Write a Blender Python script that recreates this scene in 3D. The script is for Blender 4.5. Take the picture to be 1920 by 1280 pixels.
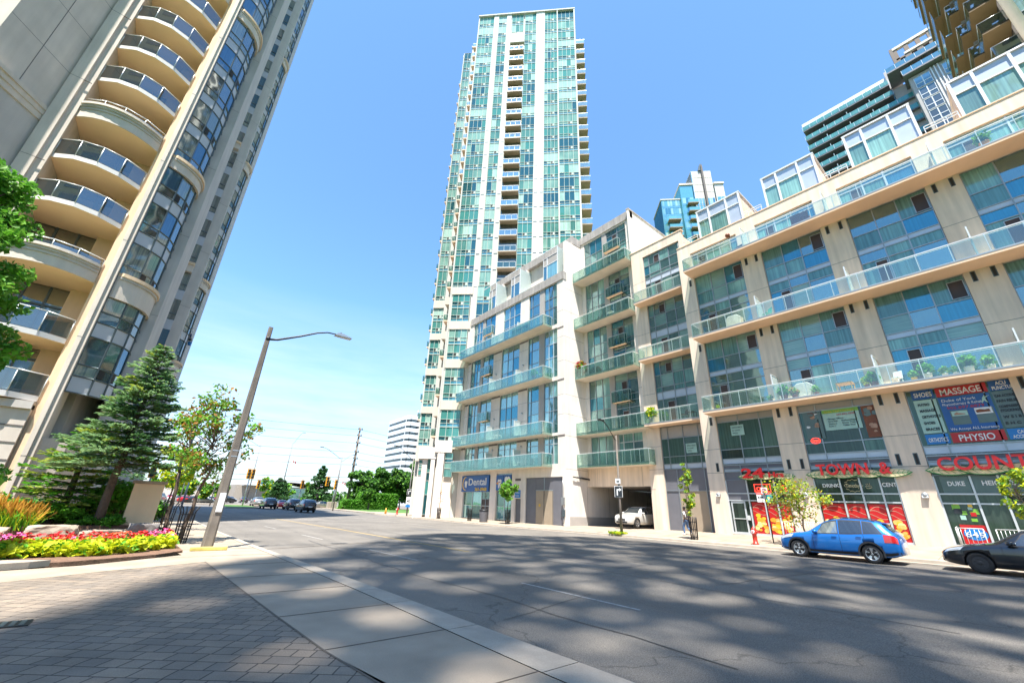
import bpy, bmesh, math, random
from mathutils import Vector, Matrix, noise
from math import sin, cos, pi, radians as R
random.seed(7)
scene = bpy.context.scene
for o in list(bpy.data.objects): bpy.data.objects.remove(o)

# ------------------------------------------------------------------ camera
CAMH = 1.7; FPX = 760.0
_y, _p, _r = R(38.8), R(22.0), R(2.2)
fw = Vector((sin(_y)*cos(_p), cos(_y)*cos(_p), sin(_p)))
rt0 = Vector((cos(_y), -sin(_y), 0)); up0 = rt0.cross(fw)
rt = rt0*cos(_r) + up0*sin(_r); up = up0*cos(_r) - rt0*sin(_r)
cd = bpy.data.cameras.new('camera'); cam = bpy.data.objects.new('camera', cd)
scene.collection.objects.link(cam); scene.camera = cam
m = Matrix((rt, up, -fw)).transposed().to_4x4(); m.translation = Vector((0, 0, CAMH))
cam.matrix_world = m
cd.sensor_width = 36; cd.lens = 36*FPX/1920; cd.clip_start = .05; cd.clip_end = 8000
scene.render.resolution_x = 1024; scene.render.resolution_y = 682

# ------------------------------------------------------------------ light
SX, SY = .265, .285                       # shadow shift per metre of height
w = bpy.data.worlds.new("World"); scene.world = w; w.use_nodes = True
nt = w.node_tree; nt.nodes.clear()
sky = nt.nodes.new('ShaderNodeTexSky'); sky.sky_type = 'NISHITA'; sky.sun_disc = False
elev = math.atan(1/math.hypot(SX, SY)); sky.sun_elevation = elev
sky.sun_rotation = math.atan2(-SX, -SY) % (2*pi)
sky.altitude = 100; sky.air_density = 1.0; sky.dust_density = .45; sky.ozone_density = 1.2
bg = nt.nodes.new('ShaderNodeBackground'); bg.inputs['Strength'].default_value = .15
wo = nt.nodes.new('ShaderNodeOutputWorld')
tint = nt.nodes.new('ShaderNodeMix'); tint.data_type = 'RGBA'; tint.blend_type = 'MULTIPLY'; tint.inputs[0].default_value = 1
tint.inputs[7].default_value = (.62, .83, .97, 1)
nt.links.new(sky.outputs[0], tint.inputs[6])
# thin streaky cloud low over the horizon
tcw = nt.nodes.new('ShaderNodeTexCoord'); mpw = nt.nodes.new('ShaderNodeMapping'); mpw.inputs['Scale'].default_value = (1.2, 1.2, 7)
nw = nt.nodes.new('ShaderNodeTexNoise'); nw.inputs['Scale'].default_value = 2.6; nw.inputs['Detail'].default_value = 7; nw.inputs['Roughness'].default_value = .6
nt.links.new(tcw.outputs['Generated'], mpw.inputs[0]); nt.links.new(mpw.outputs[0], nw.inputs['Vector'])
rw = nt.nodes.new('ShaderNodeMapRange'); rw.inputs[1].default_value = .38; rw.inputs[2].default_value = .68; rw.inputs[3].default_value = .34; rw.inputs[4].default_value = .75; nt.links.new(nw.outputs[0], rw.inputs[0])
sz = nt.nodes.new('ShaderNodeSeparateXYZ'); nt.links.new(tcw.outputs['Generated'], sz.inputs[0])
rz_ = nt.nodes.new('ShaderNodeMapRange'); rz_.inputs[1].default_value = .02; rz_.inputs[2].default_value = .42; rz_.inputs[3].default_value = 1; rz_.inputs[4].default_value = 0; nt.links.new(sz.outputs[2], rz_.inputs[0])
mz = nt.nodes.new('ShaderNodeMath'); mz.operation = 'MULTIPLY'; nt.links.new(rw.outputs[0], mz.inputs[0]); nt.links.new(rz_.outputs[0], mz.inputs[1])
cw = nt.nodes.new('ShaderNodeMix'); cw.data_type = 'RGBA'; cw.inputs[7].default_value = (3.7, 3.9, 4.2, 1)
hz = nt.nodes.new('ShaderNodeMapRange'); hz.inputs[1].default_value = 0; hz.inputs[2].default_value = .4; hz.inputs[3].default_value = .62; hz.inputs[4].default_value = 1; nt.links.new(sz.outputs[2], hz.inputs[0])
hc = nt.nodes.new('ShaderNodeVectorMath'); hc.operation = 'SCALE'; nt.links.new(tint.outputs[2], hc.inputs[0]); nt.links.new(hz.outputs[0], hc.inputs['Scale'])
nt.links.new(mz.outputs[0], cw.inputs[0]); nt.links.new(hc.outputs[0], cw.inputs[6])
nt.links.new(cw.outputs[2], bg.inputs[0]); nt.links.new(bg.outputs[0], wo.inputs[0])
sd = bpy.data.lights.new('sun', 'SUN'); sd.energy = 5.0; sd.angle = R(.55); sd.color = (1, .955, .89)
so = bpy.data.objects.new('sun', sd); scene.collection.objects.link(so)
so.rotation_euler = Vector((SX, SY, -1)).to_track_quat('-Z', 'Y').to_euler(); so.location = (-30, -30, 120)
scene.view_settings.view_transform = 'Standard'; scene.view_settings.look = 'None'
scene.view_settings.exposure = 1.4; scene.view_settings.gamma = 1
scene.render.engine = 'CYCLES'
try:
    scene.cycles.max_bounces = 7; scene.cycles.transparent_max_bounces = 16
    scene.cycles.diffuse_bounces = 3; scene.cycles.glossy_bounces = 3
    scene.cycles.caustics_reflective = False; scene.cycles.caustics_refractive = False
    scene.cycles.sample_clamp_indirect = 6
except Exception: pass

# ------------------------------------------------------------------ helpers
COL = scene.collection
BASE = {}
def ray(u, v): return fw + rt*((u-960)/FPX) - up*((v-640)/FPX)
def at_y(u, v, Y): d = ray(u, v); return Vector((0, 0, CAMH)) + d*(Y/d.y)
def at_x(u, v, X): d = ray(u, v); return Vector((0, 0, CAMH)) + d*(X/d.x)
def at_z(u, v, Z): d = ray(u, v); return Vector((0, 0, CAMH)) + d*((Z-CAMH)/d.z)

def tag(o, label=None, cat=None, group=None, kind=None):
    if label: o['label'] = label
    if cat: o['category'] = cat
    if group: o['group'] = group
    if kind: o['kind'] = kind
    return o
def thing(name, label, cat, loc=(0, 0, 0), rz=0, group=None):
    o = bpy.data.objects.new(name, None); COL.objects.link(o)
    o.location = loc; o.rotation_euler = (0, 0, rz); o.empty_display_size = .2
    BASE[o.name] = Vector((0, 0, 0)) if rz == 'local' else Vector(loc)
    return tag(o, label, cat, group)
def copy_tree(o, parent=None):
    c = o.copy(); COL.objects.link(c)
    if parent: c.parent = parent; c.matrix_parent_inverse = Matrix.Identity(4)
    for ch in list(o.children): copy_tree(ch, c)
    return c

ID = lambda a, b, c: (a, b, c)
def Fstreet(X0): return lambda u, v, z: (X0-v, u, z)          # wall facing the street, u = world y
def Ffront(Y0): return lambda u, v, z: (u, Y0-v, z)           # wall facing -Y, u = world x
_n = Vector((.70711, .70711, 0)); _t = Vector((.70711, -.70711, 0))
def Fdiag(D):
    def f(u, v, z):
        p = _n*(D-v) + _t*u; return (p.x, p.y, z)
    return f

class MB:
    def __init__(s, F=ID): s.v = []; s.f = []; s.m = []; s.F = F; s.mats = []; s.sm = []
    def mi(s, mat):
        if mat not in s.mats: s.mats.append(mat)
        return s.mats.index(mat)
    def add(s, pts, faces, mat, smooth=False):
        b = len(s.v); s.v += [s.F(*p) for p in pts]; k = s.mi(mat)
        for f in faces: s.f.append([b+i for i in f]); s.m.append(k); s.sm.append(smooth)
    def quad(s, a, b, c, d, mat): s.add([a, b, c, d], [(0, 1, 2, 3)], mat)
    def box(s, u0, u1, v0, v1, z0, z1, mat):
        if u1-u0 < 1e-6 or z1-z0 < 1e-6: return
        s.add([(u0, v0, z0), (u1, v0, z0), (u1, v1, z0), (u0, v1, z0), (u0, v0, z1), (u1, v0, z1), (u1, v1, z1), (u0, v1, z1)],
              [(0, 3, 2, 1), (4, 5, 6, 7), (0, 1, 5, 4), (1, 2, 6, 5), (2, 3, 7, 6), (3, 0, 4, 7)], mat)
    def prism(s, poly, a, b, mat, axis='z'):
        n = len(poly)
        if axis == 'z': P = [(x, y, a) for x, y in poly] + [(x, y, b) for x, y in poly]
        elif axis == 'v': P = [(x, a, y) for x, y in poly] + [(x, b, y) for x, y in poly]
        else: P = [(a, x, y) for x, y in poly] + [(b, x, y) for x, y in poly]
        s.add(P, [tuple(range(n))[::-1], tuple(range(n, 2*n))] + [(i, (i+1) % n, n+(i+1) % n, n+i) for i in range(n)], mat)
    def tube(s, pts, r, mat, n=8, cap=True, smooth=True):
        pts = [Vector(p) for p in pts]; rs = r if isinstance(r, (list, tuple)) else [r]*len(pts)
        b = len(s.v); k = s.mi(mat); prev = None; rings = []
        for i, p in enumerate(pts):
            d = (pts[min(i+1, len(pts)-1)] - pts[max(i-1, 0)])
            d = d.normalized() if d.length > 1e-9 else Vector((0, 0, 1))
            if prev is None:
                a = d.cross(Vector((0, 0, 1)));
                if a.length < 1e-3: a = d.cross(Vector((1, 0, 0)))
            else: a = prev - d*prev.dot(d)
            a.normalize(); prev = a; bb = d.cross(a)
            for j in range(n):
                t = 2*pi*j/n; s.v.append(s.F(*(p + a*(cos(t)*rs[i]) + bb*(sin(t)*rs[i]))))
        for i in range(len(pts)-1):
            for j in range(n):
                s.f.append([b+i*n+j, b+i*n+(j+1) % n, b+(i+1)*n+(j+1) % n, b+(i+1)*n+j]); s.m.append(k); s.sm.append(smooth)
        if cap:
            s.f.append([b+j for j in range(n)][::-1]); s.m.append(k); s.sm.append(False)
            s.f.append([b+(len(pts)-1)*n+j for j in range(n)]); s.m.append(k); s.sm.append(False)
    def lathe(s, prof, c, mat, n=16, smooth=True, cap=True):
        b = len(s.v); k = s.mi(mat)
        for r, z in prof:
            for j in range(n): t = 2*pi*j/n; s.v.append(s.F(c[0]+r*cos(t), c[1]+r*sin(t), c[2]+z))
        for i in range(len(prof)-1):
            for j in range(n):
                s.f.append([b+i*n+j, b+i*n+(j+1) % n, b+(i+1)*n+(j+1) % n, b+(i+1)*n+j]); s.m.append(k); s.sm.append(smooth)
        if not cap: return
        s.f.append([b+j for j in range(n)][::-1]); s.m.append(k); s.sm.append(False)
        s.f.append([b+(len(prof)-1)*n+j for j in range(n)]); s.m.append(k); s.sm.append(False)
    def build(s, name, parent=None, label=None, cat=None, group=None, kind=None, bevel=0):
        base = BASE.get(parent.name, Vector((0, 0, 0))) if parent else Vector((0, 0, 0))
        me = bpy.data.meshes.new(name)
        me.from_pydata([(a-base.x, b-base.y, c-base.z) for a, b, c in s.v], [], s.f)
        for mt in s.mats: me.materials.append(mt)
        me.polygons.foreach_set('material_index', s.m); me.polygons.foreach_set('use_smooth', s.sm)
        me.update()
        o = bpy.data.objects.new(name, me); COL.objects.link(o)
        BASE[o.name] = base
        if parent: o.parent = parent
        if bevel:
            b = o.modifiers.new('bevel', 'BEVEL'); b.width = bevel; b.segments = 2; b.limit_method = 'ANGLE'
        return tag(o, label, cat, group, kind)

def text_mb(txt, F, u, v, z, size, mat, depth=.02, width=None, flip=False, bold=0, shear=0, align='LEFT'):
    """text as a mesh in the (u, z) plane of frame F, standing proud of v"""
    cu = bpy.data.curves.new('t', 'FONT'); cu.body = txt; cu.size = size; cu.extrude = depth/2; cu.offset = bold; cu.shear = shear
    cu.align_x = 'LEFT'; cu.resolution_u = 3
    ob = bpy.data.objects.new('t', cu); COL.objects.link(ob)
    bpy.context.view_layer.update()
    me = bpy.data.meshes.new_from_object(ob.evaluated_get(bpy.context.evaluated_depsgraph_get()))
    xs = [q.co.x for q in me.vertices] or [0, 1]; x0, x1 = min(xs), max(xs)
    k = (width/(x1-x0)) if width else 1
    mb = MB(F)
    sg = -1 if flip else 1
    pts = [(u + sg*(q.co.x-x0)*k, v+q.co.z, z+q.co.y) for q in me.vertices]
    mb.add(pts, [tuple(p.vertices) for p in me.polygons], mat)
    bpy.data.objects.remove(ob); bpy.data.curves.remove(cu); bpy.data.meshes.remove(me)
    return mb
def join(a, b):
    off = len(a.v); a.v += b.v
    for f, k, q in zip(b.f, b.m, b.sm): a.f.append([i+off for i in f]); a.m.append(a.mi(b.mats[k])); a.sm.append(q)
    return a

# ------------------------------------------------------------------ materials
def newmat(name):
    mt = bpy.data.materials.new(name); mt.use_nodes = True; n = mt.node_tree
    return mt, n, n.nodes['Principled BSDF']
def N(nt, t, **k):
    n = nt.nodes.new(t)
    for a, b in k.items():
        if a.startswith('_'): n.inputs[a[1:].replace('_', ' ')].default_value = b
        else: setattr(n, a, b)
    return n
def mat(name, col, rough=.6, metal=0, var=.12, vs=1.5, fine=0, fs=60, bump=0, bs=80, stretch=(1, 1, 1), spec=.5, coat=0, stain=0, emit=0):
    mt, nt, p = newmat(name); L = nt.links
    p.inputs['Roughness'].default_value = rough; p.inputs['Metallic'].default_value = metal
    p.inputs['Specular IOR Level'].default_value = spec; p.inputs['Coat Weight'].default_value = coat
    tc = N(nt, 'ShaderNodeTexCoord'); mp = N(nt, 'ShaderNodeMapping'); mp.inputs['Scale'].default_value = stretch
    L.new(tc.outputs['Object'], mp.inputs[0])
    cur = None
    def mul(c, fac_out, lo, hi):
        mr = N(nt, 'ShaderNodeMapRange'); mr.inputs['From Min'].default_value = .3; mr.inputs['From Max'].default_value = .7
        mr.inputs['To Min'].default_value = lo; mr.inputs['To Max'].default_value = hi
        L.new(fac_out, mr.inputs[0])
        mx = N(nt, 'ShaderNodeMix', data_type='RGBA', blend_type='MULTIPLY'); mx.inputs[0].default_value = 1
        if c is None: mx.inputs[6].default_value = (*col, 1)
        else: L.new(c, mx.inputs[6])
        cb = N(nt, 'ShaderNodeCombineColor'); [L.new(mr.outputs[0], cb.inputs[i]) for i in range(3)]
        L.new(cb.outputs[0], mx.inputs[7]); return mx.outputs[2]
    if var:
        n1 = N(nt, 'ShaderNodeTexNoise'); n1.inputs['Scale'].default_value = vs; n1.inputs['Detail'].default_value = 5
        L.new(mp.outputs[0], n1.inputs['Vector']); cur = mul(cur, n1.outputs[0], 1-var, 1+var)
    if stain:
        mp2 = N(nt, 'ShaderNodeMapping'); mp2.inputs['Scale'].default_value = (2.2, 2.2, .18); L.new(tc.outputs['Object'], mp2.inputs[0])
        n3 = N(nt, 'ShaderNodeTexNoise'); n3.inputs['Scale'].default_value = 1.2; n3.inputs['Detail'].default_value = 6
        L.new(mp2.outputs[0], n3.inputs['Vector']); cur = mul(cur, n3.outputs[0], 1-stain, 1+stain*.4)
    if fine:
        n2 = N(nt, 'ShaderNodeTexNoise'); n2.inputs['Scale'].default_value = fs; n2.inputs['Detail'].default_value = 2
        L.new(tc.outputs['Object'], n2.inputs['Vector']); cur = mul(cur, n2.outputs[0], 1-fine, 1+fine)
    if cur is not None: L.new(cur, p.inputs['Base Color'])
    else: p.inputs['Base Color'].default_value = (*col, 1)
    if bump:
        n4 = N(nt, 'ShaderNodeTexNoise'); n4.inputs['Scale'].default_value = bs; n4.inputs['Detail'].default_value = 3
        L.new(tc.outputs['Object'], n4.inputs['Vector'])
        b = N(nt, 'ShaderNodeBump'); b.inputs['Strength'].default_value = bump; b.inputs['Distance'].default_value = .02
        L.new(n4.outputs[0], b.inputs['Height']); L.new(b.outputs[0], p.inputs['Normal'])
    if emit:
        p.inputs['Emission Color'].default_value = (*col, 1); p.inputs['Emission Strength'].default_value = emit
    return mt
def winmat(name, dark, curt, amount, refl=.08, rcol=(.55, .82, .82), folds=True, k=(1, 1), fscale=9, zscale=0, rough=.04, bump_=.25, fmax=.42, sp_=.2):
    """window: interior / curtain seen through tinted glass, with a mirror-like surface"""
    mt, nt, p = newmat(name); L = nt.links
    tc = N(nt, 'ShaderNodeTexCoord'); sp = N(nt, 'ShaderNodeSeparateXYZ'); L.new(tc.outputs['Object'], sp.inputs[0])
    a = N(nt, 'ShaderNodeMath', operation='MULTIPLY'); a.inputs[1].default_value = k[0]; L.new(sp.outputs[0], a.inputs[0])
    b = N(nt, 'ShaderNodeMath', operation='MULTIPLY_ADD'); b.inputs[1].default_value = k[1]; L.new(sp.outputs[1], b.inputs[0]); L.new(a.outputs[0], b.inputs[2])
    cb = N(nt, 'ShaderNodeCombineXYZ'); 
    f1 = N(nt, 'ShaderNodeMath', operation='MULTIPLY'); f1.inputs[1].default_value = fscale; L.new(b.outputs[0], f1.inputs[0]); L.new(f1.outputs[0], cb.inputs[0])
    z1 = N(nt, 'ShaderNodeMath', operation='MULTIPLY'); z1.inputs[1].default_value = zscale if zscale else .15; L.new(sp.outputs[2], z1.inputs[0]); L.new(z1.outputs[0], cb.inputs[1])
    n1 = N(nt, 'ShaderNodeTexNoise'); n1.inputs['Scale'].default_value = 1; n1.inputs['Detail'].default_value = 2; L.new(cb.outputs[0], n1.inputs['Vector'])
    n2 = N(nt, 'ShaderNodeTexNoise'); n2.inputs['Scale'].default_value = .35; n2.inputs['Detail'].default_value = 3; L.new(tc.outputs['Object'], n2.inputs['Vector'])
    r1 = N(nt, 'ShaderNodeMapRange'); r1.inputs['From Min'].default_value = .35; r1.inputs['From Max'].default_value = .65
    r1.inputs['To Min'].default_value = max(0, amount-.28); r1.inputs['To Max'].default_value = min(1, amount+.18); L.new(n1.outputs[0], r1.inputs[0])
    r2 = N(nt, 'ShaderNodeMapRange'); r2.inputs['From Min'].default_value = .4; r2.inputs['From Max'].default_value = .6
    r2.inputs['To Min'].default_value = .72; r2.inputs['To Max'].default_value = 1.1; L.new(n2.outputs[0], r2.inputs[0])
    mm = N(nt, 'ShaderNodeMath', operation='MULTIPLY', use_clamp=True); L.new(r1.outputs[0], mm.inputs[0]); L.new(r2.outputs[0], mm.inputs[1])
    mx = N(nt, 'ShaderNodeMix', data_type='RGBA'); mx.inputs[6].default_value = (*dark, 1); mx.inputs[7].default_value = (*curt, 1); L.new(mm.outputs[0], mx.inputs[0])
    L.new(mx.outputs[2], p.inputs['Base Color']); p.inputs['Roughness'].default_value = .5; p.inputs['Specular IOR Level'].default_value = sp_
    g = N(nt, 'ShaderNodeBsdfGlossy'); g.inputs['Color'].default_value = (*rcol, 1); g.inputs['Roughness'].default_value = rough
    nb = N(nt, 'ShaderNodeTexNoise'); nb.inputs['Scale'].default_value = .8; nb.inputs['Detail'].default_value = 1; L.new(tc.outputs['Object'], nb.inputs['Vector'])
    bu = N(nt, 'ShaderNodeBump'); bu.inputs['Strength'].default_value = bump_; bu.inputs['Distance'].default_value = .05; L.new(nb.outputs[0], bu.inputs['Height']); L.new(bu.outputs[0], g.inputs['Normal'])
    lw = N(nt, 'ShaderNodeLayerWeight'); lw.inputs['Blend'].default_value = .35
    mf = N(nt, 'ShaderNodeMapRange'); mf.inputs['To Min'].default_value = refl; mf.inputs['To Max'].default_value = fmax; L.new(lw.outputs['Fresnel'], mf.inputs[0])
    ms = N(nt, 'ShaderNodeMixShader'); L.new(mf.outputs[0], ms.inputs[0]); L.new(p.outputs[0], ms.inputs[1]); L.new(g.outputs[0], ms.inputs[2])
    L.new(ms.outputs[0], nt.nodes['Material Output'].inputs[0]); return mt
def glassmat(name, tint, refl=.1, body=None, bodyamt=0, rough=.02):
    mt, nt, p = newmat(name); L = nt.links
    t = N(nt, 'ShaderNodeBsdfTransparent'); t.inputs[0].default_value = (*tint, 1)
    g = N(nt, 'ShaderNodeBsdfGlossy'); g.inputs['Roughness'].default_value = rough; g.inputs[0].default_value = (.9, 1, 1, 1)
    lw = N(nt, 'ShaderNodeLayerWeight'); lw.inputs['Blend'].default_value = .4
    mf = N(nt, 'ShaderNodeMapRange'); mf.inputs['To Min'].default_value = refl; mf.inputs['To Max'].default_value = .38; L.new(lw.outputs['Fresnel'], mf.inputs[0])
    a = t.outputs[0]
    if bodyamt:
        d = N(nt, 'ShaderNodeBsdfDiffuse'); d.inputs[0].default_value = (*body, 1)
        m0 = N(nt, 'ShaderNodeMixShader'); m0.inputs[0].default_value = bodyamt; L.new(a, m0.inputs[1]); L.new(d.outputs[0], m0.inputs[2]); a = m0.outputs[0]
    ms = N(nt, 'ShaderNodeMixShader'); L.new(mf.outputs[0], ms.inputs[0]); L.new(a, ms.inputs[1]); L.new(g.outputs[0], ms.inputs[2])
    L.new(ms.outputs[0], nt.nodes['Material Output'].inputs[0]); return mt
def leafmat(name, col, var=.3):
    mt, nt, p = newmat(name); L = nt.links
    tc = N(nt, 'ShaderNodeTexCoord'); n = N(nt, 'ShaderNodeTexNoise'); n.inputs['Scale'].default_value = 3; n.inputs['Detail'].default_value = 4
    L.new(tc.outputs['Object'], n.inputs['Vector'])
    r = N(nt, 'ShaderNodeValToRGB'); r.color_ramp.elements[0].position = .3; r.color_ramp.elements[1].position = .7
    r.color_ramp.elements[0].color = (*[c*(1-var) for c in col], 1); r.color_ramp.elements[1].color = (col[0]*(1+var*1.2), col[1]*(1+var), col[2], 1)
    L.new(n.outputs[0], r.inputs[0])
    L.new(r.outputs[0], p.inputs['Base Color']); p.inputs['Roughness'].default_value = .55; p.inputs['Specular IOR Level'].default_value = .3
    tr = N(nt, 'ShaderNodeBsdfTranslucent'); L.new(r.outputs[0], tr.inputs[0])
    ms = N(nt, 'ShaderNodeMixShader'); ms.inputs[0].default_value = .35; L.new(p.outputs[0], ms.inputs[1]); L.new(tr.outputs[0], ms.inputs[2])
    L.new(ms.outputs[0], nt.nodes['Material Output'].inputs[0]); return mt

M = {}
M['white_pre'] = mat('white_precast', (.82, .74, .66), .75, var=.06, vs=.8, stain=.10, fine=.04, bump=.15)
M['grey_pre'] = mat('weathered_precast', (.42, .385, .355), .8, var=.12, vs=1.2, stain=.28, fine=.06, bump=.2)
M['peach_pre'] = mat('peach_precast', (.84, .685, .54), .75, var=.06, vs=.7, stain=.20, fine=.03, bump=.15)
M['soffit'] = mat('soffit_concrete', (.84, .60, .42), .8, var=.06, vs=.9, fine=.03)
M['soffitw'] = mat('pale_soffit_concrete', (.78, .68, .56), .8, var=.08, vs=.9, fine=.03)
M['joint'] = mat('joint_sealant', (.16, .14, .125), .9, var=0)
M['alu'] = mat('grey_aluminium', (.34, .38, .40), .4, .5, var=.05)
M['alu_dark'] = mat('dark_aluminium', (.10, .13, .14), .4, .4, var=.05)
M['alu_lt'] = mat('pale_aluminium', (.62, .65, .66), .4, .3, var=.04)
M['white_metal'] = mat('white_metal', (.74, .75, .76), .45, .1, var=.03)
M['spandrel'] = mat('blue_grey_spandrel', (.56, .62, .70), .3, .1, var=.05)
M['louvre'] = mat('louvre_grey', (.17, .17, .19), .6, .2, var=.06)
M['greypanel'] = mat('grey_panel', (.42, .39, .36), .6, var=.05)
M['zinc'] = mat('pale_blue_metal_panel', (.50, .56, .64), .35, .35, var=.05)
M['door_tan'] = mat('tan_steel_door', (.36, .29, .21), .55, var=.06)
M['dark'] = mat('dark_void', (.03, .028, .026), .8, var=0)
M['rail'] = mat('white_rail', (.72, .74, .72), .35, .3, var=0)
M['steel'] = mat('galvanised_steel', (.40, .41, .41), .4, .7, var=.1)
M['vent'] = mat('open_light_screen', (.055, .035, .03), .5, var=.1)
M['black'] = mat('black_metal', (.02, .02, .022), .45, .3, var=.1)
M['bglass'] = glassmat('teal_balcony_glass', (.70, .84, .80), .03, (.16, .30, .27), .10)
M['bglass_clear'] = glassmat('clear_balcony_glass', (.86, .95, .92), .05, (.38, .5, .5), .04)
M['bglass_smoke'] = glassmat('smoked_balcony_glass', (.34, .37, .38), .18, (.06, .07, .08), .25)
M['bglass_frost'] = glassmat('frosted_screen_glass', (.72, .80, .78), .08, (.7, .8, .78), .55, .15)
TEAL = (.012, .055, .06)
W1 = [winmat('window_curtained', TEAL, (.28, .55, .50), .75), winmat('window_sheer', TEAL, (.18, .40, .37), .6), winmat('window_dark', (.006, .03, .035), (.05, .14, .14), .4, .3),
      winmat('window_sky', (.01, .09, .14), (.03, .20, .32), .6, .28, (.2, .55, .66)), winmat('window_blind', (.03, .10, .10), (.30, .47, .42), .8, zscale=22, fscale=.4)]
# storefront signs etc
M['glass_shop'] = winmat('shop_glass', (.012, .018, .015), (.05, .08, .06), .4, .05, (.5, .7, .65), bump_=.12, fmax=.25)
M['glass_shopg'] = winmat('green_shop_glass', (.012, .035, .03), (.12, .22, .17), .5, .05, (.5, .75, .7), bump_=.12, fmax=.25)
# ------------------------------------------------------------------ terrain
def itp(y, P):
    if y <= P[0][0]: return P[0][1]
    for (a, b), (c, d) in zip(P, P[1:]):
        if y <= c: return b+(d-b)*(y-a)/(c-a)
    return P[-1][1]
KERBX = [(-60, 8.0), (3, 4.5), (9.5, 4.14), (18.9, 3.4), (25, 3.05), (40, 2.5), (52, 1.9), (58, 0.6), (62, -3)]
kx = lambda y: itp(y, KERBX)
FK = 26.3
def road_z(x, y):
    k = itp(y, [(-10, .15), (5, .03), (11, -.02), (20, -.07), (34, -.2), (70, -.25)])
    s = min(1, max(0, (x-4)/(FK-4))); n = itp(y, [(40, -.13), (75, -.25)])
    return n + (k-n)*s**2.5
def far_walk_z(x, y):
    k = road_z(FK, y)+.15; b = itp(y, [(-10, .65), (4, .55), (15, .42), (28, .15), (45, .12), (70, -.02)])
    return k+(b-k)*min(1, max(0, (x-FK-.3)/4.8))
def gz(x, y):
    if x < kx(y) and y < 62: return 0
    if x < FK or y > 66: return road_z(x, y)
    return far_walk_z(x, y)

def sheet(name, xs, ys, zf, mt, kind='structure', lift=0):
    mb = MB(); pts = [(x if not callable(x) else x(y), y, 0) for y in ys for x in xs]
    pts = [(x, y, zf(x, y)+lift) for x, y, _ in pts]; n = len(xs)
    mb.add(pts, [(j*n+i, j*n+i+1, (j+1)*n+i+1, (j+1)*n+i) for j in range(len(ys)-1) for i in range(n-1)], mt, True)
    return mb.build(name, kind=kind)

# asphalt
def asphalt(name, base, seed=0):
    mt, nt, p = newmat(name); L = nt.links
    tc = N(nt, 'ShaderNodeTexCoord')
    def noise_(sc, det, vec=None, rough=.5):
        n = N(nt, 'ShaderNodeTexNoise'); n.inputs['Scale'].default_value = sc; n.inputs['Detail'].default_value = det; n.inputs['Roughness'].default_value = rough
        L.new(vec or tc.outputs['Object'], n.inputs['Vector']); return n.outputs[0]
    def mr(s, a, b, c, d):
        r = N(nt, 'ShaderNodeMapRange'); r.inputs[1].default_value = a; r.inputs[2].default_value = b; r.inputs[3].default_value = c; r.inputs[4].default_value = d; L.new(s, r.inputs[0]); return r.outputs[0]
    def mu(a, b):
        m_ = N(nt, 'ShaderNodeMath', operation='MULTIPLY'); L.new(a, m_.inputs[0]); L.new(b, m_.inputs[1]); return m_.outputs[0]
    v = mr(noise_(62, 3), .35, .68, .58, 1.55)
    v = mu(v, mr(noise_(28, 3), .3, .7, .88, 1.12)); v = mu(v, mr(noise_(.3, 6), .35, .65, .82, 1.16))
    mp = N(nt, 'ShaderNodeMapping'); mp.inputs['Scale'].default_value = (1.1, .05, 1); mp.inputs['Rotation'].default_value = (0, 0, -.06); L.new(tc.outputs['Object'], mp.inputs[0])
    v = mu(v, mr(noise_(1, 4, mp.outputs[0]), .35, .65, .9, 1.1))
    # fine cracks
    vo = N(nt, 'ShaderNodeTexVoronoi', feature='DISTANCE_TO_EDGE'); vo.inputs['Scale'].default_value = .17
    dn = N(nt, 'ShaderNodeTexNoise'); dn.inputs['Scale'].default_value = 1.1; dn.inputs['Detail'].default_value = 5; L.new(tc.outputs['Object'], dn.inputs['Vector'])
    mm = N(nt, 'ShaderNodeMix', data_type='VECTOR'); mm.inputs[0].default_value = .6; L.new(tc.outputs['Object'], mm.inputs[4]); 
    ad = N(nt, 'ShaderNodeVectorMath', operation='MULTIPLY_ADD'); ad.inputs[1].default_value = (2.2, 2.2, 0); L.new(dn.outputs[1], ad.inputs[0]); L.new(tc.outputs['Object'], ad.inputs[2])
    L.new(ad.outputs[0], vo.inputs['Vector'])
    v = mu(v, mr(vo.outputs[0], 0, .008, .55, 1))
    cb = N(nt, 'ShaderNodeMix', data_type='RGBA', blend_type='MULTIPLY'); cb.inputs[0].default_value = 1; cb.inputs[6].default_value = (*base, 1)
    cc = N(nt, 'ShaderNodeCombineColor'); [L.new(v, cc.inputs[i]) for i in range(3)]; L.new(cc.outputs[0], cb.inputs[7])
    L.new(cb.outputs[2], p.inputs['Base Color']); p.inputs['Roughness'].default_value = .82
    b = N(nt, 'ShaderNodeBump'); b.inputs['Strength'].default_value = .5; b.inputs['Distance'].default_value = .012
    L.new(noise_(110, 2), b.inputs['Height']); L.new(b.outputs[0], p.inputs['Normal'])
    return mt
M['asphalt'] = asphalt('asphalt', (.150, .134, .113))
M['conc'] = mat('sidewalk_concrete', (.31, .252, .188), .85, var=.18, vs=1.1, fine=.10, fs=70, bump=.25)
M['kerb'] = mat('kerb_concrete', (.35, .30, .24), .85, var=.12, vs=2.5, fine=.08, fs=60, bump=.25)
M['crack'] = mat('dark_joint', (.13, .105, .08), .95, var=0)
M['grass'] = mat('grass', (.07, .16, .025), .9, var=.3, vs=.6, fine=.3, fs=30)
M['earth'] = mat('bark_mulch', (.17, .095, .06), .95, var=.25, vs=5, fine=.3, fs=40, bump=.8, bs=30)
M['line_w'] = mat('worn_white_line', (.36, .34, .31), .8, var=.3, vs=9, fine=.3, fs=50)
M['line_y'] = mat('worn_yellow_line', (.44, .30, .09), .8, var=.3, vs=12, fine=.2, fs=50)
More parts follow.
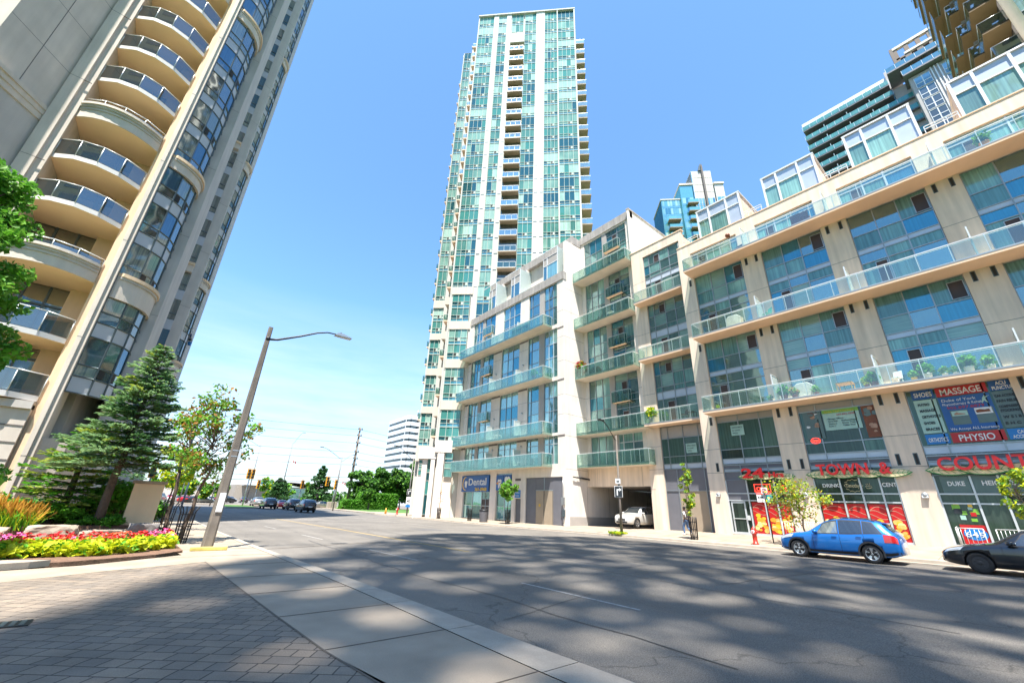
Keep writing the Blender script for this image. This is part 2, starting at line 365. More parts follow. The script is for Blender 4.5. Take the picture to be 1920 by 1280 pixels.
# pavers
def pavers():
    mt, nt, p = newmat('concrete_pavers'); L = nt.links
    tc = N(nt, 'ShaderNodeTexCoord'); mp = N(nt, 'ShaderNodeMapping'); mp.inputs['Rotation'].default_value = (0, 0, R(38)); L.new(tc.outputs['Object'], mp.inputs[0])
    dn = N(nt, 'ShaderNodeTexNoise'); dn.inputs['Scale'].default_value = 3; L.new(tc.outputs['Object'], dn.inputs['Vector'])
    ad = N(nt, 'ShaderNodeVectorMath', operation='MULTIPLY_ADD'); ad.inputs[1].default_value = (.015, .015, 0); L.new(dn.outputs[1], ad.inputs[0]); L.new(mp.outputs[0], ad.inputs[2])
    def brick(wd, h, ofs, sq, freq):
        b = N(nt, 'ShaderNodeTexBrick'); b.offset = ofs; b.squash = sq; b.squash_frequency = freq; b.inputs['Scale'].default_value = 1
        b.inputs['Brick Width'].default_value = wd; b.inputs['Row Height'].default_value = h; b.inputs['Mortar Size'].default_value = .009; b.inputs['Mortar Smooth'].default_value = .25
        b.inputs['Color1'].default_value = (.235, .185, .135, 1); b.inputs['Color2'].default_value = (.165, .138, .11, 1); b.inputs['Mortar'].default_value = (.05, .04, .032, 1); b.inputs['Bias'].default_value = 0
        L.new(ad.outputs[0], b.inputs['Vector']); return b
    b = brick(.36, .24, .45, .62, 2)
    n = N(nt, 'ShaderNodeTexNoise'); n.inputs['Scale'].default_value = .6; n.inputs['Detail'].default_value = 8; n.inputs['Roughness'].default_value = .7; L.new(tc.outputs['Object'], n.inputs['Vector'])
    r = N(nt, 'ShaderNodeMapRange'); r.inputs[1].default_value = .3; r.inputs[2].default_value = .7; r.inputs[3].default_value = .68; r.inputs[4].default_value = 1.3; L.new(n.outputs[0], r.inputs[0])
    n2 = N(nt, 'ShaderNodeTexNoise'); n2.inputs['Scale'].default_value = 60; n2.inputs['Detail'].default_value = 3; L.new(tc.outputs['Object'], n2.inputs['Vector'])
    r2 = N(nt, 'ShaderNodeMapRange'); r2.inputs[1].default_value = .3; r2.inputs[2].default_value = .7; r2.inputs[3].default_value = .85; r2.inputs[4].default_value = 1.15; L.new(n2.outputs[0], r2.inputs[0])
    m_ = N(nt, 'ShaderNodeMath', operation='MULTIPLY'); L.new(r.outputs[0], m_.inputs[0]); L.new(r2.outputs[0], m_.inputs[1])
    cc = N(nt, 'ShaderNodeCombineColor'); [L.new(m_.outputs[0], cc.inputs[i]) for i in range(3)]
    x = N(nt, 'ShaderNodeMix', data_type='RGBA', blend_type='MULTIPLY'); x.inputs[0].default_value = 1; L.new(b.outputs[0], x.inputs[6]); L.new(cc.outputs[0], x.inputs[7])
    L.new(x.outputs[2], p.inputs['Base Color']); p.inputs['Roughness'].default_value = .85
    bu = N(nt, 'ShaderNodeBump'); bu.inputs['Strength'].default_value = .7; bu.inputs['Distance'].default_value = .02; bu.invert = True; L.new(b.outputs[1], bu.inputs['Height']); L.new(bu.outputs[0], p.inputs['Normal'])
    return mt
M['pavers'] = pavers()

g = MB(); g.quad((-3000, -3000, -.45), (3000, -3000, -.45), (3000, 3000, -.45), (-3000, 3000, -.45), M['grass']); g.build('ground', kind='structure')
ys = [-60, -40, -20, -10, -5, 0, 3, 5, 8, 9.5, 11, 14, 18.9, 20, 25, 30, 34, 40, 46, 52, 58, 62]
sheet('road', [kx] + [lambda y, t=t: kx(y)+(FK-kx(y))*t for t in (.1, .25, .4, .55, .7, .8, .88, .94)] + [FK], ys, road_z, M['asphalt'])
# junction and the street beyond
mb = MB()
for x0, x1, y0, y1 in [(-250, 250, 62, 104), (-8, 27, 104, 330)]:
    mb.quad((x0, y0, -.25), (x1, y0, -.25), (x1, y1, -.25), (x0, y1, -.25), M['asphalt'])
mb.build('junction_road', kind='structure')
# near pavement: pavers, concrete slabs, kerb
jx = lambda y: itp(y, [(-20, 3.3), (4.67, 2.31), (6.08, 2.06), (9.2, 1.87), (14.8, 1.55), (16, 1.2)])
ki = lambda y: kx(y) - itp(y, [(4, .62), (8, .5), (17, .25), (30, .2)])
yy = [-20, -8, -2, 2, 4.67, 6.08, 8, 9.2, 12, 14.8]
bandy = lambda x: itp(x, [(-6, 10.6), (-1.8, 12.95), (-.36, 13.87), (1.6, 14.75)])
mb = MB(); P = []
for x in [-12, -6, -3, -1.8, -.36, .6, 1.2, 1.55]:
    P.append((x, bandy(x)))
P2 = [(jx(y), y) for y in (12, 9.2, 8, 6.08, 4.67, 0, -8, -20)]
mb.add([(x, y, 0) for x, y in P + P2 + [(-12, -20)]], [tuple(range(len(P)+len(P2)+1))[::-1]], M['pavers']); mb.build('paved_forecourt', kind='structure')
mb = MB(); B = [(x, bandy(x)) for x in (-12, -6, -3, -1.8, -.36, .6, 1.2, 1.55)]
mb.add([(x, y, .004) for x, y in B] + [(x, y, .004) for x, y in [(1.9, 16.4), (1.2, 16.6), (.6, 16.1), (-.9, 15.0), (-2.3, 14.6), (-5, 13.6), (-12, 11.5)]], [tuple(range(15))], M['conc'])
mb.build('concrete_border', kind='structure')
sy = [-20, -8, -2, 0, 2, 4, 5.95, 7.9, 9.2, 11.8, 14, 14.8, 16.5, 18.9, 22, 25, 30, 40, 52, 58]
sheet('sidewalk', [lambda y: jx(y) if y < 15 else itp(y, [(15, 1.5), (17.5, .9), (22, .2), (58, -.4)]), lambda y: (jx(y)+ki(y))/2 if y < 15 else 1.8 if y < 50 else .3, ki], sy, lambda x, y: 0, M['conc'])
mb = MB()
for y in (-6, -4, -2, 0, 2, 4.05, 5.98, 7.85, 9.8, 11.8, 13.9, 16, 18, 20.2, 22.4, 24.6, 27, 29.5, 32, 35, 38, 42, 46):
    a = jx(y) if y < 15 else .6
    mb.box(a, ki(y), y, y+.016, .003, .006, M['crack'])
for a, b in zip(sy, sy[1:]):
    if a < 14.8:
        for k, (wd, s) in enumerate(((.018, 0),)):
            mb.add([(jx(a)-wd, a, .006), (jx(a)+.01, a, .006), (jx(b)+.01, b, .006), (jx(b)-wd, b, .006)], [(0, 1, 2, 3)], M['crack'])
mb.build('pavement_joints', kind='structure')
mb = MB()
ys2 = sy + [62]
for a, b in zip(ys2, ys2[1:]):
    n_ = max(1, int((b-a)/2.2))
    for i in range(n_):
        p, q = a+(b-a)*i/n_, a+(b-a)*(i+1)/n_-.012
        zz = .009
        mb.add([(ki(p), p, zz), (kx(p)-.03, p, zz), (kx(p), p, -.02), (kx(p)+.02, p, -.3), (ki(q), q, zz), (kx(q)-.03, q, zz), (kx(q), q, -.02), (kx(q)+.02, q, -.3)],
               [(0, 1, 5, 4), (1, 2, 6, 5), (2, 3, 7, 6)], M['kerb'])
mb.build('kerb', kind='structure')
# far pavement
fy = [-40, -20, -10, -5, 0, 4, 8, 11, 15, 20, 25, 28, 34, 40, 46, 52, 58, 64]
sheet('far_sidewalk', [FK+.28, 28, 29.5, 31.2, 34, 60], fy, lambda x, y: far_walk_z(min(x, 31.4), y), M['conc'])
mb = MB()
for a, b in zip(fy, fy[1:]):
    za, zb = road_z(FK, a), road_z(FK, b)
    mb.add([(FK-.42, a, road_z(FK-.42, a)+.012), (FK, a, za+.012), (FK+.02, a, za+.13), (FK+.05, a, za+.15), (FK+.3, a, za+.152), (FK-.42, b, road_z(FK-.42, b)+.012), (FK, b, zb+.012), (FK+.02, b, zb+.13), (FK+.05, b, zb+.15), (FK+.3, b, zb+.152)],
           [(0, 1, 6, 5), (1, 2, 7, 6), (2, 3, 8, 7), (3, 4, 9, 8)], M['kerb'])
mb.build('far_kerb', kind='structure')
mb = MB()
for y in [-8+1.9*i for i in range(36)]:
    mb.add([(FK+.3, y, far_walk_z(FK+.3, y)+.006), (31.0, y, far_walk_z(31, y)+.006), (31.0, y+.02, far_walk_z(31, y)+.006), (FK+.3, y+.02, far_walk_z(FK+.3, y)+.006)], [(0, 1, 2, 3)], M['crack'])
mb.build('far_sidewalk_joints', kind='structure')
# markings
def stripe(mb, pts, wd, mt, lift=.006):
    for (x0, y0), (x1, y1) in zip(pts, pts[1:]):
        d = Vector((x1-x0, y1-y0)); n_ = Vector((d.y, -d.x)).normalized()*wd/2; k = max(1, int(d.length/2.5))
        for i in range(k):
            a = (x0+d.x*i/k, y0+d.y*i/k); b = (x0+d.x*(i+1)/k, y0+d.y*(i+1)/k)
            q = [(a[0]-n_.x, a[1]-n_.y), (a[0]+n_.x, a[1]+n_.y), (b[0]+n_.x, b[1]+n_.y), (b[0]-n_.x, b[1]-n_.y)]
            mb.add([(x, y, road_z(x, y)+lift) for x, y in q], [(0, 1, 2, 3)], mt)
mb = MB()
lane = lambda y: itp(y, [(-10, 8.7), (6, 8.0), (9, 7.86), (14, 7.45), (22.5, 6.8), (32.7, 6.15), (60, 4.9)])
for a, b in [(5.6, 9.0), (13.9, 17.5), (22.4, 25.4), (30.1, 32.8), (38, 41), (46, 49)]:
    stripe(mb, [(lane(a), a), (lane(b), b)], .085, M['line_w'])
fl = lambda y: itp(y, [(-10, 22.6), (9, 21.6), (34, 18.6), (60, 16.5)])
for a, b in [(-2, 1), (3.5, 6.5), (9, 12), (15, 18), (21, 24), (27, 30), (33, 36), (39, 42), (45, 48)]:
    stripe(mb, [(fl(a), a), (fl(b), b)], .11, M['line_w'])
stripe(mb, [(23.1, -8), (23.0, 3.2)], .1, M['line_w'])
mb.build('lane_lines', kind='structure')
mb = MB()
stripe(mb, [(10.62, 15.5), (10.45, 19), (9.9, 30), (9.2, 39.5), (8.6, 50)], .12, M['line_y'])
mb.build('centre_line', kind='structure')
M['asphalt_new'] = asphalt('asphalt_patch', (.105, .098, .09)); M['tar'] = mat('tar_seal', (.045, .042, .04), .6, var=.2, vs=6)
mb = MB()
for x0, x1, y0, y1 in ((12.6, 14.2, 9.5, 13.2), (17.8, 18.7, 2.0, 9.0), (9.2, 10.4, 22.5, 25.0), (14.9, 17.0, 27.5, 30.0)):
    n_ = 8; P_ = [(x, y, road_z(x, y)+.005) for y in [y0+(y1-y0)*i/n_ for i in range(n_+1)] for x in (x0, x1)]
    mb.add(P_, [(2*i, 2*i+1, 2*i+3, 2*i+2) for i in range(n_)], M['asphalt_new'])
mb.build('road_patch', kind='structure')
mb = MB(); rk = random.Random(12)
for x0, y0, dx_, dy_, n_ in ((6.3, 3.0, .02, 1, 24), (11.6, 1.5, .0, 1, 34), (15.6, 4.0, -.05, 1, 26), (20.2, .5, -.04, 1, 26), (8.4, 12.5, 1, .12, 10), (12.8, 6.2, 1, -.1, 8), (17.0, 13.0, 1, .05, 7), (5.2, 6.4, 1, .2, 4)):
    pts = [(x0, y0)]
    for i in range(n_): a = pts[-1]; pts.append((a[0]+dx_*.8+rk.uniform(-.12, .12)*(dy_ > .5)+0, a[1]+dy_*.8+rk.uniform(-.12, .12)*(dx_ > .5)))
    stripe(mb, pts, .022 if rk.random() < .5 else .035, M['tar'], .0065)
mb.build('crack_seal', kind='structure')
# lamp post's cast shadow painted as a dark stripe across the near lanes, and a metal drain in the pavers
mb = MB(); stripe(mb, [(3.6, 18.75), (5.2, 19.25), (6.9, 19.95), (8.9, 20.3)], .07, M['crack'], .009); mb.build('painted_lamp_shadow', kind='structure')
# ------------------------------------------------------------------ facade helpers
def wall_cells(mb, u0, u1, z0, z1, ops, v0, v1, mt):
    us = sorted({u0, u1} | {min(max(o[0], u0), u1) for o in ops} | {min(max(o[1], u0), u1) for o in ops})
    zs = sorted({z0, z1} | {min(max(o[2], z0), z1) for o in ops} | {min(max(o[3], z0), z1) for o in ops})
    for a, b in zip(zs, zs[1:]):
        if b-a < 1e-4: continue
        run = None
        for c, d in zip(us, us[1:]):
            if d-c < 1e-4: continue
            hole = any(o[0] <= c+1e-4 and o[1] >= d-1e-4 and o[2] <= a+1e-4 and o[3] >= b-1e-4 for o in ops)
            if hole:
                if run: mb.box(run[0], run[1], v0, v1, a, b, mt); run = None
            else: run = (run[0], d) if run else (c, d)
        if run: mb.box(run[0], run[1], v0, v1, a, b, mt)
def window(parent, F, u0, u1, z0, z1, uc, zc, v, panes, rnd, frame=None, mw=.055, special=None, name='window', label=None, vents=()):
    """frame and mullions as one mesh, glass as its sub-part; uc, zc = inner mullion positions; special[(i,j)] = material of a cell"""
    frame = frame or M['alu']; f = MB(F); g = MB(F); h = mw/2
    us = [u0] + list(uc) + [u1]; zs = [z0] + list(zc) + [z1]
    for i, a in enumerate(us):
        e = 0 if 0 < i < len(us)-1 else h
        f.box(a-h+(e if i == 0 else 0), a+h-(e if i == len(us)-1 else 0), v-.03, v+.06, z0, z1, frame)
    for i in range(len(us)-1):
        for j, z in enumerate(zs):
            f.box(us[i]+h, us[i+1]-h, v-.03, v+.05, max(z-h, z0), min(z+h, z1), frame)
    for i in range(len(us)-1):
        for j in range(len(zs)-1):
            mt = (special or {}).get((i, j)) or rnd.choices(panes[0], panes[1])[0]
            g.quad((us[i], v, zs[j]), (us[i+1], v, zs[j]), (us[i+1], v, zs[j+1]), (us[i], v, zs[j+1]), mt)
    for (a, b, c, d) in vents:                      # small opening lights
        for x in (a, b): f.box(x-.02, x+.02, v+.052, v+.075, c, d, M['alu'])
        f.box(a, b, v+.052, v+.073, c-.02, c+.02, M['alu']); f.box(a, b, v+.052, v+.073, d-.02, d+.02, M['alu'])
        g.quad((a, v+.02, c), (b, v+.02, c), (b, v+.02, d), (a, v+.02, d), M['vent'])
    fo = f.build(name, parent, label=label); g.build('pane', fo); return fo
def balcony(parent, F, u0, u1, v0, v1, zb, th=.22, rail=1.12, glass=None, soff=None, top=None, sides=(True, True), panel=1.35, fascia=None, post=None, label=None):
    glass = glass or M['bglass']; soff = soff or M['soffit']; post = post or M['rail']
    s = MB(F); s.box(u0, u1, v0, v1, zb, zb+th, soff)
    s.box(u0-.01, u1+.01, v1-.004, v1+.012, zb+th-.07, zb+th+.02, fascia or M['alu'])
    so_ = s.build('balcony', parent, label=label)
    g = MB(F); r = MB(F); zt = zb+th+rail; zg0 = zb-.02 if glass is M['bglass'] else zb+th+.04
    n = max(1, round((u1-u0)/panel)); w_ = (u1-u0)/n; vv = v1+.03 if glass is M['bglass'] else v1-.05
    for i in range(n):
        g.box(u0+i*w_+.012, u0+(i+1)*w_-.012, vv-.006, vv+.006, zg0, zt-.08, glass)
    for i in range(n+1):
        x = min(max(u0+i*w_, u0+.02), u1-.02); r.box(x-.02, x+.02, vv-.05, vv-.01, zb+th, zt-.03, post)
    r.box(u0, u1, vv-.055, vv-.005, zt-.05, zt, post); r.box(u0, u1, vv-.045, vv-.015, zt-.13, zt-.10, post)
    for k, uu in ((0, u0), (1, u1)):
        if not sides[k]: continue
        sgn = 1 if k == 0 else -1; x = uu + sgn*(.05 if glass is not M['bglass'] else -.0)
        m_ = max(1, round((v1-v0)/1.0)); q = (vv-.02-v0)/m_
        for i in range(m_): g.box(x-.006, x+.006, v0+i*q+.012, v0+(i+1)*q-.012, zg0, zt-.08, glass)
        r.box(x-.02, x+.02, v0+.01, vv-.06, zt-.05, zt, post); r.box(x-.02, x+.02, v0+.02, v0+.06, zb+th, zt-.05, post)
    r.build('railing', so_); g.build('glass_panel', so_); return so_
def slot_vents(mb, F, pts):
    for u, z in pts: mb.box(u-.1, u+.1, .001, .012, z-.31, z+.31, M['alu_dark']); mb.box(u-.06, u+.06, .013, .016, z-.27, z+.27, M['dark'])

RW = random.Random(11)
bld = thing('apartment_building', 'beige and white terraced apartment block with long glass balconies, shops along its street front', 'building', (31.4, 15, .3))
PN = (W1, [4, 3, 3, 2, 2]); PNL = (W1, [2, 3, 3, 4, 1]); PNR = (W1, [2, 2, 4, 2, 3]); PND = (W1, [1, 2, 5, 1, 2])
# ---- section R : right part, wall X = 31.4
FR = Fstreet(31.4); PER = 5.385; NB = 5
wins = [(14.02-PER*i-3.93, 14.02-PER*i) for i in range(NB)]            # (low y, high y)
ZL = [8.54, 14.55, 20.7]
mb = MB(FR); ops = []
for a, b in wins:
    ops += [(a, b, -1, 8.52), (a, b, 8.75, 14.55), (a, b, 14.75, 20.7), (a, b, 20.9, 23.2)]
wall_cells(mb, -14, 15.2, -.6, 24.2, ops, -.35, 0, M['peach_pre'])
mb.box(-14, 15.2, -.45, .04, 24.2, 24.28, M['soffit'])
for i in range(NB):
    a, b = wins[i][1]+.004, (wins[i-1][0] if i else 15.2)-.004
    for z in (1.9+.35*0+2.55, 6.12, 11.4, 17.6): mb.box(a, b, -.002, .003, z-.012, z+.012, M['joint'])
    mid = (a+b)/2
    for z, o in ((4.83, .37), (8.2, .37), (14.2, .37), (20.3, .37)): 
        slot_vents(mb, FR, [(mid-o, z), (mid+o, z)] if i else [(a+.35, z)])
mb.box(-14, 15.2, -.352, -.35, -.6, 24.2, M['dark'])
mb.build('wall', bld)
# left return of section R (faces +Y, hidden) and body behind
mb = MB(); mb.box(31.75, 48, -14, 15.2, -.6, 23.4, M['peach_pre']); mb.box(31.75, 31.76, -14, 15.2, 0, .01, M['dark']); mb.build('body', bld)
SP = M['spandrel']
for i, (a, b) in enumerate(wins):
    u1, u2 = a+1.45, a+2.6
    for k, z0 in enumerate(ZL[:2]):
        zb = z0+.21; top = ZL[k+1]-.02
        zz = [zb+2.25, zb+2.95, zb+3.28, zb+4.35]
        s = {(j, 2): SP for j in range(3)}
        s.update({(j, 0): W1[2] for j in range(1)}) 
        pn = PND if i == 0 else PNL if i in (1, 2, 3) and k == 1 or i == 2 else PNR
        # right-hand opening light at the top, sliding door at the foot
        window(bld, FR, a+.02, b-.02, zb, top, [u1, u2], zz, -.18, pn, RW, M['alu'], special=s,
               vents=[(a+.1, a+.72, zz[3]+.12, top-.28), (b-1.25, b-.7, zb+.1, zb+2.1)])
    window(bld, FR, a+.02, b-.02, 20.92, 23.18, [u1, u2], [22.7], -.18, (W1, [4, 4, 1, 2, 0]), RW, M['alu_lt'], mw=.09, vents=[(b-1.2, b-.65, 20.98, 22.6)])
    # upper shop level
    s = {(j, 3): M['greypanel'] for j in range(3)}; s.update({(j, 0): SP for j in range(3)})
    if i < 2 or i > 2: window(bld, FR, a+.02, b-.02, 5.03, 8.5, [a+.98, a+2.93] if i == 1 else [a+.97, a+2.4], [5.4, 6.05, 8.05], -.16, ([M['glass_shop'], M['glass_shopg']], [3, 2] if i == 1 else [2, 2]), RW, M['alu'], special=s)
    else: window(bld, FR, a+.02, b-.02, 5.03, 8.5, [a+.98, a+2.93], [5.45], -.16, ([M['glass_shopg']], [1]), RW, M['alu'], special={(j, 0): SP for j in range(3)})
    s = {(j, 3): M['louvre'] for j in range(3)}; s.update({(j, 2): W1[2] for j in range(3)})
    if i == 0:
        s.update({(2, 1): M['louvre'], (2, 2): M['louvre']})
    window(bld, FR, a+.02, b-.02, 3.95, 5.0, [a+.98, a+2.75], [4.5, 4.68, 4.95], -.16, ([M['spandrel']], [1]), RW, M['alu'], special={**{(j, 2): M['louvre'] for j in range(3)}, **{(j, 0): M['louvre' if (i == 0 and j == 2) else 'glass_shop'] for j in range(3)}})
for k, z in enumerate(ZL):
    balcony(bld, FR, -14, 14.2, 0, 1.42, z, .21, glass=M['bglass_clear'], panel=1.33, sides=(False, True))
# frosted divider screens on the balconies
for k, z in enumerate(ZL):
    for y in (9.3, 3.95, -1.45):
        d = MB(FR); d.box(y-.012, y+.012, .06, 1.25, z+.3, z+2.0, M['bglass_frost']); d.box(y-.03, y+.03, 1.25, 1.3, z+.22, z+2.05, M['rail']); d.box(y-.03, y+.03, .05, 1.25, z+2.0, z+2.05, M['rail'])
        d.build('balcony_screen', bld)
# parapet terrace railing, roof boxes
FB = Fstreet(32.45)
for i, (y0, y1) in enumerate(((13.3, 9.6), (7.65, 4.05), (2.05, -1.5), (-3.45, -7.1), (-9, -12.6))):
    b = MB(FB); b.box(y1, y0, -7.5, -.12, 23.4, 27.85, M['peach_pre'])
    b.box(y1-.1, y0+.1, -7.6, .06, 27.85, 27.97, M['white_metal'])
    rb = b.build('penthouse', bld)
    w_ = y0-y1; cuts = [y1+w_*.3, y1+w_*.72] if i < 4 else [y1+w_*.5]
    sp = {(j, 1): M['zinc'] for j in range(len(cuts)+1)}; sp[(0, 0)] = M['zinc']
    if i == 3: sp.pop((0, 0))
    f = MB(FB); g = MB(FB); us = [y1]+cuts+[y0]
    for u in us: f.box(u-.07, u+.07, -.1, .05, 23.5, 27.84, M['white_metal'])
    for j in range(len(us)-1):
        f.box(us[j]+.07, us[j+1]-.07, -.1, .03, 26.75, 26.83, M['white_metal'])
        for q, (za, zb) in enumerate(((23.5, 26.8), (26.8, 27.84))):
            g.quad((us[j], -.05, za), (us[j+1], -.05, za), (us[j+1], -.05, zb), (us[j], -.05, zb), sp.get((j, q)) or W1[RW.choice([0, 0, 1])])
    fo = f.build('window', bld); g.build('pane', fo)
for y0, y1 in ((15.1, 13.2), (9.4, 7.9), (3.8, 2.3), (-1.7, -3.2), (-7.4, -9)):
    r = MB(FR)
    for z in (24.75, 24.95): r.box(y1, y0, -.22, -.18, z, z+.04, M['rail'])
    n_ = 3
    for j in range(n_+1): y = y1+(y0-y1)*j/n_; r.box(y-.02, y+.02, -.22, -.18, 24.28, 24.95, M['rail'])
    r.build('terrace_railing', bld)
gl = MB(FR)
for y0, y1 in ((9.4, 7.9), (3.8, 2.3), (-1.7, -3.2)): gl.box(y1+.3, y0-.3, -3.1, -3.05, 24.2, 25.9, M['bglass_smoke'])
gl.build('terrace_screen', bld)
# ---- section N : wall X = 32.7, y 15.2 .. 20.4
FN = Fstreet(32.7); mb = MB(FN)
ops = [(15.55, 19.42, -1, 8.55), (15.55, 19.42, 8.78, 14.55), (15.55, 19.86, 14.78, 20.45), (15.6, 19.86, 20.9, 26.1)]
ops = [(15.55, 19.55, a, b) for _, _, a, b in ops]
wall_cells(mb, 15.2, 20.9, -.6, 27.1, ops, -.35, 0, M['peach_pre'])
mb.box(15.1, 20.98, -.4, .05, 27.1, 27.2, M['soffit'])
for z in (5.0, 6.9, 11.6, 17.6, 23.3): mb.box(19.56, 20.9, -.002, .003, z-.012, z+.012, M['joint'])
mb.box(15.21, 20.89, -8, -.36, -.6, 26.6, M['peach_pre'])
mb.build('wall', bld)
s0 = {(j, 2): SP for j in range(4)}
for zb, zt in ((8.78, 14.5), (14.78, 20.42), (20.92, 26.05)):
    q = (zt-zb)
    window(bld, FN, 15.57, 19.53, zb, zt, [16.75, 17.75, 18.95], [zb+q*.38, zb+q*.5, zb+q*.58, zb+q*.78], -.16, PND, RW, M['alu'], special={(j, 1): SP for j in range(4)}, vents=[(17.8, 18.35, zt-1.1, zt-.3), (17.85, 18.5, zb+.1, zb+1.9)])
window(bld, FN, 15.57, 19.53, 5.0, 8.5, [16.2, 17.5, 18.9], [5.4, 6.0, 7.5], -.16, ([M['glass_shopg'], W1[2]], [4, 1]), RW, M['alu'], special={**{(j, 3): M['greypanel'] for j in range(4)}, **{(j, 0): SP for j in range(4)}})
window(bld, FN, 15.57, 19.53, .3, 4.98, [16.1, 18.4], [3.3], -.16, ([M['louvre']], [1]), RW, M['alu'], special={(1, 0): M['door_tan']}, name='service_doors')
for z in (8.54, 14.55, 20.5): balcony(bld, FN, 15.2, 20.35, 0, 1.05, z, .22, glass=M['bglass_clear'], panel=.9, sides=(False, True))
# ---- section M : recessed bay over the driveway, wall X = 33.4, y 21 .. 28.4
FM = Fstreet(33.4); mb = MB(FM)
A1, A2, B1, B2 = 21.75, 24.75, 25.3, 27.85
ops = []
for z0, z1 in ((5.75, 8.5), (8.78, 14.5), (14.78, 20.45), (20.75, 26.4), (26.75, 32.3)): ops += [(A1, B2, z0, z1)]
wall_cells(mb, 20.95, 28.4, 5.4, 33.4, ops, -.3, 0, M['white_pre'])
mb.box(20.93, 28.45, -.4, .12, 32.5, 33.55, M['grey_pre'])
for z in (10.4, 12.68, 18, 23, 29.5): mb.box(27.86, 28.39, -.002, .003, z-.012, z+.012, M['joint']); mb.box(20.96, 21.74, -.002, .003, z-.012, z+.012, M['joint'])
mb.build('wall', bld)
mb = MB(FM); mb.box(20.95, 33, -9, -.31, 5.2, 33.0, M['white_pre']); 
pass
mb.build('upper_body', bld)
# side wall of the tall block, facing -Y
mb = MB(Ffront(20.93)); mb.box(33.0, 42, -.2, .0, 26, 33.42, M['white_pre']); mb.box(32.98, 42.1, -.3, .08, 33.42, 33.6, M['grey_pre'])
for z in (30.2,): mb.box(33.05, 42, .0, .004, z-.012, z+.012, M['joint'])
mb.build('side_wall', bld)
for k, (z0, z1) in enumerate(((5.75, 8.5), (8.78, 14.5), (14.78, 20.45), (20.75, 26.4), (26.75, 32.3))):
    q = z1-z0
    if q < 4:
        window(bld, FM, A1, A2-.3, z0, z1, [22.8, 23.9], [z1-.8], -.12, PN, RW, M['alu_lt'], mw=.08)
        window(bld, FM, B1-.2, B2, z0, z1, [26.0, 26.9], [], -.12, (W1, [2, 1, 0, 0, 6]), RW, M['alu'])
    else:
        window(bld, FM, A1, A2-.3, z0, z1, [22.95], [z0+2.2, z0+2.9, z1-2.2, z1-.75], -.12, (W1, [1, 2, 5, 1, 1]), RW, M['alu'], vents=[(23.05, 23.65, z1-2.1, z1-.85), (23.05, 23.7, z0+.1, z0+1.9)])
        window(bld, FM, B1-.15, B2, z0, z1, [26.1, 27.0], [z0+2.45, z1-1.9], -.12, (W1, [6, 4, 1, 1, 1] if k < 4 else [2, 2, 3, 3, 0]), RW, M['alu'])
        balcony(bld, FM, 22.6, 24.65, 0, .42, z1-2.95, .12, 1.05, panel=.7, label='small glass balcony hung below the upper window')
    f = MB(FM); f.box(24.47, 25.12, -.16, -.02, z0, z1, M['greypanel']); f.build('wall_panel', bld)
for z in (5.4, 8.54, 14.5, 20.4, 26.4): balcony(bld, FM, 20.98 if z > 14 else 20.2, 28.38, 0, 1.62, z, .22, soff=M['soffitw'], panel=.95, sides=(True, False))
# driveway portal
mb = MB(FM)
mb.box(20.95, 28.4, -.3, -.0, 3.7, 5.4, M['peach_pre'])
for y in (22.1, 27.2): mb.box(y-.01, y+.01, .0, .004, 3.72, 5.38, M['joint'])
mb.build('beam', bld)
mb = MB(); mb.box(33.7, 60, 20.9, 28.35, 3.7, 3.9, M['greypanel']); mb.box(59.8, 60, 20.9, 28.4, 0, 3.7, M['greypanel']); mb.box(34.25, 60, 20.5, 20.915, 0, 5.2, M['greypanel'])
mb.build('driveway_ceiling', bld)
mb = MB()
for k, y in enumerate((0, .45, 1.25)): mb.tube([(31.0+.6*k, 28.25, 4.5), (33.5+.3*k, 28.2, 4.35), (58, 27.9, 4.3) if 0 else (33.6+.3*k, 20.95, 3.62)], .06, M['dark'], 8)
mb.build('drain_pipe', bld)
# pillar between driveway and shops
mb = MB(); mb.box(33.06, 34.2, 20.4, 20.93, -.3, 5.3, M['peach_pre'])
mb.box(32.69, 32.7, 20.41, 20.93, 3.4, 3.42, M['joint']); mb.build('pillar', bld)
# ---- return wall facing -Y at y = 28.4
FS = Ffront(28.4); mb = MB(FS)
mb.box(30.098, 33.4, -.4, 0, .0, 26.38, M['white_pre']); mb.box(30.6, 33.4, -.4, -.0, 26.38, 32.0, M['white_pre']); mb.box(33.4, 60, -.4, -.0, .0, 3.7, M['white_pre'])
for z in (5.2, 8.4, 10.6, 12.66, 16.4, 19.2, 22.4, 25.3): mb.box(30.105, 33.38, 0, .004, z-.012, z+.012, M['joint'])
for x in (33.2, 36.6, 40, 43.5, 47, 51, 55): mb.box(x-.015, x+.015, 0, .004, .92, 3.7, M['joint'])
mb.box(30.6, 60, .0, .02, .0, .92, M['greypanel'])
mb.box(30.02, 30.1, -.4, -.0, -.1, .0, M['kerb'])
mb.build('return_wall', bld)
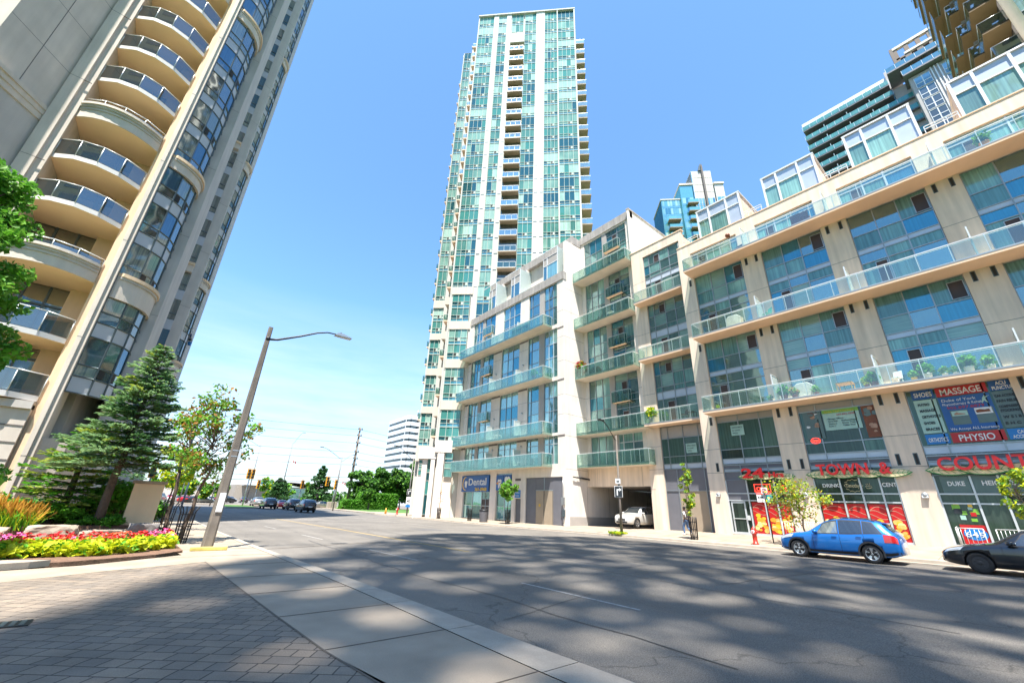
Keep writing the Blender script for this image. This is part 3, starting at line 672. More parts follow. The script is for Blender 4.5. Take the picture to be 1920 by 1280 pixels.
# ---- section L : wall X = 30.1, y 28.4 .. 47.1
FL = Fstreet(30.1); mb = MB(FL)
cols = [(29.4, 34.25), (35.9, 39.4), (41.2, 46.45)]
ops = [(a, b, z0, z1) for a, b in cols for z0, z1 in ((5.7, 8.5), (8.78, 14.35), (14.78, 20.5), (20.95, 26.35))]
ops += [(40.5, 46.15, -1, 5.05), (36.5, 39.35, -1, 5.05), (41.9-.05, 41.9, 0, 0), (34.95, 35.9, -1, 2.4), (28.82, 34.2, -1, 4.48)]
wall_cells(mb, 28.802, 47.6, -.5, 26.38, ops, -.4, 0, M['white_pre'])
for z in (10.6, 12.66, 16.4, 19.2, 22.4): 
    for a, b in ((28.42, 29.38), (34.27, 35.88), (39.42, 41.18), (46.47, 47.55)): mb.box(a, b, 0, .004, z-.012, z+.012, M['joint'])
for z0 in (8.3, 14.15, 20.2):
    for a, b in ((28.42, 29.38), (34.27, 35.88), (39.42, 41.18), (46.47, 47.4)): mb.box(a, b, .0, .006, z0, z0+.22, M['joint'])
mb.box(35.0, 35.9, .0, .03, 4.2, 4.45, M['joint'])
mb.build('wall', bld)
mb = MB(FL); mb.box(28.35, 47.3, -.5, .1, 26.38, 27.42, M['grey_pre']); mb.build('parapet', bld)
mb = MB(); mb.box(30.55, 42, 28.6, 46.5, -.4, 26.5, M['white_pre']); mb.box(32.4, 42, 28.82, 45.6, 26.5, 32.1, M['white_pre'])
mb.box(31.85, 42, 28.41, 45.9, 32.15, 33.25, M['grey_pre']); mb.build('body', bld)
for ci, (a, b) in enumerate(cols):
    for k, (z0, z1) in enumerate(((5.7, 8.5), (8.78, 14.35), (14.78, 20.5), (20.95, 26.35))):
        q = z1-z0; pan = (W1, [2, 3, 4, 3, 1]) if k < 3 else (W1, [1, 2, 4, 2, 0])
        if k == 0: pan = (W1, [3, 2, 4, 0, 4])
        zc = [z1-.8] if q < 4 else [z0+2.35, z1-1.75]
        if ci == 0:
            window(bld, FL, a, a+2.1, z0, z1, [a+.7, a+1.4], zc, -.14, pan, RW, M['alu_lt'] if k % 2 == 0 else M['alu'])
            window(bld, FL, a+3.0, b, z0, z1, [a+4.3], zc, -.14, pan, RW, M['alu'])
            f = MB(FL); f.box(a+2.13, a+2.97, -.18, -.05, z0, z1, M['greypanel']); f.build('wall_panel', bld)
        elif ci == 1: window(bld, FL, a, b, z0, z1, [a+1.3, a+2.3], zc, -.14, pan, RW, M['alu_lt'] if k == 3 else M['alu'])
        else:
            window(bld, FL, a, a+2.4, z0, z1, [a+1.2], zc, -.14, pan, RW, M['alu'])
            window(bld, FL, a+3.1, b, z0, z1, [a+3.8, a+4.5], zc, -.14, pan, RW, M['alu_lt'] if k == 3 else M['alu'])
            f = MB(FL); f.box(a+2.43, a+3.07, -.18, -.05, z0, z1, M['greypanel']); f.build('wall_panel', bld)
            if q > 4: balcony(bld, FL, a+.3, a+2.3, 0, .4, z1-2.85, .12, 1.05, panel=.7, label='small glass balcony hung below the upper window')
for z in (5.4, 8.54, 14.55, 20.7): balcony(bld, FL, 30.2, 47.4, 0, 1.4, z, .2, soff=M['soffitw'], panel=1.22)
for z in (5.4, 8.54, 14.55, 20.7):
    for y in (35.1, 40.3):
        d = MB(FL); d.box(y-.012, y+.012, .06, 1.1, z+.25, z+1.95, M['bglass_frost']); d.box(y-.03, y+.03, 1.1, 1.15, z+.2, z+2.0, M['rail']); d.box(y-.03, y+.03, .05, 1.1, z+1.95, z+2.0, M['rail'])
        d.build('balcony_screen', bld)
# roof level glass boxes of section L
FB = Fstreet(31.5)
for y0, y1 in ((45.1, 41.9), (39.8, 36.6), (33.2, 29.6)):
    b = MB(FB); b.box(y1, y0, -.9, -.1, 27.0, 31.9, M['white_pre']); rb = b.build('roof_box', bld)
    window(bld, FB, y1, y0, 27.4, 31.9, [y1+1.0, y0-.7], [30.7], -.02, (W1, [1, 2, 5, 3, 0]), RW, M['white_metal'], mw=.09, special={(j, 1): M['greypanel'] for j in range(3)} | {(0, 0): M['greypanel']})
    s = MB(FB); s.box(y1-.06, y1-.03, -.9, 1.1, 27.6, 31.6, M['bglass_frost']); s.box(y1-.1, y1, 1.1, 1.16, 27.4, 31.75, M['white_metal']); s.box(y1-.1, y0, 1.06, 1.16, 31.7, 31.8, M['white_metal']); s.build('glass_screen', rb)
# ground floor of section L
window(bld, FL, 40.5, 46.12, .15, 5.05, [42.3, 44.2], [1.55, 3.1, 4.95], -.2, ([M['glass_shopg'], W1[1]], [3, 2]), RW, M['alu_lt'], special={(0, 0): M['glass_shop'], (0, 1): M['glass_shop']}, vents=[(40.7, 41.4, .2, 2.3), (41.45, 42.2, .2, 2.3)], name='shop_window')
window(bld, FL, 36.55, 39.3, .2, 5.05, [37.9], [1.55, 3.2, 4.95], -.2, ([M['glass_shopg'], W1[1]], [3, 2]), RW, M['alu_lt'], name='shop_window')
d = MB(FL); d.box(34.97, 35.88, -.2, -.14, 0.1, 2.38, M['louvre']); d.box(35.05, 35.1, -.14, -.08, 1.0, 1.15, M['steel']); d.build('steel_door', bld)
d = MB(FL); d.box(28.84, 30.2, -.2, -.1, .0, 4.46, M['louvre']); d.box(32.7, 34.18, -.2, -.1, .0, 4.46, M['louvre']); d.box(30.2, 32.7, -.2, -.12, 3.25, 4.46, M['louvre'])
d.box(31.4, 31.5, -.12, -.09, 3.25, 4.46, M['alu']); d.box(30.2, 32.7, -.12, -.09, 3.2, 3.27, M['alu']); d.build('louvre_panel', bld)
for y0 in (30.22, 31.47):
    d = MB(FL); d.box(y0, y0+1.21, -.2, -.1, 0.05, 3.2, M['door_tan']); d.box(y0+.02, y0+.04, -.1, -.07, .05, 3.2, M['alu_dark']); dd = d.build('service_door', bld)
    if y0 > 31: q = MB(FL); q.box(32.0, 32.25, -.1, -.095, 1.7, 1.95, mat('yellow_sticker', (.7, .45, .05))); q.build('warning_sticker', dd)
# wall lamps (beside balcony doors and on the shop pillars)
def wall_lamp(F, u, z, r=.16):
    l = MB(F); l.lathe([(r, 0), (r, .05), (r*.85, .1), (r*.4, .14), (.02, .15)], (0, 0, 0), M['steel'])
    pts = [F(u, c, z) for _ in (0,) for c in (0,)]
    l2 = MB(lambda a, b, c: F(u+a, c, z+b)); l2.lathe([(r, 0), (r, .05), (r*.85, .1), (r*.4, .14), (.02, .15)], (0, 0, 0), M['steel']); o = l2.build('wall_lamp', bld)
    l3 = MB(lambda a, b, c: F(u+a, c, z+b)); l3.box(-r*.8, r*.8, -r*.75, -.0, .06, .13, M['white_metal']); l3.build('diffuser', o)
for y, z in ((3.74, 2.97), (14.6, 2.95), (9.15, 2.97), (-1.4, 2.97)): wall_lamp(FR, y, z)
for z in (6.9, 10.6, 16.4): wall_lamp(FL, 35.1, z+.9, .13); wall_lamp(FL, 40.4, z+.9, .13)
# gas meters and cabinet at the corner
mb = MB(FL); mb.box(28.5, 28.8, .0, .25, 1.9, 2.6, M['steel']); mb.box(28.5, 28.75, .0, .2, .9, 1.5, M['alu_dark'])
mb.tube([(28.65, .1, 2.6), (28.65, .1, 4.2)], .03, M['steel'], 6); mb.tube([(28.65, .1, .3), (28.65, .1, .9)], .05, M['steel'], 6); mb.build('meter_cabinet', bld)
# ------------------------------------------------------------------ shop signs on the street front (wall X = 31.4)
M['red'] = mat('sign_red', (.33, .006, .008), .35, var=.04)
M['sred'] = mat('banner_red', (.50, .012, .012), .4, var=.05)
M['blue'] = mat('sign_blue', (.012, .10, .34), .4, var=.05)
M['bluel'] = mat('bright_sign_blue', (.015, .20, .55), .4, var=.05)
M['white'] = mat('sign_white', (.78, .78, .76), .4, var=.02)
M['cream'] = mat('leaf_cream', (.80, .70, .42), .5, var=.1, vs=3)
M['lgreen'] = mat('leaf_green', (.05, .25, .07), .5, var=.1)
M['ink'] = mat('sign_ink', (.02, .025, .03), .5, var=0)
M['yellow'] = mat('sign_yellow', (.80, .50, .03), .4, var=.04)
M['orange'] = mat('print_orange', (.80, .33, .03), .4, var=.12, vs=4)
M['bread'] = mat('print_bread', (.78, .45, .12), .45, var=.25, vs=6)
M['cheese'] = mat('print_cheese', (.85, .70, .28), .45, var=.1, vs=6)
M['brown'] = mat('print_brown', (.20, .06, .02), .5, var=.2, vs=6)
M['palegreen'] = mat('pale_green_film', (.38, .58, .50), .35, var=.10, vs=2)
M['darkfilm'] = mat('grey_green_film', (.10, .16, .15), .3, var=.15, vs=1.5)
M['neon'] = mat('red_neon', (1, .05, .03), .4, var=0, emit=1.5)
M['lime'] = mat('print_lime', (.20, .45, .05), .4, var=.1)
M['skin_print'] = mat('print_skin', (.45, .26, .17), .5, var=.3, vs=3)
def T(mb, txt, u, z, size, mt, width=None, v=.03, depth=.02, bold=0, F=None): return join(mb, text_mb(txt, F or FR, u, v, z, size, mt, depth, width, flip=True, bold=bold))
# u runs towards smaller y on the picture's right, so text is flipped
def board(name, label, y0, y1, z0, z1, mt, v0=-.06, v1=.0, cat='sign', group=None, F=None):
    mb = MB(F or FR); mb.box(y1, y0, v0, v1, z0, z1, mt); return mb
def leaf(mb, u0, u1, z, h, seed, F=FR):
    rr = random.Random(seed); n = max(2, round((u0-u1)/1.15)); w_ = (u0-u1)/n
    for i in range(n):
        c = u0-(i+.5)*w_; L_ = w_*.78; up_ = 1 if i % 2 else -1
        top = [(c+L_*(1-2*t), z+h*(.5*sin(pi*t)**.7)*1.0+up_*h*.10*(t-.5)) for t in [k/10 for k in range(11)]]
        bot = [(c+L_*(1-2*t), z-h*(.5*sin(pi*t)**.7)+up_*h*.10*(t-.5)) for t in [k/10 for k in range(11)]][::-1]
        mb.prism(top+bot[1:-1], .16+.02*(i % 2), .20+.02*(i % 2), M['lgreen'], 'v')
        sc = lambda P, q: [(c+(x-c)*q, z+(y-z)*q+h*.03) for x, y in P]
        mb.prism(sc(top+bot[1:-1], .9), .201+.02*(i % 2), .212+.02*(i % 2), M['cream'], 'v')
        mb.box(c-L_*.85, c+L_*.85, .213+.02*(i % 2), .222+.02*(i % 2), z-.012, z+.012, M['lgreen'])
        for k in range(-3, 4):
            x = c+k*L_*.24
            for s_ in (-1, 1): mb.add([(x-.012, .224+.02*(i % 2), z), (x+.012, .224+.02*(i % 2), z), (x+.012-L_*.16, .224+.02*(i % 2), z+s_*h*.33), (x-.012-L_*.16, .224+.02*(i % 2), z+s_*h*.33)], [(0, 1, 2, 3)], M['lgreen'])
def letters(name, label, txt, u0, u1, z0, size, leafspan, zl, hl, seed, extra=None):
    t = thing(name, label, 'sign', (31.2, u0, z0))
    mb = text_mb(txt, FR, u0, .36, z0, size, M['red'], .12, abs(u0-u1), flip=True, bold=.02); mb.build('letters', t)
    if extra: text_mb(extra[0], FR, extra[1], .36, extra[3], extra[4], M['red'], .08, abs(extra[1]-extra[2]), flip=True, bold=.012).build('letters', t)
    lf = MB(FR); leaf(lf, leafspan[0], leafspan[1], zl, hl, seed); lf.build('leaf_panel', t)
    b = MB(FR); b.box(leafspan[1]+.1, leafspan[0]-.1, -.1, .15, zl-.12, zl+.05, M['alu']); b.build('mounting_rail', t)
letters('shop_letters', 'red raised 24 hrs lettering on a cream leaf panel', '24', 12.62, 11.2, 4.04, .86, (12.72, 9.72), 4.1, .42, 3, ('Hrs', 10.95, 10.05, 4.04, .45))
letters('shop_letters', 'red raised TOWN & lettering on a long cream leaf panel', 'TOWN  &', 8.2, 4.72, 4.1, .86, (8.58, 4.2), 4.12, .46, 5)
letters('shop_letters', 'red raised COUNTRY lettering on a cream leaf panel at the right edge', 'COUNTRY', 2.85, -1.35, 4.18, .92, (3.08, -1.9), 4.18, .5, 8)
# window lettering bands under the raised letters
t = thing('window_sign', 'green window band lettered DUKE HEIGHTS above the shop door', 'sign', (31.5, 1.4, 3.1))
mb = MB(FR); mb.box(1.98, 3.0, -.13, -.11, 3.1, 3.93, M['darkfilm']); mb.box(-.6, 1.88, -.13, -.11, 3.1, 3.93, M['darkfilm']); mb.build('film', t)
for a_ in (('DUKE', 2.76, 3.45, .3, M['white'], .62), ('HEIGHTS', 1.55, 3.47, .3, M['white'], 1.1)): mb = MB(FR); T(mb, *a_, -.1, .02, .008); mb.build('lettering', t)
t = thing('window_sign', 'dark window band lettered with a coffee cup drawing and CENTER', 'sign', (31.5, 6.4, 3.1))
for a_ in (('DRINKS', 8.2, 3.42, .28, M['white'], .95), ('CENTER', 5.38, 3.43, .29, M['white'], .9)): mb = MB(FR); T(mb, *a_, -.1, .02, .008); mb.build('lettering', t)
mb = MB(FR)
T(mb, "Timothy's", 7.05, 3.4, .3, M['cream'], .75, -.1, .01)
for k in range(24):
    a = 2*pi*k/24; r0, r1 = (.30, .36) if k % 2 else (.36, .30); b_ = 2*pi*(k+1)/24
    for (p, q) in (((r0, a), (r1, b_)),):
        x0, z0_, x1, z1_ = 6.68+p[0]*1.25*cos(p[1]), 3.5+p[0]*sin(p[1]), 6.68+q[0]*1.25*cos(q[1]), 3.5+q[0]*sin(q[1])
        mb.add([(x0, -.1, z0_-.01), (x0, -.1, z0_+.01), (x1, -.1, z1_+.01), (x1, -.1, z1_-.01)], [(0, 1, 2, 3)], M['cream'])
mb.build('script_logo', t); mb = MB(FR); mb.tube([(5.85, -.1, 3.42), (5.9, -.1, 3.36), (6.0, -.1, 3.34), (6.1, -.1, 3.36), (6.15, -.1, 3.46), (5.85, -.1, 3.46)], .012, M['cream'], 4)
for k in range(3): mb.tube([(5.92+.07*k, -.1, 3.5), (5.95+.07*k, -.1, 3.56), (5.92+.07*k, -.1, 3.62)], .008, M['cream'], 4)
mb.build('cup_drawing', t)
t = thing('neon_sign', 'red lit window sign reading OIN with a strip of small red writing below', 'sign', (31.5, 11.6, 3.0))
mb = MB(FR); mb.box(11.18, 12.1, -.13, -.11, 3.0, 3.14, M['neon']); T(mb, 'OIN', 12.02, 3.22, .36, M['neon'], .62, -.1, .02, .004)
for a, b, c, d in ((11.16, 12.13, 3.62, 3.65), (11.16, 12.13, 3.15, 3.18)): mb.box(a, b, -.12, -.1, c, d, M['neon'])
for u in (12.13, 11.35, 11.16): mb.box(u-.015, u+.015, -.12, -.1, 3.15, 3.65, M['neon'])
mb.build('lettering', t)
def oval_open(y, z, w_, lab):
    t = thing('neon_sign', lab, 'sign', (31.5, y, z)); mb = MB(FR); T(mb, 'OPEN', y+w_*.36, z-.07, .17, M['neon'], w_*.72, -.1, .02, .003)
    pts = [(y+w_*.5*cos(a), -.1, z+.17*sin(a)) for a in [2*pi*k/20 for k in range(21)]]; mb.tube(pts, .014, M['neon'], 4); mb.build('lettering', t)
oval_open(10.28, 3.38, .66, 'red oval OPEN sign behind the glass beside the OIN sign')
oval_open(8.0, 6.2, .5, 'red OPEN sign low in the upper massage shop window')
# physio window boards (upper level, bay 3)
def sgn(label, parts, loc):
    t = thing('shop_sign', label, 'sign', loc, group=None)
    for nm, mb in parts: mb.build(nm, t)
V = -.10
def panel(y0, y1, z0, z1, mt, lines, label, tm=None):
    b = MB(FR); b.box(y1, y0, -.12, V, z0, z1, mt)
    l = MB(FR)
    for (txt, u, z, s_, w_) in lines: T(l, txt, u, z, s_, tm or M['white'], w_, V+.012, .015, .006)
    sgn(label, [('board', b), ('lettering', l)], (31.5, y0, z0))
panel(3.02, 2.06, 8.24, 8.48, M['blue'], [('SHOES', 2.92, 8.28, .2, .7)], 'blue board reading SHOES above the upper physio window') if 0 else None
panel(3.0, 2.1, 7.98, 8.48, M['blue'], [('SHOES', 2.9, 8.1, .34, .72)], 'blue board reading SHOES, left of the red MASSAGE board')
panel(2.02, .14, 7.98, 8.48, M['sred'], [('MASSAGE', 1.85, 8.05, .46, 1.5)], 'red board reading MASSAGE above the physiotherapy poster')
panel(.06, -.86, 7.98, 8.48, M['blue'], [('ACU', -.18, 8.25, .25, .36), ('PUNCTURE', -.02, 8.02, .24, .8)], 'blue board reading ACU PUNCTURE at the right of the MASSAGE board')
panel(3.0, 2.1, 6.12, 7.93, M['palegreen'], [(s_, 2.86, z, .19, w_) for s_, z, w_ in (('PHYSIO', 7.6, .46), ('MASSAGE', 7.27, .62), ('ORTHOTICS', 6.94, .74), ('SHOES', 6.6, .44), ('BRACES', 6.27, .54))], 'pale green list board PHYSIO MASSAGE ORTHOTICS SHOES BRACES', M['ink'])
panel(.06, -.86, 6.12, 7.93, M['darkfilm'], [(s_, .0, z, .17, w_) for s_, z, w_ in (('CAR ACCIDENT', 7.64, .8), ('PAIN RELIEF', 7.38, .72), ('COMPRESSION', 7.1, .78), ('STOCKINGS', 6.9, .66), ('W S I B', 6.58, .6), ('E H C', 6.28, .5))], 'grey green list board CAR ACCIDENT PAIN RELIEF COMPRESSION STOCKINGS', M['ink'])
panel(3.0, 2.1, 5.55, 6.06, M['bluel'], [('ORTHOTICS', 2.9, 5.66, .3, .74)], 'blue board reading ORTHOTICS, left of the red PHYSIO board')
panel(2.02, .14, 5.55, 6.06, M['sred'], [('PHYSIO', 1.75, 5.62, .46, 1.25)], 'red board reading PHYSIO below the physiotherapy poster')
panel(.06, -.86, 5.55, 6.06, M['bluel'], [('CAR', -.25, 5.82, .22, .3), ('ACCIDENT', -.05, 5.6, .22, .7)], 'blue board reading CAR ACCIDENT, right of the red PHYSIO board')
b = MB(FR); b.box(.14, 2.02, -.12, V, 6.12, 7.93, M['blue']); b.box(.2, .85, V+.004, V+.012, 6.45, 7.2, M['darkfilm']); b.box(1.1, 1.75, V+.004, V+.012, 6.45, 7.2, M['darkfilm'])
b.box(.25, .85, V+.014, V+.02, 6.9, 7.22, M['white']); b.box(1.12, 1.7, V+.014, V+.02, 6.9, 7.15, M['palegreen'])
b.prism([(.32, 6.98), (.8, 6.97), (.82, 7.1), (.66, 7.14), (.5, 7.1), (.34, 7.12)], V+.021, V+.027, M['brown'], 'v'); b.prism([(1.2, 6.96), (1.6, 6.95), (1.62, 7.02), (1.5, 7.1), (1.45, 7.05), (1.22, 7.0)], V+.021, V+.027, M['skin_print'], 'v')
l = MB(FR); T(l, 'Duke of York', 1.9, 7.68, .2, M['white'], 1.25, V+.012, .015); T(l, 'Physiotherapy & Rehab', 1.92, 7.48, .17, M['white'], 1.45, V+.012, .015); T(l, '905.897.8879', 1.8, 7.27, .19, M['sred'], 1.35, V+.012, .015); T(l, 'We Accept ALL Insurance', 1.94, 6.18, .18, M['white'], 1.7, V+.012, .015)
l.prism([(.32, 7.85), (.44, 7.68), (.5, 7.4), (.4, 7.55), (.28, 7.4), (.34, 7.66), (.16, 7.8), (.34, 7.74)], V+.012, V+.02, M['palegreen'], 'v')
sgn('blue physiotherapy poster with shoe pictures and a dancing figure', [('board', b), ('lettering', l)], (31.5, 2, 6.1))
# massage shop posters (bay 2 upper)
def photo_poster(y0, y1, z0, z1, label, seed, base, bits):
    rr = random.Random(seed); b = MB(FR); b.box(y1, y0, -.12, V, z0, z1, base)
    for k in range(bits):
        c = (rr.uniform(y1+.15, y0-.15), rr.uniform(z0+.12, z1-.12)); r_ = rr.uniform(.08, .2)
        b.prism([(c[0]+r_*cos(a)*rr.uniform(.7, 1.3), c[1]+r_*.7*sin(a)*rr.uniform(.7, 1.3)) for a in [2*pi*j/9 for j in range(9)]], V+.002+.003*k, V+.0045+.003*k, rr.choice([M['skin_print'], M['brown'], M['white'], M['skin_print'], M['darkfilm']]), 'v')
    sgn(label, [('board', b)], (31.5, y0, z0))
photo_poster(8.4, 7.42, 6.3, 8.02, 'dark massage photo poster at the left of the green topped notice', 3, M['darkfilm'], 9)
photo_poster(5.35, 4.5, 6.15, 8.02, 'dark massage photo poster at the right of the green topped notice', 9, M['brown'], 10)
b = MB(FR); b.box(5.48, 7.33, -.12, V, 6.75, 8.02, M['palegreen']); b.box(5.48, 7.33, V+.002, V+.008, 7.8, 8.02, M['lime'])
l = MB(FR); T(l, 'Sawa Thai Massage', 7.2, 7.85, .13, M['yellow'], 1.5, V+.012, .01); T(l, '647-893-4999', 6.6, 7.62, .14, M['sred'], .9, V+.012, .01)
for i, s_ in enumerate(('Massages Offered', 'Swedish    Reflexology', 'Shiatsu      Deep Tissue', 'R.M.T.        Table Thai')): T(l, s_, 7.1, 7.4-.15*i, .13, M['ink'], [.8, 1.4, 1.45, 1.3][i], V+.012, .01)
T(l, '3885 Duke of York Blvd. 905-000', 7.2, 6.8, .1, M['sred'], 1.5, V+.012, .01) if 0 else None
sgn('pale green massage notice with a lime green heading', [('board', b), ('lettering', l)], (31.5, 7.3, 6.7))
for y, z, lab, F_ in ((12.6, 7.0, 'small pale notice in the upper window at the left of the beige pillar', FR), (16.9, 6.2, 'small pale notice low in the upper window over the grey service doors', FN)):
    b = MB(F_); b.box(y-.45, y+.45, -.11, -.09, z, z+.75, M['palegreen']); l = MB(F_)
    for i, s_ in enumerate(('OFFICE SPACE', 'for LEASE', '905')): T(l, s_, y+.36, z+.52-.2*i, .14, M['ink'], .72-.18*i, -.08, .01, F=F_)
    t = thing('notice', lab, 'notice', F_(y, 0, z)); b.build('board', t); l.build('lettering', t)
# ---- shop fronts at street level with printed food panels
def shopfront(i, label, mull, doors, foods, seed):
    a, b = wins[i]; rr = random.Random(seed)
    z0 = far_walk_z(31.4, (a+b)/2)
    f = MB(FR); us = [a+.03]+mull+[b-.03]
    for u in us: f.box(u-.04, u+.04, -.2, -.06, z0, 3.93, M['alu_lt'])
    for u0, u1 in zip(us, us[1:]):
        for z in (3.05, 2.6): f.box(u0+.04, u1-.04, -.19, -.07, z-.035, z+.035, M['alu_lt'])
        f.box(u0+.04, u1-.04, -.19, -.07, z0-.02, z0+.12, M['alu_lt'])
    fo = f.build('shopfront', bld)
    g = MB(FR)
    for k, (u0, u1) in enumerate(zip(us, us[1:])):
        g.quad((u0, -.14, 2.6), (u1, -.14, 2.6), (u1, -.14, 3.93), (u0, -.14, 3.93), M['glass_shop'])
        g.quad((u0, -.14, z0), (u1, -.14, z0), (u1, -.14, 2.6), (u0, -.14, 2.6), M['glass_shop'])
    g.build('pane', fo)
    return us, z0
def food_panel(u0, u1, z0, z1, seed, label):
    rr = random.Random(seed); b = MB(FR); b.box(u0, u1, -.135, -.12, z0, z1, M['sred'])
    k = 0
    for s_ in range(3):                                   # pale sweeping swirls
        zz = z1-.35-.16*s_; pts = [(u1-(u1-u0)*t, zz+.18*sin(3.2*t+s_)+.1*t) for t in [j/8 for j in range(9)]]
        for (xa, za), (xb, zb) in zip(pts, pts[1:]): b.add([(xa, -.117, za), (xb, -.117, zb), (xb, -.117, zb-.03), (xa, -.117, za-.035)], [(0, 1, 2, 3)], M['skin_print'])
    n_ = int((u1-u0)*26)
    for q in range(n_):
        zc = z0+.12+(z1-z0)*.5*(1-q/n_)*rr.uniform(.75, 1.05); c = (rr.uniform(u0+.1, u1-.1), zc); r_ = rr.uniform(.09, .17); k += 1
        mt = rr.choices([M['bread'], M['orange'], M['cheese'], M['brown'], M['yellow']], [4, 3, 3, 1, 2])[0]
        b.prism([(min(max(c[0]+r_*cos(a_), u0), u1), max(c[1]+r_*.8*sin(a_), z0)) for a_ in [2*pi*j/10 for j in range(10)]], -.116+.0006*k, -.113+.0006*k, mt, 'v')
    t = thing('food_poster', label, 'poster', (31.5, u1, z0)); b.build('printed_panel', t)
us, z0 = shopfront(0, '', [10.88, 11.62, 12.6], None, None, 1)
for k, (u1, u0) in enumerate(((12.5, 11.68), (11.55, 10.92), (10.8, 10.15))): food_panel(u0, u1, z0+.12, 2.5, 20+k, ['red food poster on the glass left of the sign post, with a bread basket', 'red food poster on the narrow glass behind the parking sign', 'red food poster on the glass nearest the first beige pillar right of the sign post'][k])
b = MB(FR); b.box(12.9, 13.85, -.17, -.1, z0, 2.55, M['alu_lt']); b.box(13.0, 13.75, -.1, -.095, z0+.15, 2.42, M['glass_shop']); b.box(12.7, 12.9, -.1, -.04, z0+.9, z0+1.2, M['rail']); b.box(12.98, 13.77, -.1, -.06, z0+.95, z0+1.0, M['rail']); b.build('glass_door', bld)
b = MB(FR); b.box(12.62, 13.98, -.15, -.1, 2.65, 3.95, M['louvre']); b.build('louvre_panel', bld)
us, z0 = shopfront(1, '', [5.45, 6.35, 7.3], None, None, 2)
for k, (u1, u0) in enumerate(((8.5, 7.36), (7.24, 6.42), (6.28, 5.52), (5.38, 4.76))): food_panel(u0, u1, z0+.12, 2.5, 30+k, ['red food poster on the glass behind the street tree', 'red food poster on the left leaf of the double door', 'red food poster on the right leaf of the double door', 'red food poster with yellow fruit at the right end of the shop front'][k])
us, z0 = shopfront(2, '', [.95, 1.9], None, None, 3)
b = MB(FR); b.box(1.92, 2.85, -.135, -.12, z0+.1, 1.62, M['sred']); t = thing('lottery_poster', 'red and blue poster with the number 649 behind a white rail', 'poster', (31.5, 2.8, .7)); 
b.prism([(2.38+.42*cos(a), 1.2+.27*sin(a)) for a in [2*pi*j/16 for j in range(16)]], -.118, -.112, M['bluel'], 'v'); b.build('printed_panel', t)
l = MB(FR); T(l, '649', 2.74, 1.07, .34, M['white'], .68, -.1, .015, 0); l.build('lettering', t)
t = thing('sticker_group', 'cluster of small coloured stickers on the glass beside the corner shop door', 'stickers', (31.5, 2.4, 1.7)); rr = random.Random(4)
for k in range(11):
    b = MB(FR); u, z = rr.uniform(2.0, 2.65), rr.uniform(1.7, 2.45); b.box(u, u+rr.uniform(.15, .3), -.13+.001*k, -.125+.001*k, z, z+rr.uniform(.12, .25), rr.choice([M['lime'], M['sred'], M['yellow'], M['bluel'], M['ink'], M['palegreen']])); b.build('sticker', t)
shopfront(3, '', [-5, -3.6], None, None, 4); shopfront(4, '', [-10, -9], None, None, 5)
# white railings in front of the shops
def low_rail(pts, label):
    t = thing('low_railing', label, 'railing', (pts[0][0], pts[0][1], 0)); f = MB(); b_ = MB()
    for (x0, y0), (x1, y1) in zip(pts, pts[1:]):
        za, zb = far_walk_z(x0, y0), far_walk_z(x1, y1)
        for h in (.15, 1.0): f.tube([(x0, y0, za+h), (x1, y1, zb+h)], .022, M['rail'], 6)
        L_ = math.hypot(x1-x0, y1-y0); n_ = max(2, int(L_/.13))
        for i in range(n_+1): t_ = i/n_; x, y = x0+(x1-x0)*t_, y0+(y1-y0)*t_; z = za+(zb-za)*t_; b_.tube([(x, y, z if i in (0, n_) else z+.15), (x, y, z+1.0)], .02 if i in (0, n_) else .009, M['rail'], 5)
    f.build('top_rail', t); b_.build('balusters', t)
low_rail([(30.2, 10.4), (30.2, 8.1)], 'white metal railing outside the shop beside the street tree')
low_rail([(30.9, 2.9), (30.2, 2.9), (30.2, 2.0)], 'short white railing in front of the 649 poster')
low_rail([(30.2, 1.6), (30.2, -1.6)], 'white railing along the ramp right of the corner shop door')
# ---- dental office signs on section L (wall X = 30.1)
t = thing('shop_sign', 'long blue Dental sign with a tooth and a yellow phone number', 'sign', (30.0, 46, 3.1))
b = MB(FL); b.box(40.65, 46.4, -.02, .12, 3.1, 4.98, M['blue']); b.prism([(45.6+.65*cos(a), 4.05+.8*sin(a)) for a in [2*pi*j/20 for j in range(20)]], .122, .128, M['yellow'], 'v'); b.prism([(45.45+.6*cos(a), 4.05+.72*sin(a)) for a in [2*pi*j/20 for j in range(20)]], .13, .136, M['blue'], 'v'); b.build('board', t)
def tooth(mb, u, z, s_, v=.14): mb.prism([(u+x*s_, z+y*s_) for x, y in ((-.45, .5), (-.2, .62), (0, .52), (.2, .62), (.45, .5), (.5, .2), (.35, -.1), (.3, -.7), (.12, -.72), (0, -.2), (-.12, -.72), (-.3, -.7), (-.35, -.1), (-.5, .2))], v, v+.02, M['white'], 'v')
l = MB(FL); tooth(l, 45.4, 4.0, .6); T(l, 'Dental', 44.8, 3.85, 1.15, M['white'], 3.7, .14, .03, .01, FL); T(l, '361-0968', 43.4, 3.2, .52, M['yellow'], 2.4, .14, .03, .01, FL); T(l, 'CALL US', 44.9, 3.25, .3, M['white'], 1.2, .14, .02, 0, FL) if 0 else None
l.build('lettering', t)
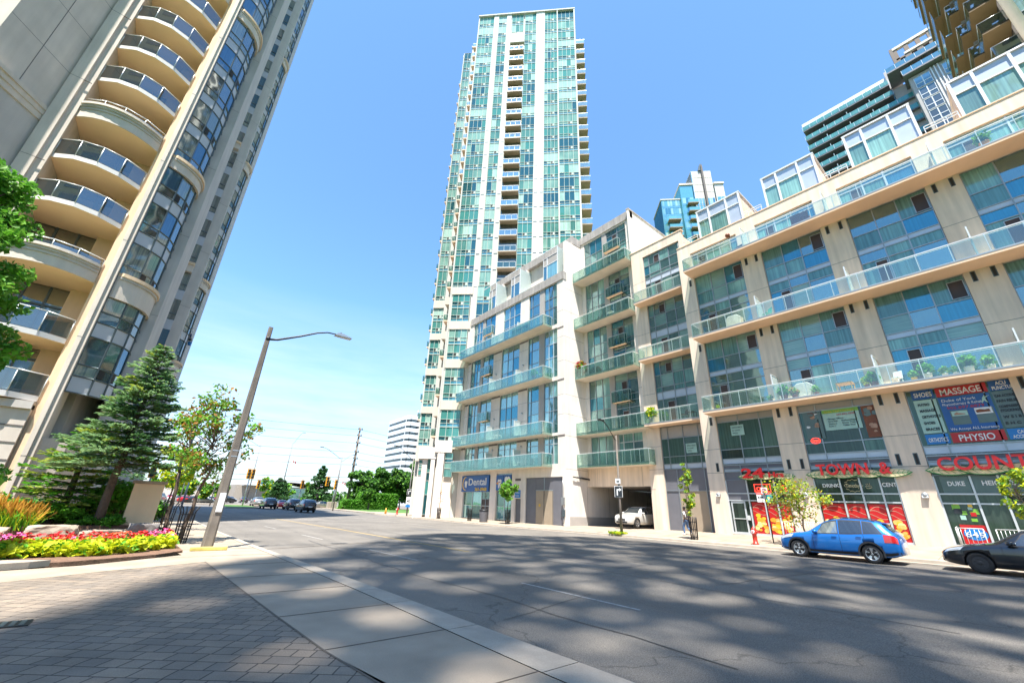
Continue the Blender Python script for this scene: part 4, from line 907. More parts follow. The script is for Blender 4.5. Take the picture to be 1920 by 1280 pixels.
for y0, y1, lab in ((39.3, 38.0, 'square blue poster with a happy tooth holding a brush'), (37.9, 36.6, 'square blue poster with one large white tooth')):
    t = thing('tooth_poster', lab, 'sign', (30, y0, 3.3)); b = MB(FL); b.box(y1, y0, -.02, .04, 3.25, 4.9, M['blue']); b.build('board', t)
    l = MB(FL); c = (y0+y1)/2; tooth(l, c, 4.0 if y1 > 37.9 else 4.1, .72 if y1 > 37.9 else 1.0, .05)
    if y1 > 37.9: l.box(c-.5, c-.3, .075, .09, 3.5, 3.9, M['yellow']); l.box(c+.2, c+.5, .075, .09, 3.9, 4.1, M['orange'])
    l.box(c-.18, c+.18, .075, .085, 4.1, 4.16, M['sred']); l.build('picture', t)
panel_ = MB(FL); panel_.box(35.0, 35.9, .0, .04, 2.5, 3.25, M['bluel']); l = MB(FL); T(l, 'Medical', 35.82, 2.95, .2, M['white'], .7, .05, .01, F=FL); T(l, 'Centre', 35.82, 2.65, .2, M['white'], .6, .05, .01, F=FL)
t = thing('shop_sign', 'small blue sign above the grey side door', 'sign', (30, 35.9, 2.5)); panel_.build('board', t); l.build('lettering', t)
# ------------------------------------------------------------------ central glass tower (rotated 45 degrees)
k_ = (.7071, -.7071)
TA = dict(k=k_, bump_=.04, rough=.02, sp_=0)
WT = [winmat('aqua_window_blinds', (.02, .10, .09), (.25, .43, .36), .85, .05, (.7, 1, .95), **TA), winmat('aqua_window_curtain', (.02, .09, .09), (.14, .33, .28), .65, .06, (.7, 1, .95), **TA),
      winmat('aqua_window_dark', (.008, .045, .055), (.03, .13, .14), .4, .12, (.5, .85, .9), **TA), winmat('aqua_window_plain', (.05, .22, .20), (.07, .24, .21), .6, .06, (.7, 1, .95), **TA)]
WT.append(winmat('aqua_window_pale', (.14, .26, .22), (.42, .60, .52), .8, .05, (.7, 1, .95), **TA))
M['tealrail'] = winmat('teal_balustrade', (.02, .13, .13), (.10, .36, .33), .6, .08, (.6, .95, .95))
M['tspan'] = winmat('aqua_spandrel', (.04, .20, .26), (.08, .30, .38), .6, .12, (.8, .95, 1), **TA)
M['tframe'] = mat('tower_window_frame', (.50, .56, .50), .7, 0, var=.04, spec=.05)
M['tsoff'] = mat('tower_balcony_soffit', (.36, .28, .20), .8, var=.06)
M['twhite'] = mat('white_tower_panel', (.58, .57, .52), .8, var=.03, vs=.5, stain=.06, spec=.05)
M['tbeige'] = mat('pale_tower_band', (.66, .57, .47), .8, var=.04, vs=.8, stain=.08)
tow = thing('glass_tower', 'tall aqua glass residential tower with white columns and a central stack of balconies', 'tower', (36, 44, 0))
RT = random.Random(5)
FT = Fdiag(55); SH = 3.05; NF = 19
FLR = [88.0-SH*k for k in range(NF)]                    # 88 .. 33.1
body = MB(FT)
def prect(s0, s1, v0, v1, z0, z1, mt, F=FT, m_=None): (m_ or body).box(s0, s1, v0, v1, z0, z1, mt)
prect(-15.6, 4.5, -24, -.12, 0, 100.9, M['twhite']); 
prect(-18.0, -15.6, -26, -4.0, 0, 97.5, M['twhite']); prect(-20.2, -18.0, -26, -5.3, 0, 96.5, M['twhite']); prect(4.5, 5.0, -22, -3.2, 30, 94.0, M['twhite']); prect(5.0, 6.4, -22, -8, 30, 97.0, M['twhite'])
body.build('core', tow)
cnt = [0]; lateF = MB(FT); lateG = MB(FT)
def tw(F, s0, s1, z0, z1, n, v=0, k=0, panes=(WT, [5, 4, 3, 3, 5]), sp=True, vent=True):
    """one storey of a window bay: spandrel, row of small lights, tall panes"""
    full = cnt[0] < 96 and k >= 0
    f, g = (MB(F), MB(F)) if full else (MB(F), MB(F))
    w_ = (s1-s0)/n; zs = z0+.5; zl = z0+1.05
    mt = RT.choices(panes[0], panes[1])[0]
    for i in range(n+1): x = s0+i*w_; f.box(x-.028, x+.028, v-.02, v+.07, z0, z1, M['tframe'])
    for z in (z0+.03, zs, zl, z1-.03): f.box(s0, s1, v-.02, v+.06, z-.025, z+.025, M['tframe'])
    for i in range(n):
        a, b = s0+i*w_, s0+(i+1)*w_
        m2 = mt if RT.random() < .75 else RT.choices(panes[0], panes[1])[0]
        g.quad((a, v, z0), (b, v, z0), (b, v, zs), (a, v, zs), M['tspan'])
        g.quad((a, v, zs), (b, v, zs), (b, v, zl), (a, v, zl), m2 if RT.random() < .6 else WT[2])
        g.quad((a, v, zl), (b, v, zl), (b, v, z1), (a, v, z1), m2)
    if vent:
        i = n//2; a = s0+i*w_
        f.box(a+.06, a+w_*.42, v+.0, v+.05, zs+.06, zl-.06, M['dark']); f.box(a+w_*.5, a+w_*.9, v+.0, v+.05, zs+.06, zl-.06, M['tframe'])
    if full: cnt[0] += 1; fo = f.build('window', tow); g.build('pane', fo)
    else:
        global lateF, lateG
        q = 0 if F is FT else 0
        join(lateF, f); join(lateG, g)
BAYS = [(-15.75, -12.55, 4), (-11.5, -9.75, 2), (-5.75, -3.35, 3), (-1.55, 1.0, 4), (1.2, 4.55, 4)]
def storey(z, k, bays=BAYS, topz=None):
    for j, (a, b, n) in enumerate(bays): tw(FT, a, b, z, (topz or z+SH), n, .25 if j == 4 else 0, k)
for k in reversed(range(NF)): storey(FLR[k]+.0, k)                 # lowest storeys first: they show largest
# white columns and their small vents
wm = MB(FT)
for a, b in ((-12.55, -11.5), (-9.75, -8.75), (-3.35, -1.55)): wm.box(a, b, -.1, .28, 33.1, 93.5, M['twhite'])
wm.box(1.0, 1.2, -.1, .35, 33.1, 101.2, M['twhite']); wm.box(4.55, 4.8, -.1, .35, 33.1, 101.2, M['twhite']); wm.box(-15.95, -15.75, -.1, .2, 9, 101.2, M['twhite'])
for k in range(NF):
    for s_ in (-12.1, -9.2, -2.9, -1.9): wm.box(s_-.28, s_+.28, .281, .292, FLR[k]-.1, FLR[k]+.12, M['alu_dark'])
wm.build('column', tow)
# central balconies
for k in range(NF):
    z = FLR[k]; s = MB(FT); s.box(-8.72, -5.8, -.1, 1.05, z-.18, z, M['tsoff']); so_ = s.build('balcony', tow)
    g = MB(FT)
    for i in range(3): g.box(-8.7+i*.97+.02, -8.7+(i+1)*.97-.02, 1.0, 1.03, z+.08, z+1.0, M['bglass'])
    g.box(-8.7, -5.8, .98, 1.05, z+1.0, z+1.07, M['rail']); g.box(-8.7, -5.8, .98, 1.05, z, z+.06, M['rail'])
    for i in range(4): g.box(-8.72+i*.97, -8.68+i*.97, .97, 1.0, z, z+1.05, M['rail'])
    g.build('balustrade', so_)
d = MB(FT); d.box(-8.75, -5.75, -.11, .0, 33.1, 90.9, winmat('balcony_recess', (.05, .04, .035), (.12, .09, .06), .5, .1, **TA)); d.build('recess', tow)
# right edge balconies
for k in range(-1, NF):
    z = 88.0-SH*k; s = MB(FT); s.box(4.8, 6.6, -3.1, -.6, z-.2, z, M['tsoff']); so_ = s.build('balcony', tow)
    g = MB(FT); g.box(4.85, 6.6, -.62, -.6, z+.05, z+1.0, M['bglass']); g.box(6.58, 6.6, -3.1, -.64, z+.05, z+1.0, M['bglass']); g.box(4.85, 6.62, -.63, -.58, z+1.0, z+1.07, M['rail']); g.build('balustrade', so_)
# crown
for j, (a, b, n) in enumerate(BAYS[:2]+[(-8.6, -6.1, 3)]+BAYS[2:]):
    tw(FT, a, b, 91.05, 94.1, n, .0, -1) if j != 2 else None
    tw(FT, a, b, 94.1, 97.6, n, .0, -1); tw(FT, a, b, 97.6, 101.0, n, 0, -1, (WT, [2, 2, 2, 3, 3]))
cr = MB(FT); cr.box(-8.75, -5.75, -.1, .6, 91.0, 94.0, M['twhite'])
for a, b in ((-12.55, -11.5), (-9.75, -8.75), (-3.35, -1.55)): cr.box(a, b, -.1, .2, 93.5, 101.0, M['twhite'])
cr.box(-16.0, 4.85, -.2, .4, 101.0, 101.35, M['twhite']); cr.box(-18.1, -15.9, -6, -3.8, 97.5, 98.0, M['twhite']); cr.box(-20.3, -18, -7, -5.1, 96.5, 97.0, M['twhite']); cr.build('crown', tow)
# left stepped wing: windows plane D = 60, balconies between
FT2 = Fdiag(60); late2F = MB(FT2)
LW = [30.4+2.98*k+3.1 for k in range(21)]
def wing(z, zt, j):
    tw(FT2, -19.9, -17.7, z, zt, 3, 0, j)
zz = 33.4
while zz < 95.5: wing(zz, zz+SH, -1); zz += SH
# lower storeys, grouped in pairs between pale bands
bands = [(31.8, 33.1), (25.9, 27.2), (19.8, 21.1), (13.7, 15.0), (8.4, 9.0)]
lo = MB(FT)
for zt_, (z0, z1) in enumerate(bands): lo.box(-15.6, -12.3, -.1, .45, z0, z1, M['tbeige'])
lo.box(-15.7, -15.5, -.1, .3, 8.4, 33.1, M['twhite']); lo.box(-12.6, -9.6, -.1, .3, 8.4, 33.1, M['twhite']); lo.box(-9.6, 4.8, -.1, .3, 30.5, 33.1, M['twhite'])
lo.build('band', tow)
for (a0, a1), (b0, b1) in zip(bands, bands[1:]):
    h = (a0-b1)/2
    for q in (0, 1): tw(FT, -15.45, -12.7, b1+q*h, b1+(q+1)*h, 3, .32, 0)
for z in (27.3, 24.2): tw(FT, -9.5, -7.5, z, z+3.0, 2, .32, 0); tw(FT, -11.6, -9.6, z+3, z+6, 2, .35, 0)
b2 = [(32.0, 33.4), (26.2, 27.3), (20.2, 21.3), (14.2, 15.2), (7.2, 9.4)]
lo = MB(FT2)
for z0, z1 in b2: lo.box(-20.0, -17.5, -.1, .5, z0, z1, M['tbeige'])
lo.box(-20.05, -19.9, -.1, .3, 7.2, 97, M['twhite']); lo.box(-17.7, -17.5, -.1, .3, 7.2, 97, M['twhite']); lo.build('band', tow)
for (a0, a1), (c0, c1) in zip(b2, b2[1:]):
    h = (a0-c1)/2
    for q in (0, 1): tw(FT2, -19.85, -17.75, c1+q*h, c1+(q+1)*h, 3, .3, 0)
lateF.build('window', tow, kind='stuff'); lateG.build('pane', tow, kind='stuff')
# stepped balconies between wing and shaft
FT3 = Fdiag(57.5)
for k, z in enumerate([10.5+3.02*i for i in range(29)]):
    s = MB(FT3); white = k % 2 and z < 32
    s.box(-17.35, -15.75, -1.5, .3, z-.2, z+(1.15 if white else 0), M['tbeige'] if white else M['soffit']); so_ = s.build('balcony', tow)
    if not white: g = MB(FT3); g.box(-17.35, -15.75, .28, .31, z+.05, z+1.0, M['bglass']); g.box(-17.36, -17.33, -1.5, .27, z+.05, z+1.0, M['bglass']); g.box(-17.36, -15.75, .27, .32, z+1.0, z+1.06, M['rail']); g.build('balustrade', so_)
for k, z in enumerate([13.6+3.02*i for i in range(26)]):
    s = MB(FT2); s.box(-20.9, -20.06, -3.2, -1.2, z-.18, z, M['soffit']); so_ = s.build('balcony', tow)
    g = MB(FT2); g.box(-20.92, -20.88, -3.2, -1.2, z+.05, z+1.0, M['bglass']); g.box(-20.9, -20.06, -1.22, -1.18, z+.05, z+1.0, M['bglass']); g.build('balustrade', so_)
# base with tall white piers and narrow windows
bs = MB(FT)
for a, b, v, zt_ in ((-17.95, -16.75, .0, 8.6), (-16.2, -15.65, .25, 8.6), (-15.3, -14.4, .5, 9.0)): bs.box(a, b, -1.5, v, -.3, zt_, M['white_pre'])
bs.box(-17.95, -15.5, -1.3, .3, 7.1, 8.6, M['white_pre']); bs.box(-15.75, -13.4, -1.3, .55, 7.95, 9.5, M['white_pre']); bs.box(-14.45, -13.1, -1.6, .1, -.3, 4.8, M['soffitw'])
bs.build('base', tow)
for a, b, z0, z1, v in ((-16.74, -16.21, .2, 7.1, -.2), (-15.64, -15.32, .2, 7.6, -.3), (-17.85, -17.4, 5.0, 6.9, .02), (-14.3, -13.2, 4.85, 7.9, .3)):
    window(tow, FT, a, b, z0, z1, [], [z0+(z1-z0)*.35, z0+(z1-z0)*.6, z0+(z1-z0)*.75], v, (WT, [3, 3, 2, 2, 1]), RT, M['twhite'])
window(tow, FT, -13.3, -12.2, .1, 4.8, [-12.8], [2.3, 3.6], -.9, ([M['glass_shop'], WT[2]], [2, 1]), RT, M['twhite'])

# ------------------------------------------------------------------ distant stepped tower
FD = Fdiag(103); t2 = thing('glass_tower', 'distant stepped glass tower with a dark mast rising behind the terraced roof', 'tower', (100, 50, 0))
b = MB(FD)
b.box(33.2, 39.4, -9, 0, 40, 90.2, WT[1]); b.box(38.9, 42.6, -6, 1, 40, 94.8, WT[3]); b.box(43.0, 49.0, -8, .6, 40, 100.6, M['twhite']); b.box(49.2, 51.8, -5, 1, 40, 94.9, M['twhite'])
b.box(33.0, 39.3, -9.2, .2, 90.2, 90.6, M['twhite']); b.box(38.8, 42.9, -6, 1.3, 94.8, 95.4, M['tbeige']); b.box(49.0, 52, -5.2, 1.3, 94.9, 95.5, M['tbeige']); b.box(43.0, 43.2, -7.5, .62, 40, 100.4, M['tspan'])
b.build('core', t2)
# left flank of the tower
b = MB(lambda u, v, z: Fdiag(103)(33.2-v, -u, z)); b.box(0, 9, .01, .03, 40, 90, WT[2]); b.build('glass_flank', t2)
for k in range(12):
    z = 87.2-2.95*k
    for a, c, n, v in ((33.4, 38.8, 7, .02), (43.3, 45.9, 3, .62), (46.6, 48.9, 3, .62), (39.1, 42.5, 3, 1.02), (49.4, 51.6, 2, 1.02)):
        zt = z+2.95
        if a < 43 and zt > 90.2 and a < 39: continue
        mbg = MB(FD); w_ = (c-a)/n
        for i in range(n):
            mbg.box(a+i*w_+.07, a+(i+1)*w_-.07, v, v+.03, z+.7, z+2.8, RT.choices(WT, [3, 3, 2, 3, 4])[0]); mbg.box(a+i*w_+.07, a+(i+1)*w_-.07, v, v+.03, z+.05, z+.62, M['tspan'])
        mbg.build('window', t2)
    s = MB(FD); s.box(40.4, 43.4, .9, 2.2, z, z+.2, M['tsoff']); so_ = s.build('balcony', t2); g = MB(FD); g.box(40.4, 43.4, 2.15, 2.22, z+.25, z+1.3, M['tealrail']); g.build('balustrade', so_)
    if z < 82: s = MB(FD); s.box(34.4, 38.0, .1, 1.6, z+.5, z+.7, M['tsoff']); so_ = s.build('balcony', t2); g = MB(FD); g.box(34.4, 38.0, 1.55, 1.62, z+.75, z+1.7, M['tealrail']); g.build('balustrade', so_)
b = MB(FD); b.box(46.0, 46.5, .5, 1.4, 55, 102.2, M['joint']); b.prism([(45.2, 100.6), (46.6, 100.6), (46.6, 103.2), (46.0, 103.2)], 0, 1.0, M['alu_dark'], 'v'); b.build('mast', t2)
b = MB(FD)
for z in (92.5, 95.2, 98): b.box(43.05, 48.98, .6, .66, z, z+.12, M['tbeige'])
for s_ in (44.4, 45.6, 47.0, 48): b.box(s_, s_+.1, .6, .66, 90, 100.5, M['tbeige'])
b.build('panel_joints', t2)

# ------------------------------------------------------------------ right-hand tower with long balconies (faces the street, X = 98)
F3 = Fstreet(98); t3 = thing('balcony_tower', 'far residential tower with long teal balconies and an open brown roof frame', 'tower', (98, 0, 0))
b = MB(F3); b.box(-3.6, 12.3, -20, -2.2, 40, 91.0, M['greypanel']); b.box(-6.6, -3.6, -20, -.6, 40, 86.5, M['greypanel']); b.box(-22, -6.0, -22, 2.5, 40, 84.5, M['greypanel'])
b.box(-4.8, 12.6, -21, -2.2, 91.0, 92.2, M['white_metal']); b.box(-5.4, -3.4, -20, -1.5, 88, 93, M['greypanel']); b.build('core', t3)
dk = winmat('deep_balcony_glazing', (.01, .03, .035), (.04, .10, .10), .5, .15)
g = MB(F3); g.box(-3.6, 12.2, -2.19, -2.1, 40, 90.8, dk); g.build('glazing', t3)
for k in range(17):
    z = 87.9-3.02*k; s = MB(F3); s.box(-3.4 if k < 2 else -6.3, 12.4, -2.1, 0, z, z+.3, M['louvre']); so_ = s.build('balcony', t3)
    g = MB(F3); g.box(-3.4 if k < 2 else -6.3, 12.4, -.03, .03, z+.3, z+1.4, M['tealrail']); 
    for i in range(12): y = 12.4-i*1.45; g.box(y-.03, y+.03, .03, .07, z+.2, z+1.42, M['alu_lt'])
    g.box(12.38, 12.44, -2.1, -.05, z+.3, z+1.4, M['bglass'])
    for y in (8.5, 4.2, .2): g.box(y-.06, y+.06, -1.9, -.1, z+.3, z+2.2, M['bglass_frost'])
    g.build('balustrade', so_)
# upper right wing with windows
dkw = winmat('navy_window', (.004, .012, .025), (.02, .05, .09), .5, .07)
wf = MB(F3); wf.box(-22, -6.05, 2.5, 2.55, 40, 84.4, M['greypanel']); wf.build('cladding', t3)
for k in range(10):
    z = 81.0-3.02*k
    for a, c in ((-8.9, -6.6), (-12.6, -10.6), (-16.5, -13.2)):
        window(t3, F3, a, c, z, z+2.75, [(a+c)/2], [z+1.1], 2.62, ([dkw], [1]), RT, M['white_metal'], mw=.14)
wf = MB(F3)
for y in (-9.2, -9.7, -10.2, -12.9): wf.box(y-.08, y+.08, 2.56, 2.75, 40, 84.4, M['white_metal'])
wf.build('fin', t3)
for z, y1, y0 in ((87.3, -22, -3.6), (84.7, -22, -5.5)):
    s = MB(F3); s.box(y1, y0, -1, 3.8, z, z+.35, M['louvre']); so_ = s.build('balcony', t3); g = MB(F3); g.box(y1, y0, 3.7, 3.78, z+.35, z+1.5, W1[3]); 
    for i in range(12): g.box(y0-.03-1.5*i, y0+.03-1.5*i, 3.79, 3.84, z+.3, z+1.5, M['rail'])
    g.build('balustrade', so_)
M['fbrown'] = mat('bronze_frame', (.13, .10, .075), .6, .2, var=.05)
fr = MB(F3); fr.box(-16, -5.6, .6, 1.4, 94.6, 95.2, M['soffitw']); fr.box(-16, -5.6, .7, 1.3, 91.6, 92.0, M['fbrown'])
for i in range(6): y = -6.0-1.75*i; fr.box(y-.35, y+.35, .7, 1.3, 88, 94.6, M['fbrown'])
fr.box(-18, -7.0, 2.6, 3.2, 90.4, 90.9, M['soffitw'])
for i in range(6): y = -7.3-1.75*i; fr.box(y-.3, y+.3, 2.7, 3.1, 86, 90.4, M['fbrown'])
fr.box(-5.8, -5.3, .5, 1.5, 87, 95.2, M['fbrown']); fr.build('roof_frame', t3)
st = MB(F3); 
for k, s_ in enumerate((-8, -9.2, -12, -14)): st.box(s_, s_+.9, -4, -1, 88.5, 93.0, W1[2])
st.build('plant_room', t3)

# ------------------------------------------------------------------ near brown tower over the terraces (X = 43)
F4 = Fstreet(43); t4 = thing('balcony_tower', 'brown tower with angular glass balconies seen from below at the top right corner', 'tower', (45, -10, 24))
M['bsoff'] = mat('brown_soffit', (.20, .135, .07), .8, var=.06, vs=.6)
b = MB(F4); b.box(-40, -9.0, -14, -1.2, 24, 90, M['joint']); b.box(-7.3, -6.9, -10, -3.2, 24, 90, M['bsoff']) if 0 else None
b.box(-9.0, -8.3, -14, -3.6, 24, 90, M['bsoff']); b.build('core', t4)
for k in range(18):
    z = 33.4+2.95*k; s = MB(F4)
    s.box(-8.95, -7.4, -3.6, 0, z, z+.22, M['bsoff']); s.box(-7.39, -6.75, -7.5, -2.2, z+.02, z+.2, M['bsoff']); s.box(-6.74, -6.2, -10.5, -4.6, z, z+.18, M['bsoff']) if z > 36 else None; so_ = s.build('balcony', t4)
    g = MB(F4)
    for (x0, v0), (x1, v1) in zip([(-8.95, 0), (-7.4, 0), (-7.4, -2.2), (-6.75, -2.2), (-6.2, -4.6)], [(-7.4, 0), (-7.4, -2.2), (-6.75, -2.2), (-6.75, -7.0), (-6.2, -10.5)]):
        g.add([(x0, v0, z+.1), (x1, v1, z+.1), (x1, v1, z+1.3), (x0, v0, z+1.3)], [(0, 1, 2, 3)], M['bglass_smoke'] if v1 == v0 else M['bglass'])
        g.tube([(x0, v0, z+1.32), (x1, v1, z+1.32)], .03, M['steel'], 5)
    g.build('balustrade', so_)
p = MB(F4); p.tube([(-9.15, .3, 24), (-9.15, .3, 90)], .32, M['soffitw'], 12); p.build('column', t4)
for k in range(12):
    z = 33.6+2.95*k; window(t4, F4, -16, -9.6, z, z+2.7, [-14, -12, -10.6], [z+.8], -.9, (W1, [1, 1, 3, 3, 0]), RT, M['alu'])
# ------------------------------------------------------------------ left tower with curved balconies
M['lt_conc'] = mat('tower_precast', (.66, .58, .49), .8, var=.07, vs=.7, stain=.10, fine=.04, bump=.2)
M['lt_grey'] = mat('tower_grey_precast', (.54, .50, .45), .8, var=.07, vs=.7, stain=.12, fine=.04, bump=.2)
M['lt_peach'] = mat('tower_sandstone', (.78, .58, .38), .8, var=.06, vs=1.0, stain=.06, fine=.03)
M['lt_white'] = mat('tower_slab_edge', (.70, .67, .63), .7, var=.03)
M['lt_soff'] = mat('tower_soffit', (.90, .70, .46), .8, var=.04, vs=.6)
M['lt_panel'] = mat('tower_light_panel', (.50, .51, .53), .4, .1, var=.04)
WL = [winmat('tower_window_day', (.03, .07, .09), (.34, .36, .28), .45, .2, (.9, .97, .95)), winmat('tower_window_sky', (.01, .05, .10), (.05, .13, .19), .5, .18, (.55, .8, 1)), winmat('tower_window_dark', (.01, .018, .02), (.08, .09, .08), .4, .3, (.9, 1, 1))]
lt = thing('curved_balcony_tower', 'tall sandstone tower with curved smoked glass balconies and round bay windows', 'tower', (-8, 30, 0))
RL = random.Random(21); HT = 92
b = MB()
def pier(mb, poly, z0=0, z1=HT, mt=None, joints=True):
    mb.prism(poly, z0, z1, mt or M['lt_conc'])
pr = MB(); pr.box(-9.95, -9.4, 28.55, 31.5, 0, HT, M['lt_conc']); pr.box(-9.4, -9.07, 28.75, 31.5, 0, HT, M['lt_conc'])
for k in range(30): pr.box(-9.955, -9.068, 28.545, 28.6, 3.0+5.86*k/2, 3.02+5.86*k/2, M['joint']) if k % 2 else None
pr.build('pier', lt)
pr = MB(); pr.box(-5.42, -5.28, 29.1, 31.5, 0, HT, M['lt_peach']); pr.box(-5.28, -5.1, 28.9, 31.3, 0, HT, M['lt_peach']); pr.box(-5.1, -4.92, 28.78, 31.2, 0, HT, M['lt_conc']); pr.box(-4.92, -4.74, 28.9, 30.4, 0, HT, M['lt_conc'])
for k in range(15): pr.box(-5.1, -4.92, 28.774, 28.8, 3.0+5.86*k, 3.02+5.86*k, M['joint'])
pr.build('pier', lt)
for poly in ([(-3.42, 31.75), (-2.72, 31.75), (-2.5, 34.8), (-3.9, 34.8)], [(-3.05, 45.2), (-1.98, 45.6), (-1.9, 48), (-3.2, 48)], [(-1.98, 49.1), (-1.36, 49.3), (-1.3, 62), (-2.2, 62)]):
    pr = MB(); pier(pr, poly, mt=M['lt_grey'])
    for k in range(31): z = 3+2.93*k; x0, y0 = poly[0]; x1, y1 = poly[1]; pr.add([(x0, y0-.004, z), (x1, y1-.004, z), (x1, y1-.004, z+.02), (x0, y0-.004, z+.02)], [(0, 1, 2, 3)], M['joint']) if k % 2 else None
    pr.build('pier', lt)
b = MB(); b.prism([(-9.4, 31.6), (-5.0, 31.6), (-4.6, 31.6), (-3.6, 34.6), (-3.4, 44.0), (-4.4, 45.0), (-2.9, 46.5), (-2.2, 50), (-2.2, 61.5), (-26, 61.5), (-26, 31)], 0, HT, M['lt_grey'])
b.box(-9.4, -9.07, 31.5, 33, 0, HT, M['lt_peach']); b.build('core', lt)
# wing to the left: shaded return wall with a moulded ledge, then a sunlit front
w_ = MB(); P0, P1 = Vector((-9.95, 28.8)), Vector((-11.8, 26.1))
w_.prism([(P0.x, P0.y), (P1.x, P1.y), (-17.5, 26.1), (-17.5, 31.4), (-9.95, 31.4)], 20.8, HT, M['lt_conc'])
w_.prism([(P0.x+.0, P0.y), (P1.x+.02, P1.y), (-19.5, 26.3), (-19.5, 31.2), (-9.95, 31.2)], 0, 19.9, M['lt_grey'])
for z0, z1, e in ((19.9, 20.25, .12), (20.25, 20.55, .2), (20.55, 20.8, .3)):
    d = Vector((.82, -.57))*e; w_.prism([(P0.x, P0.y-.05), (P0.x+d.x*.2, P0.y+d.y), (P1.x+d.x, P1.y+d.y), (-17.8, 26.1-e), (-17.8, 31), (-9.96, 31)], z0, z1, M['lt_conc'])
for k in range(12):
    z = 23.6+5.9*k/2; dd = Vector((.82, -.57))*.004
    w_.add([(P0.x+dd.x, P0.y+dd.y, z), (P1.x+dd.x, P1.y+dd.y, z), (P1.x+dd.x, P1.y+dd.y, z+.025), (P0.x+dd.x, P0.y+dd.y, z+.025)], [(0, 1, 2, 3)], M['joint'])
mid = (P0*.5+P1*.5)+Vector((.82, -.57))*.004; w_.add([(mid.x, mid.y, 20.8), (mid.x-.02, mid.y-.028, 20.8), (mid.x-.02, mid.y-.028, HT), (mid.x, mid.y, HT)], [(0, 1, 2, 3)], M['joint'])
w_.build('wing', lt)
def arc(p, q, bulge, n, out):
    p, q = Vector(p), Vector(q); r_ = []
    for i in range(n+1):
        t_ = i/n; c = p.lerp(q, t_)+Vector(out)*bulge*(1-(2*t_-1)**2); r_.append((c.x, c.y))
    return r_
A = arc((-9.06, 28.95), (-5.43, 29.05), .85, 4, (0, -1))
lev = [(5.45, 0), (8.4, 0), (11.9, 1), (15.4, 0), (18.2, 0), (21.2, 1)] + [(24.2+2.93*k, 0) for k in range(4)] + [(36.0, 1)] + [(39.1+2.93*k, 0) for k in range(17)]
# glazing at the back of the balconies
rc = MB(); rc.box(-9.06, -5.43, 31.45, 31.55, 5, HT, WL[2]); rc.box(-6.5, -5.43, 31.0, 31.45, 5, HT, M['lt_peach'])
for z, h in lev: rc.box(-9.06, -6.5, 31.35, 31.44, z+.3+2.05, z+.3+2.15, M['alu_dark'])
for x in (-8.2, -7.3): rc.box(x-.04, x+.04, 31.36, 31.45, 5, HT, M['alu_dark'])
rc.build('recess_glazing', lt)
for z, heavy in lev:
    s = MB(); bot = z-.0; hh = 1.0 if heavy else .26
    A2 = arc((-9.06, 28.95), (-5.43, 29.05), .85, 10 if heavy else 4, (0, -1))
    s.prism(A2+[(-5.43, 31.4), (-9.06, 31.4)], bot, bot+.24, M['lt_soff'])
    for (x0, y0), (x1, y1) in zip(A2, A2[1:]):
        for (e0, e1, za, zb_, mt) in (((.0, .03, bot, bot+hh, M['lt_white']),) if not heavy else ((.0, .06, bot, bot+.55, M['lt_conc']), (.06, .12, bot+.55, bot+.72, M['lt_grey']), (.12, .2, bot+.72, bot+.85, M['lt_grey']), (.2, .3, bot+.85, bot+hh, M['lt_conc']))):
            s.add([(x0, y0-e1, za), (x1, y1-e1, za), (x1, y1-e1, zb_), (x0, y0-e1, zb_), (x0, y0, za), (x1, y1, za), (x1, y1, zb_), (x0, y0, zb_)], [(0, 1, 2, 3), (0, 4, 5, 1), (3, 2, 6, 7)], mt)
    so_ = s.build('balcony', lt)
    g, r_ = MB(), MB(); g0 = bot+hh+(.0 if heavy else .03); gt = bot+hh+(.42 if heavy else 1.02)
    for (x0, y0), (x1, y1) in zip(A, A[1:]):
        y0 -= .02; y1 -= .02
        if heavy: g.add([(x0, y0+.1, g0-.5), (x1, y1+.1, g0-.5), (x1, y1+.1, gt-.08), (x0, y0+.1, gt-.08)], [(0, 1, 2, 3)], M['bglass_smoke'])
        else: g.add([(x0, y0, g0), (x1, y1, g0), (x1, y1, gt), (x0, y0, gt)], [(0, 1, 2, 3)], M['bglass_smoke'])
        r_.tube([(x0, y0-.01, gt), (x1, y1-.01, gt)], .028, M['rail'], 6); r_.tube([(x0, y0-.01, bot+hh-.02), (x0, y0-.01, gt)], .02, M['rail'], 5)
    r_.tube([(A[-1][0], A[-1][1]-.03, bot+hh-.02), (A[-1][0], A[-1][1]-.03, gt)], .02, M['rail'], 5)
    g.build('glass_panel', so_); r_.build('railing', so_)
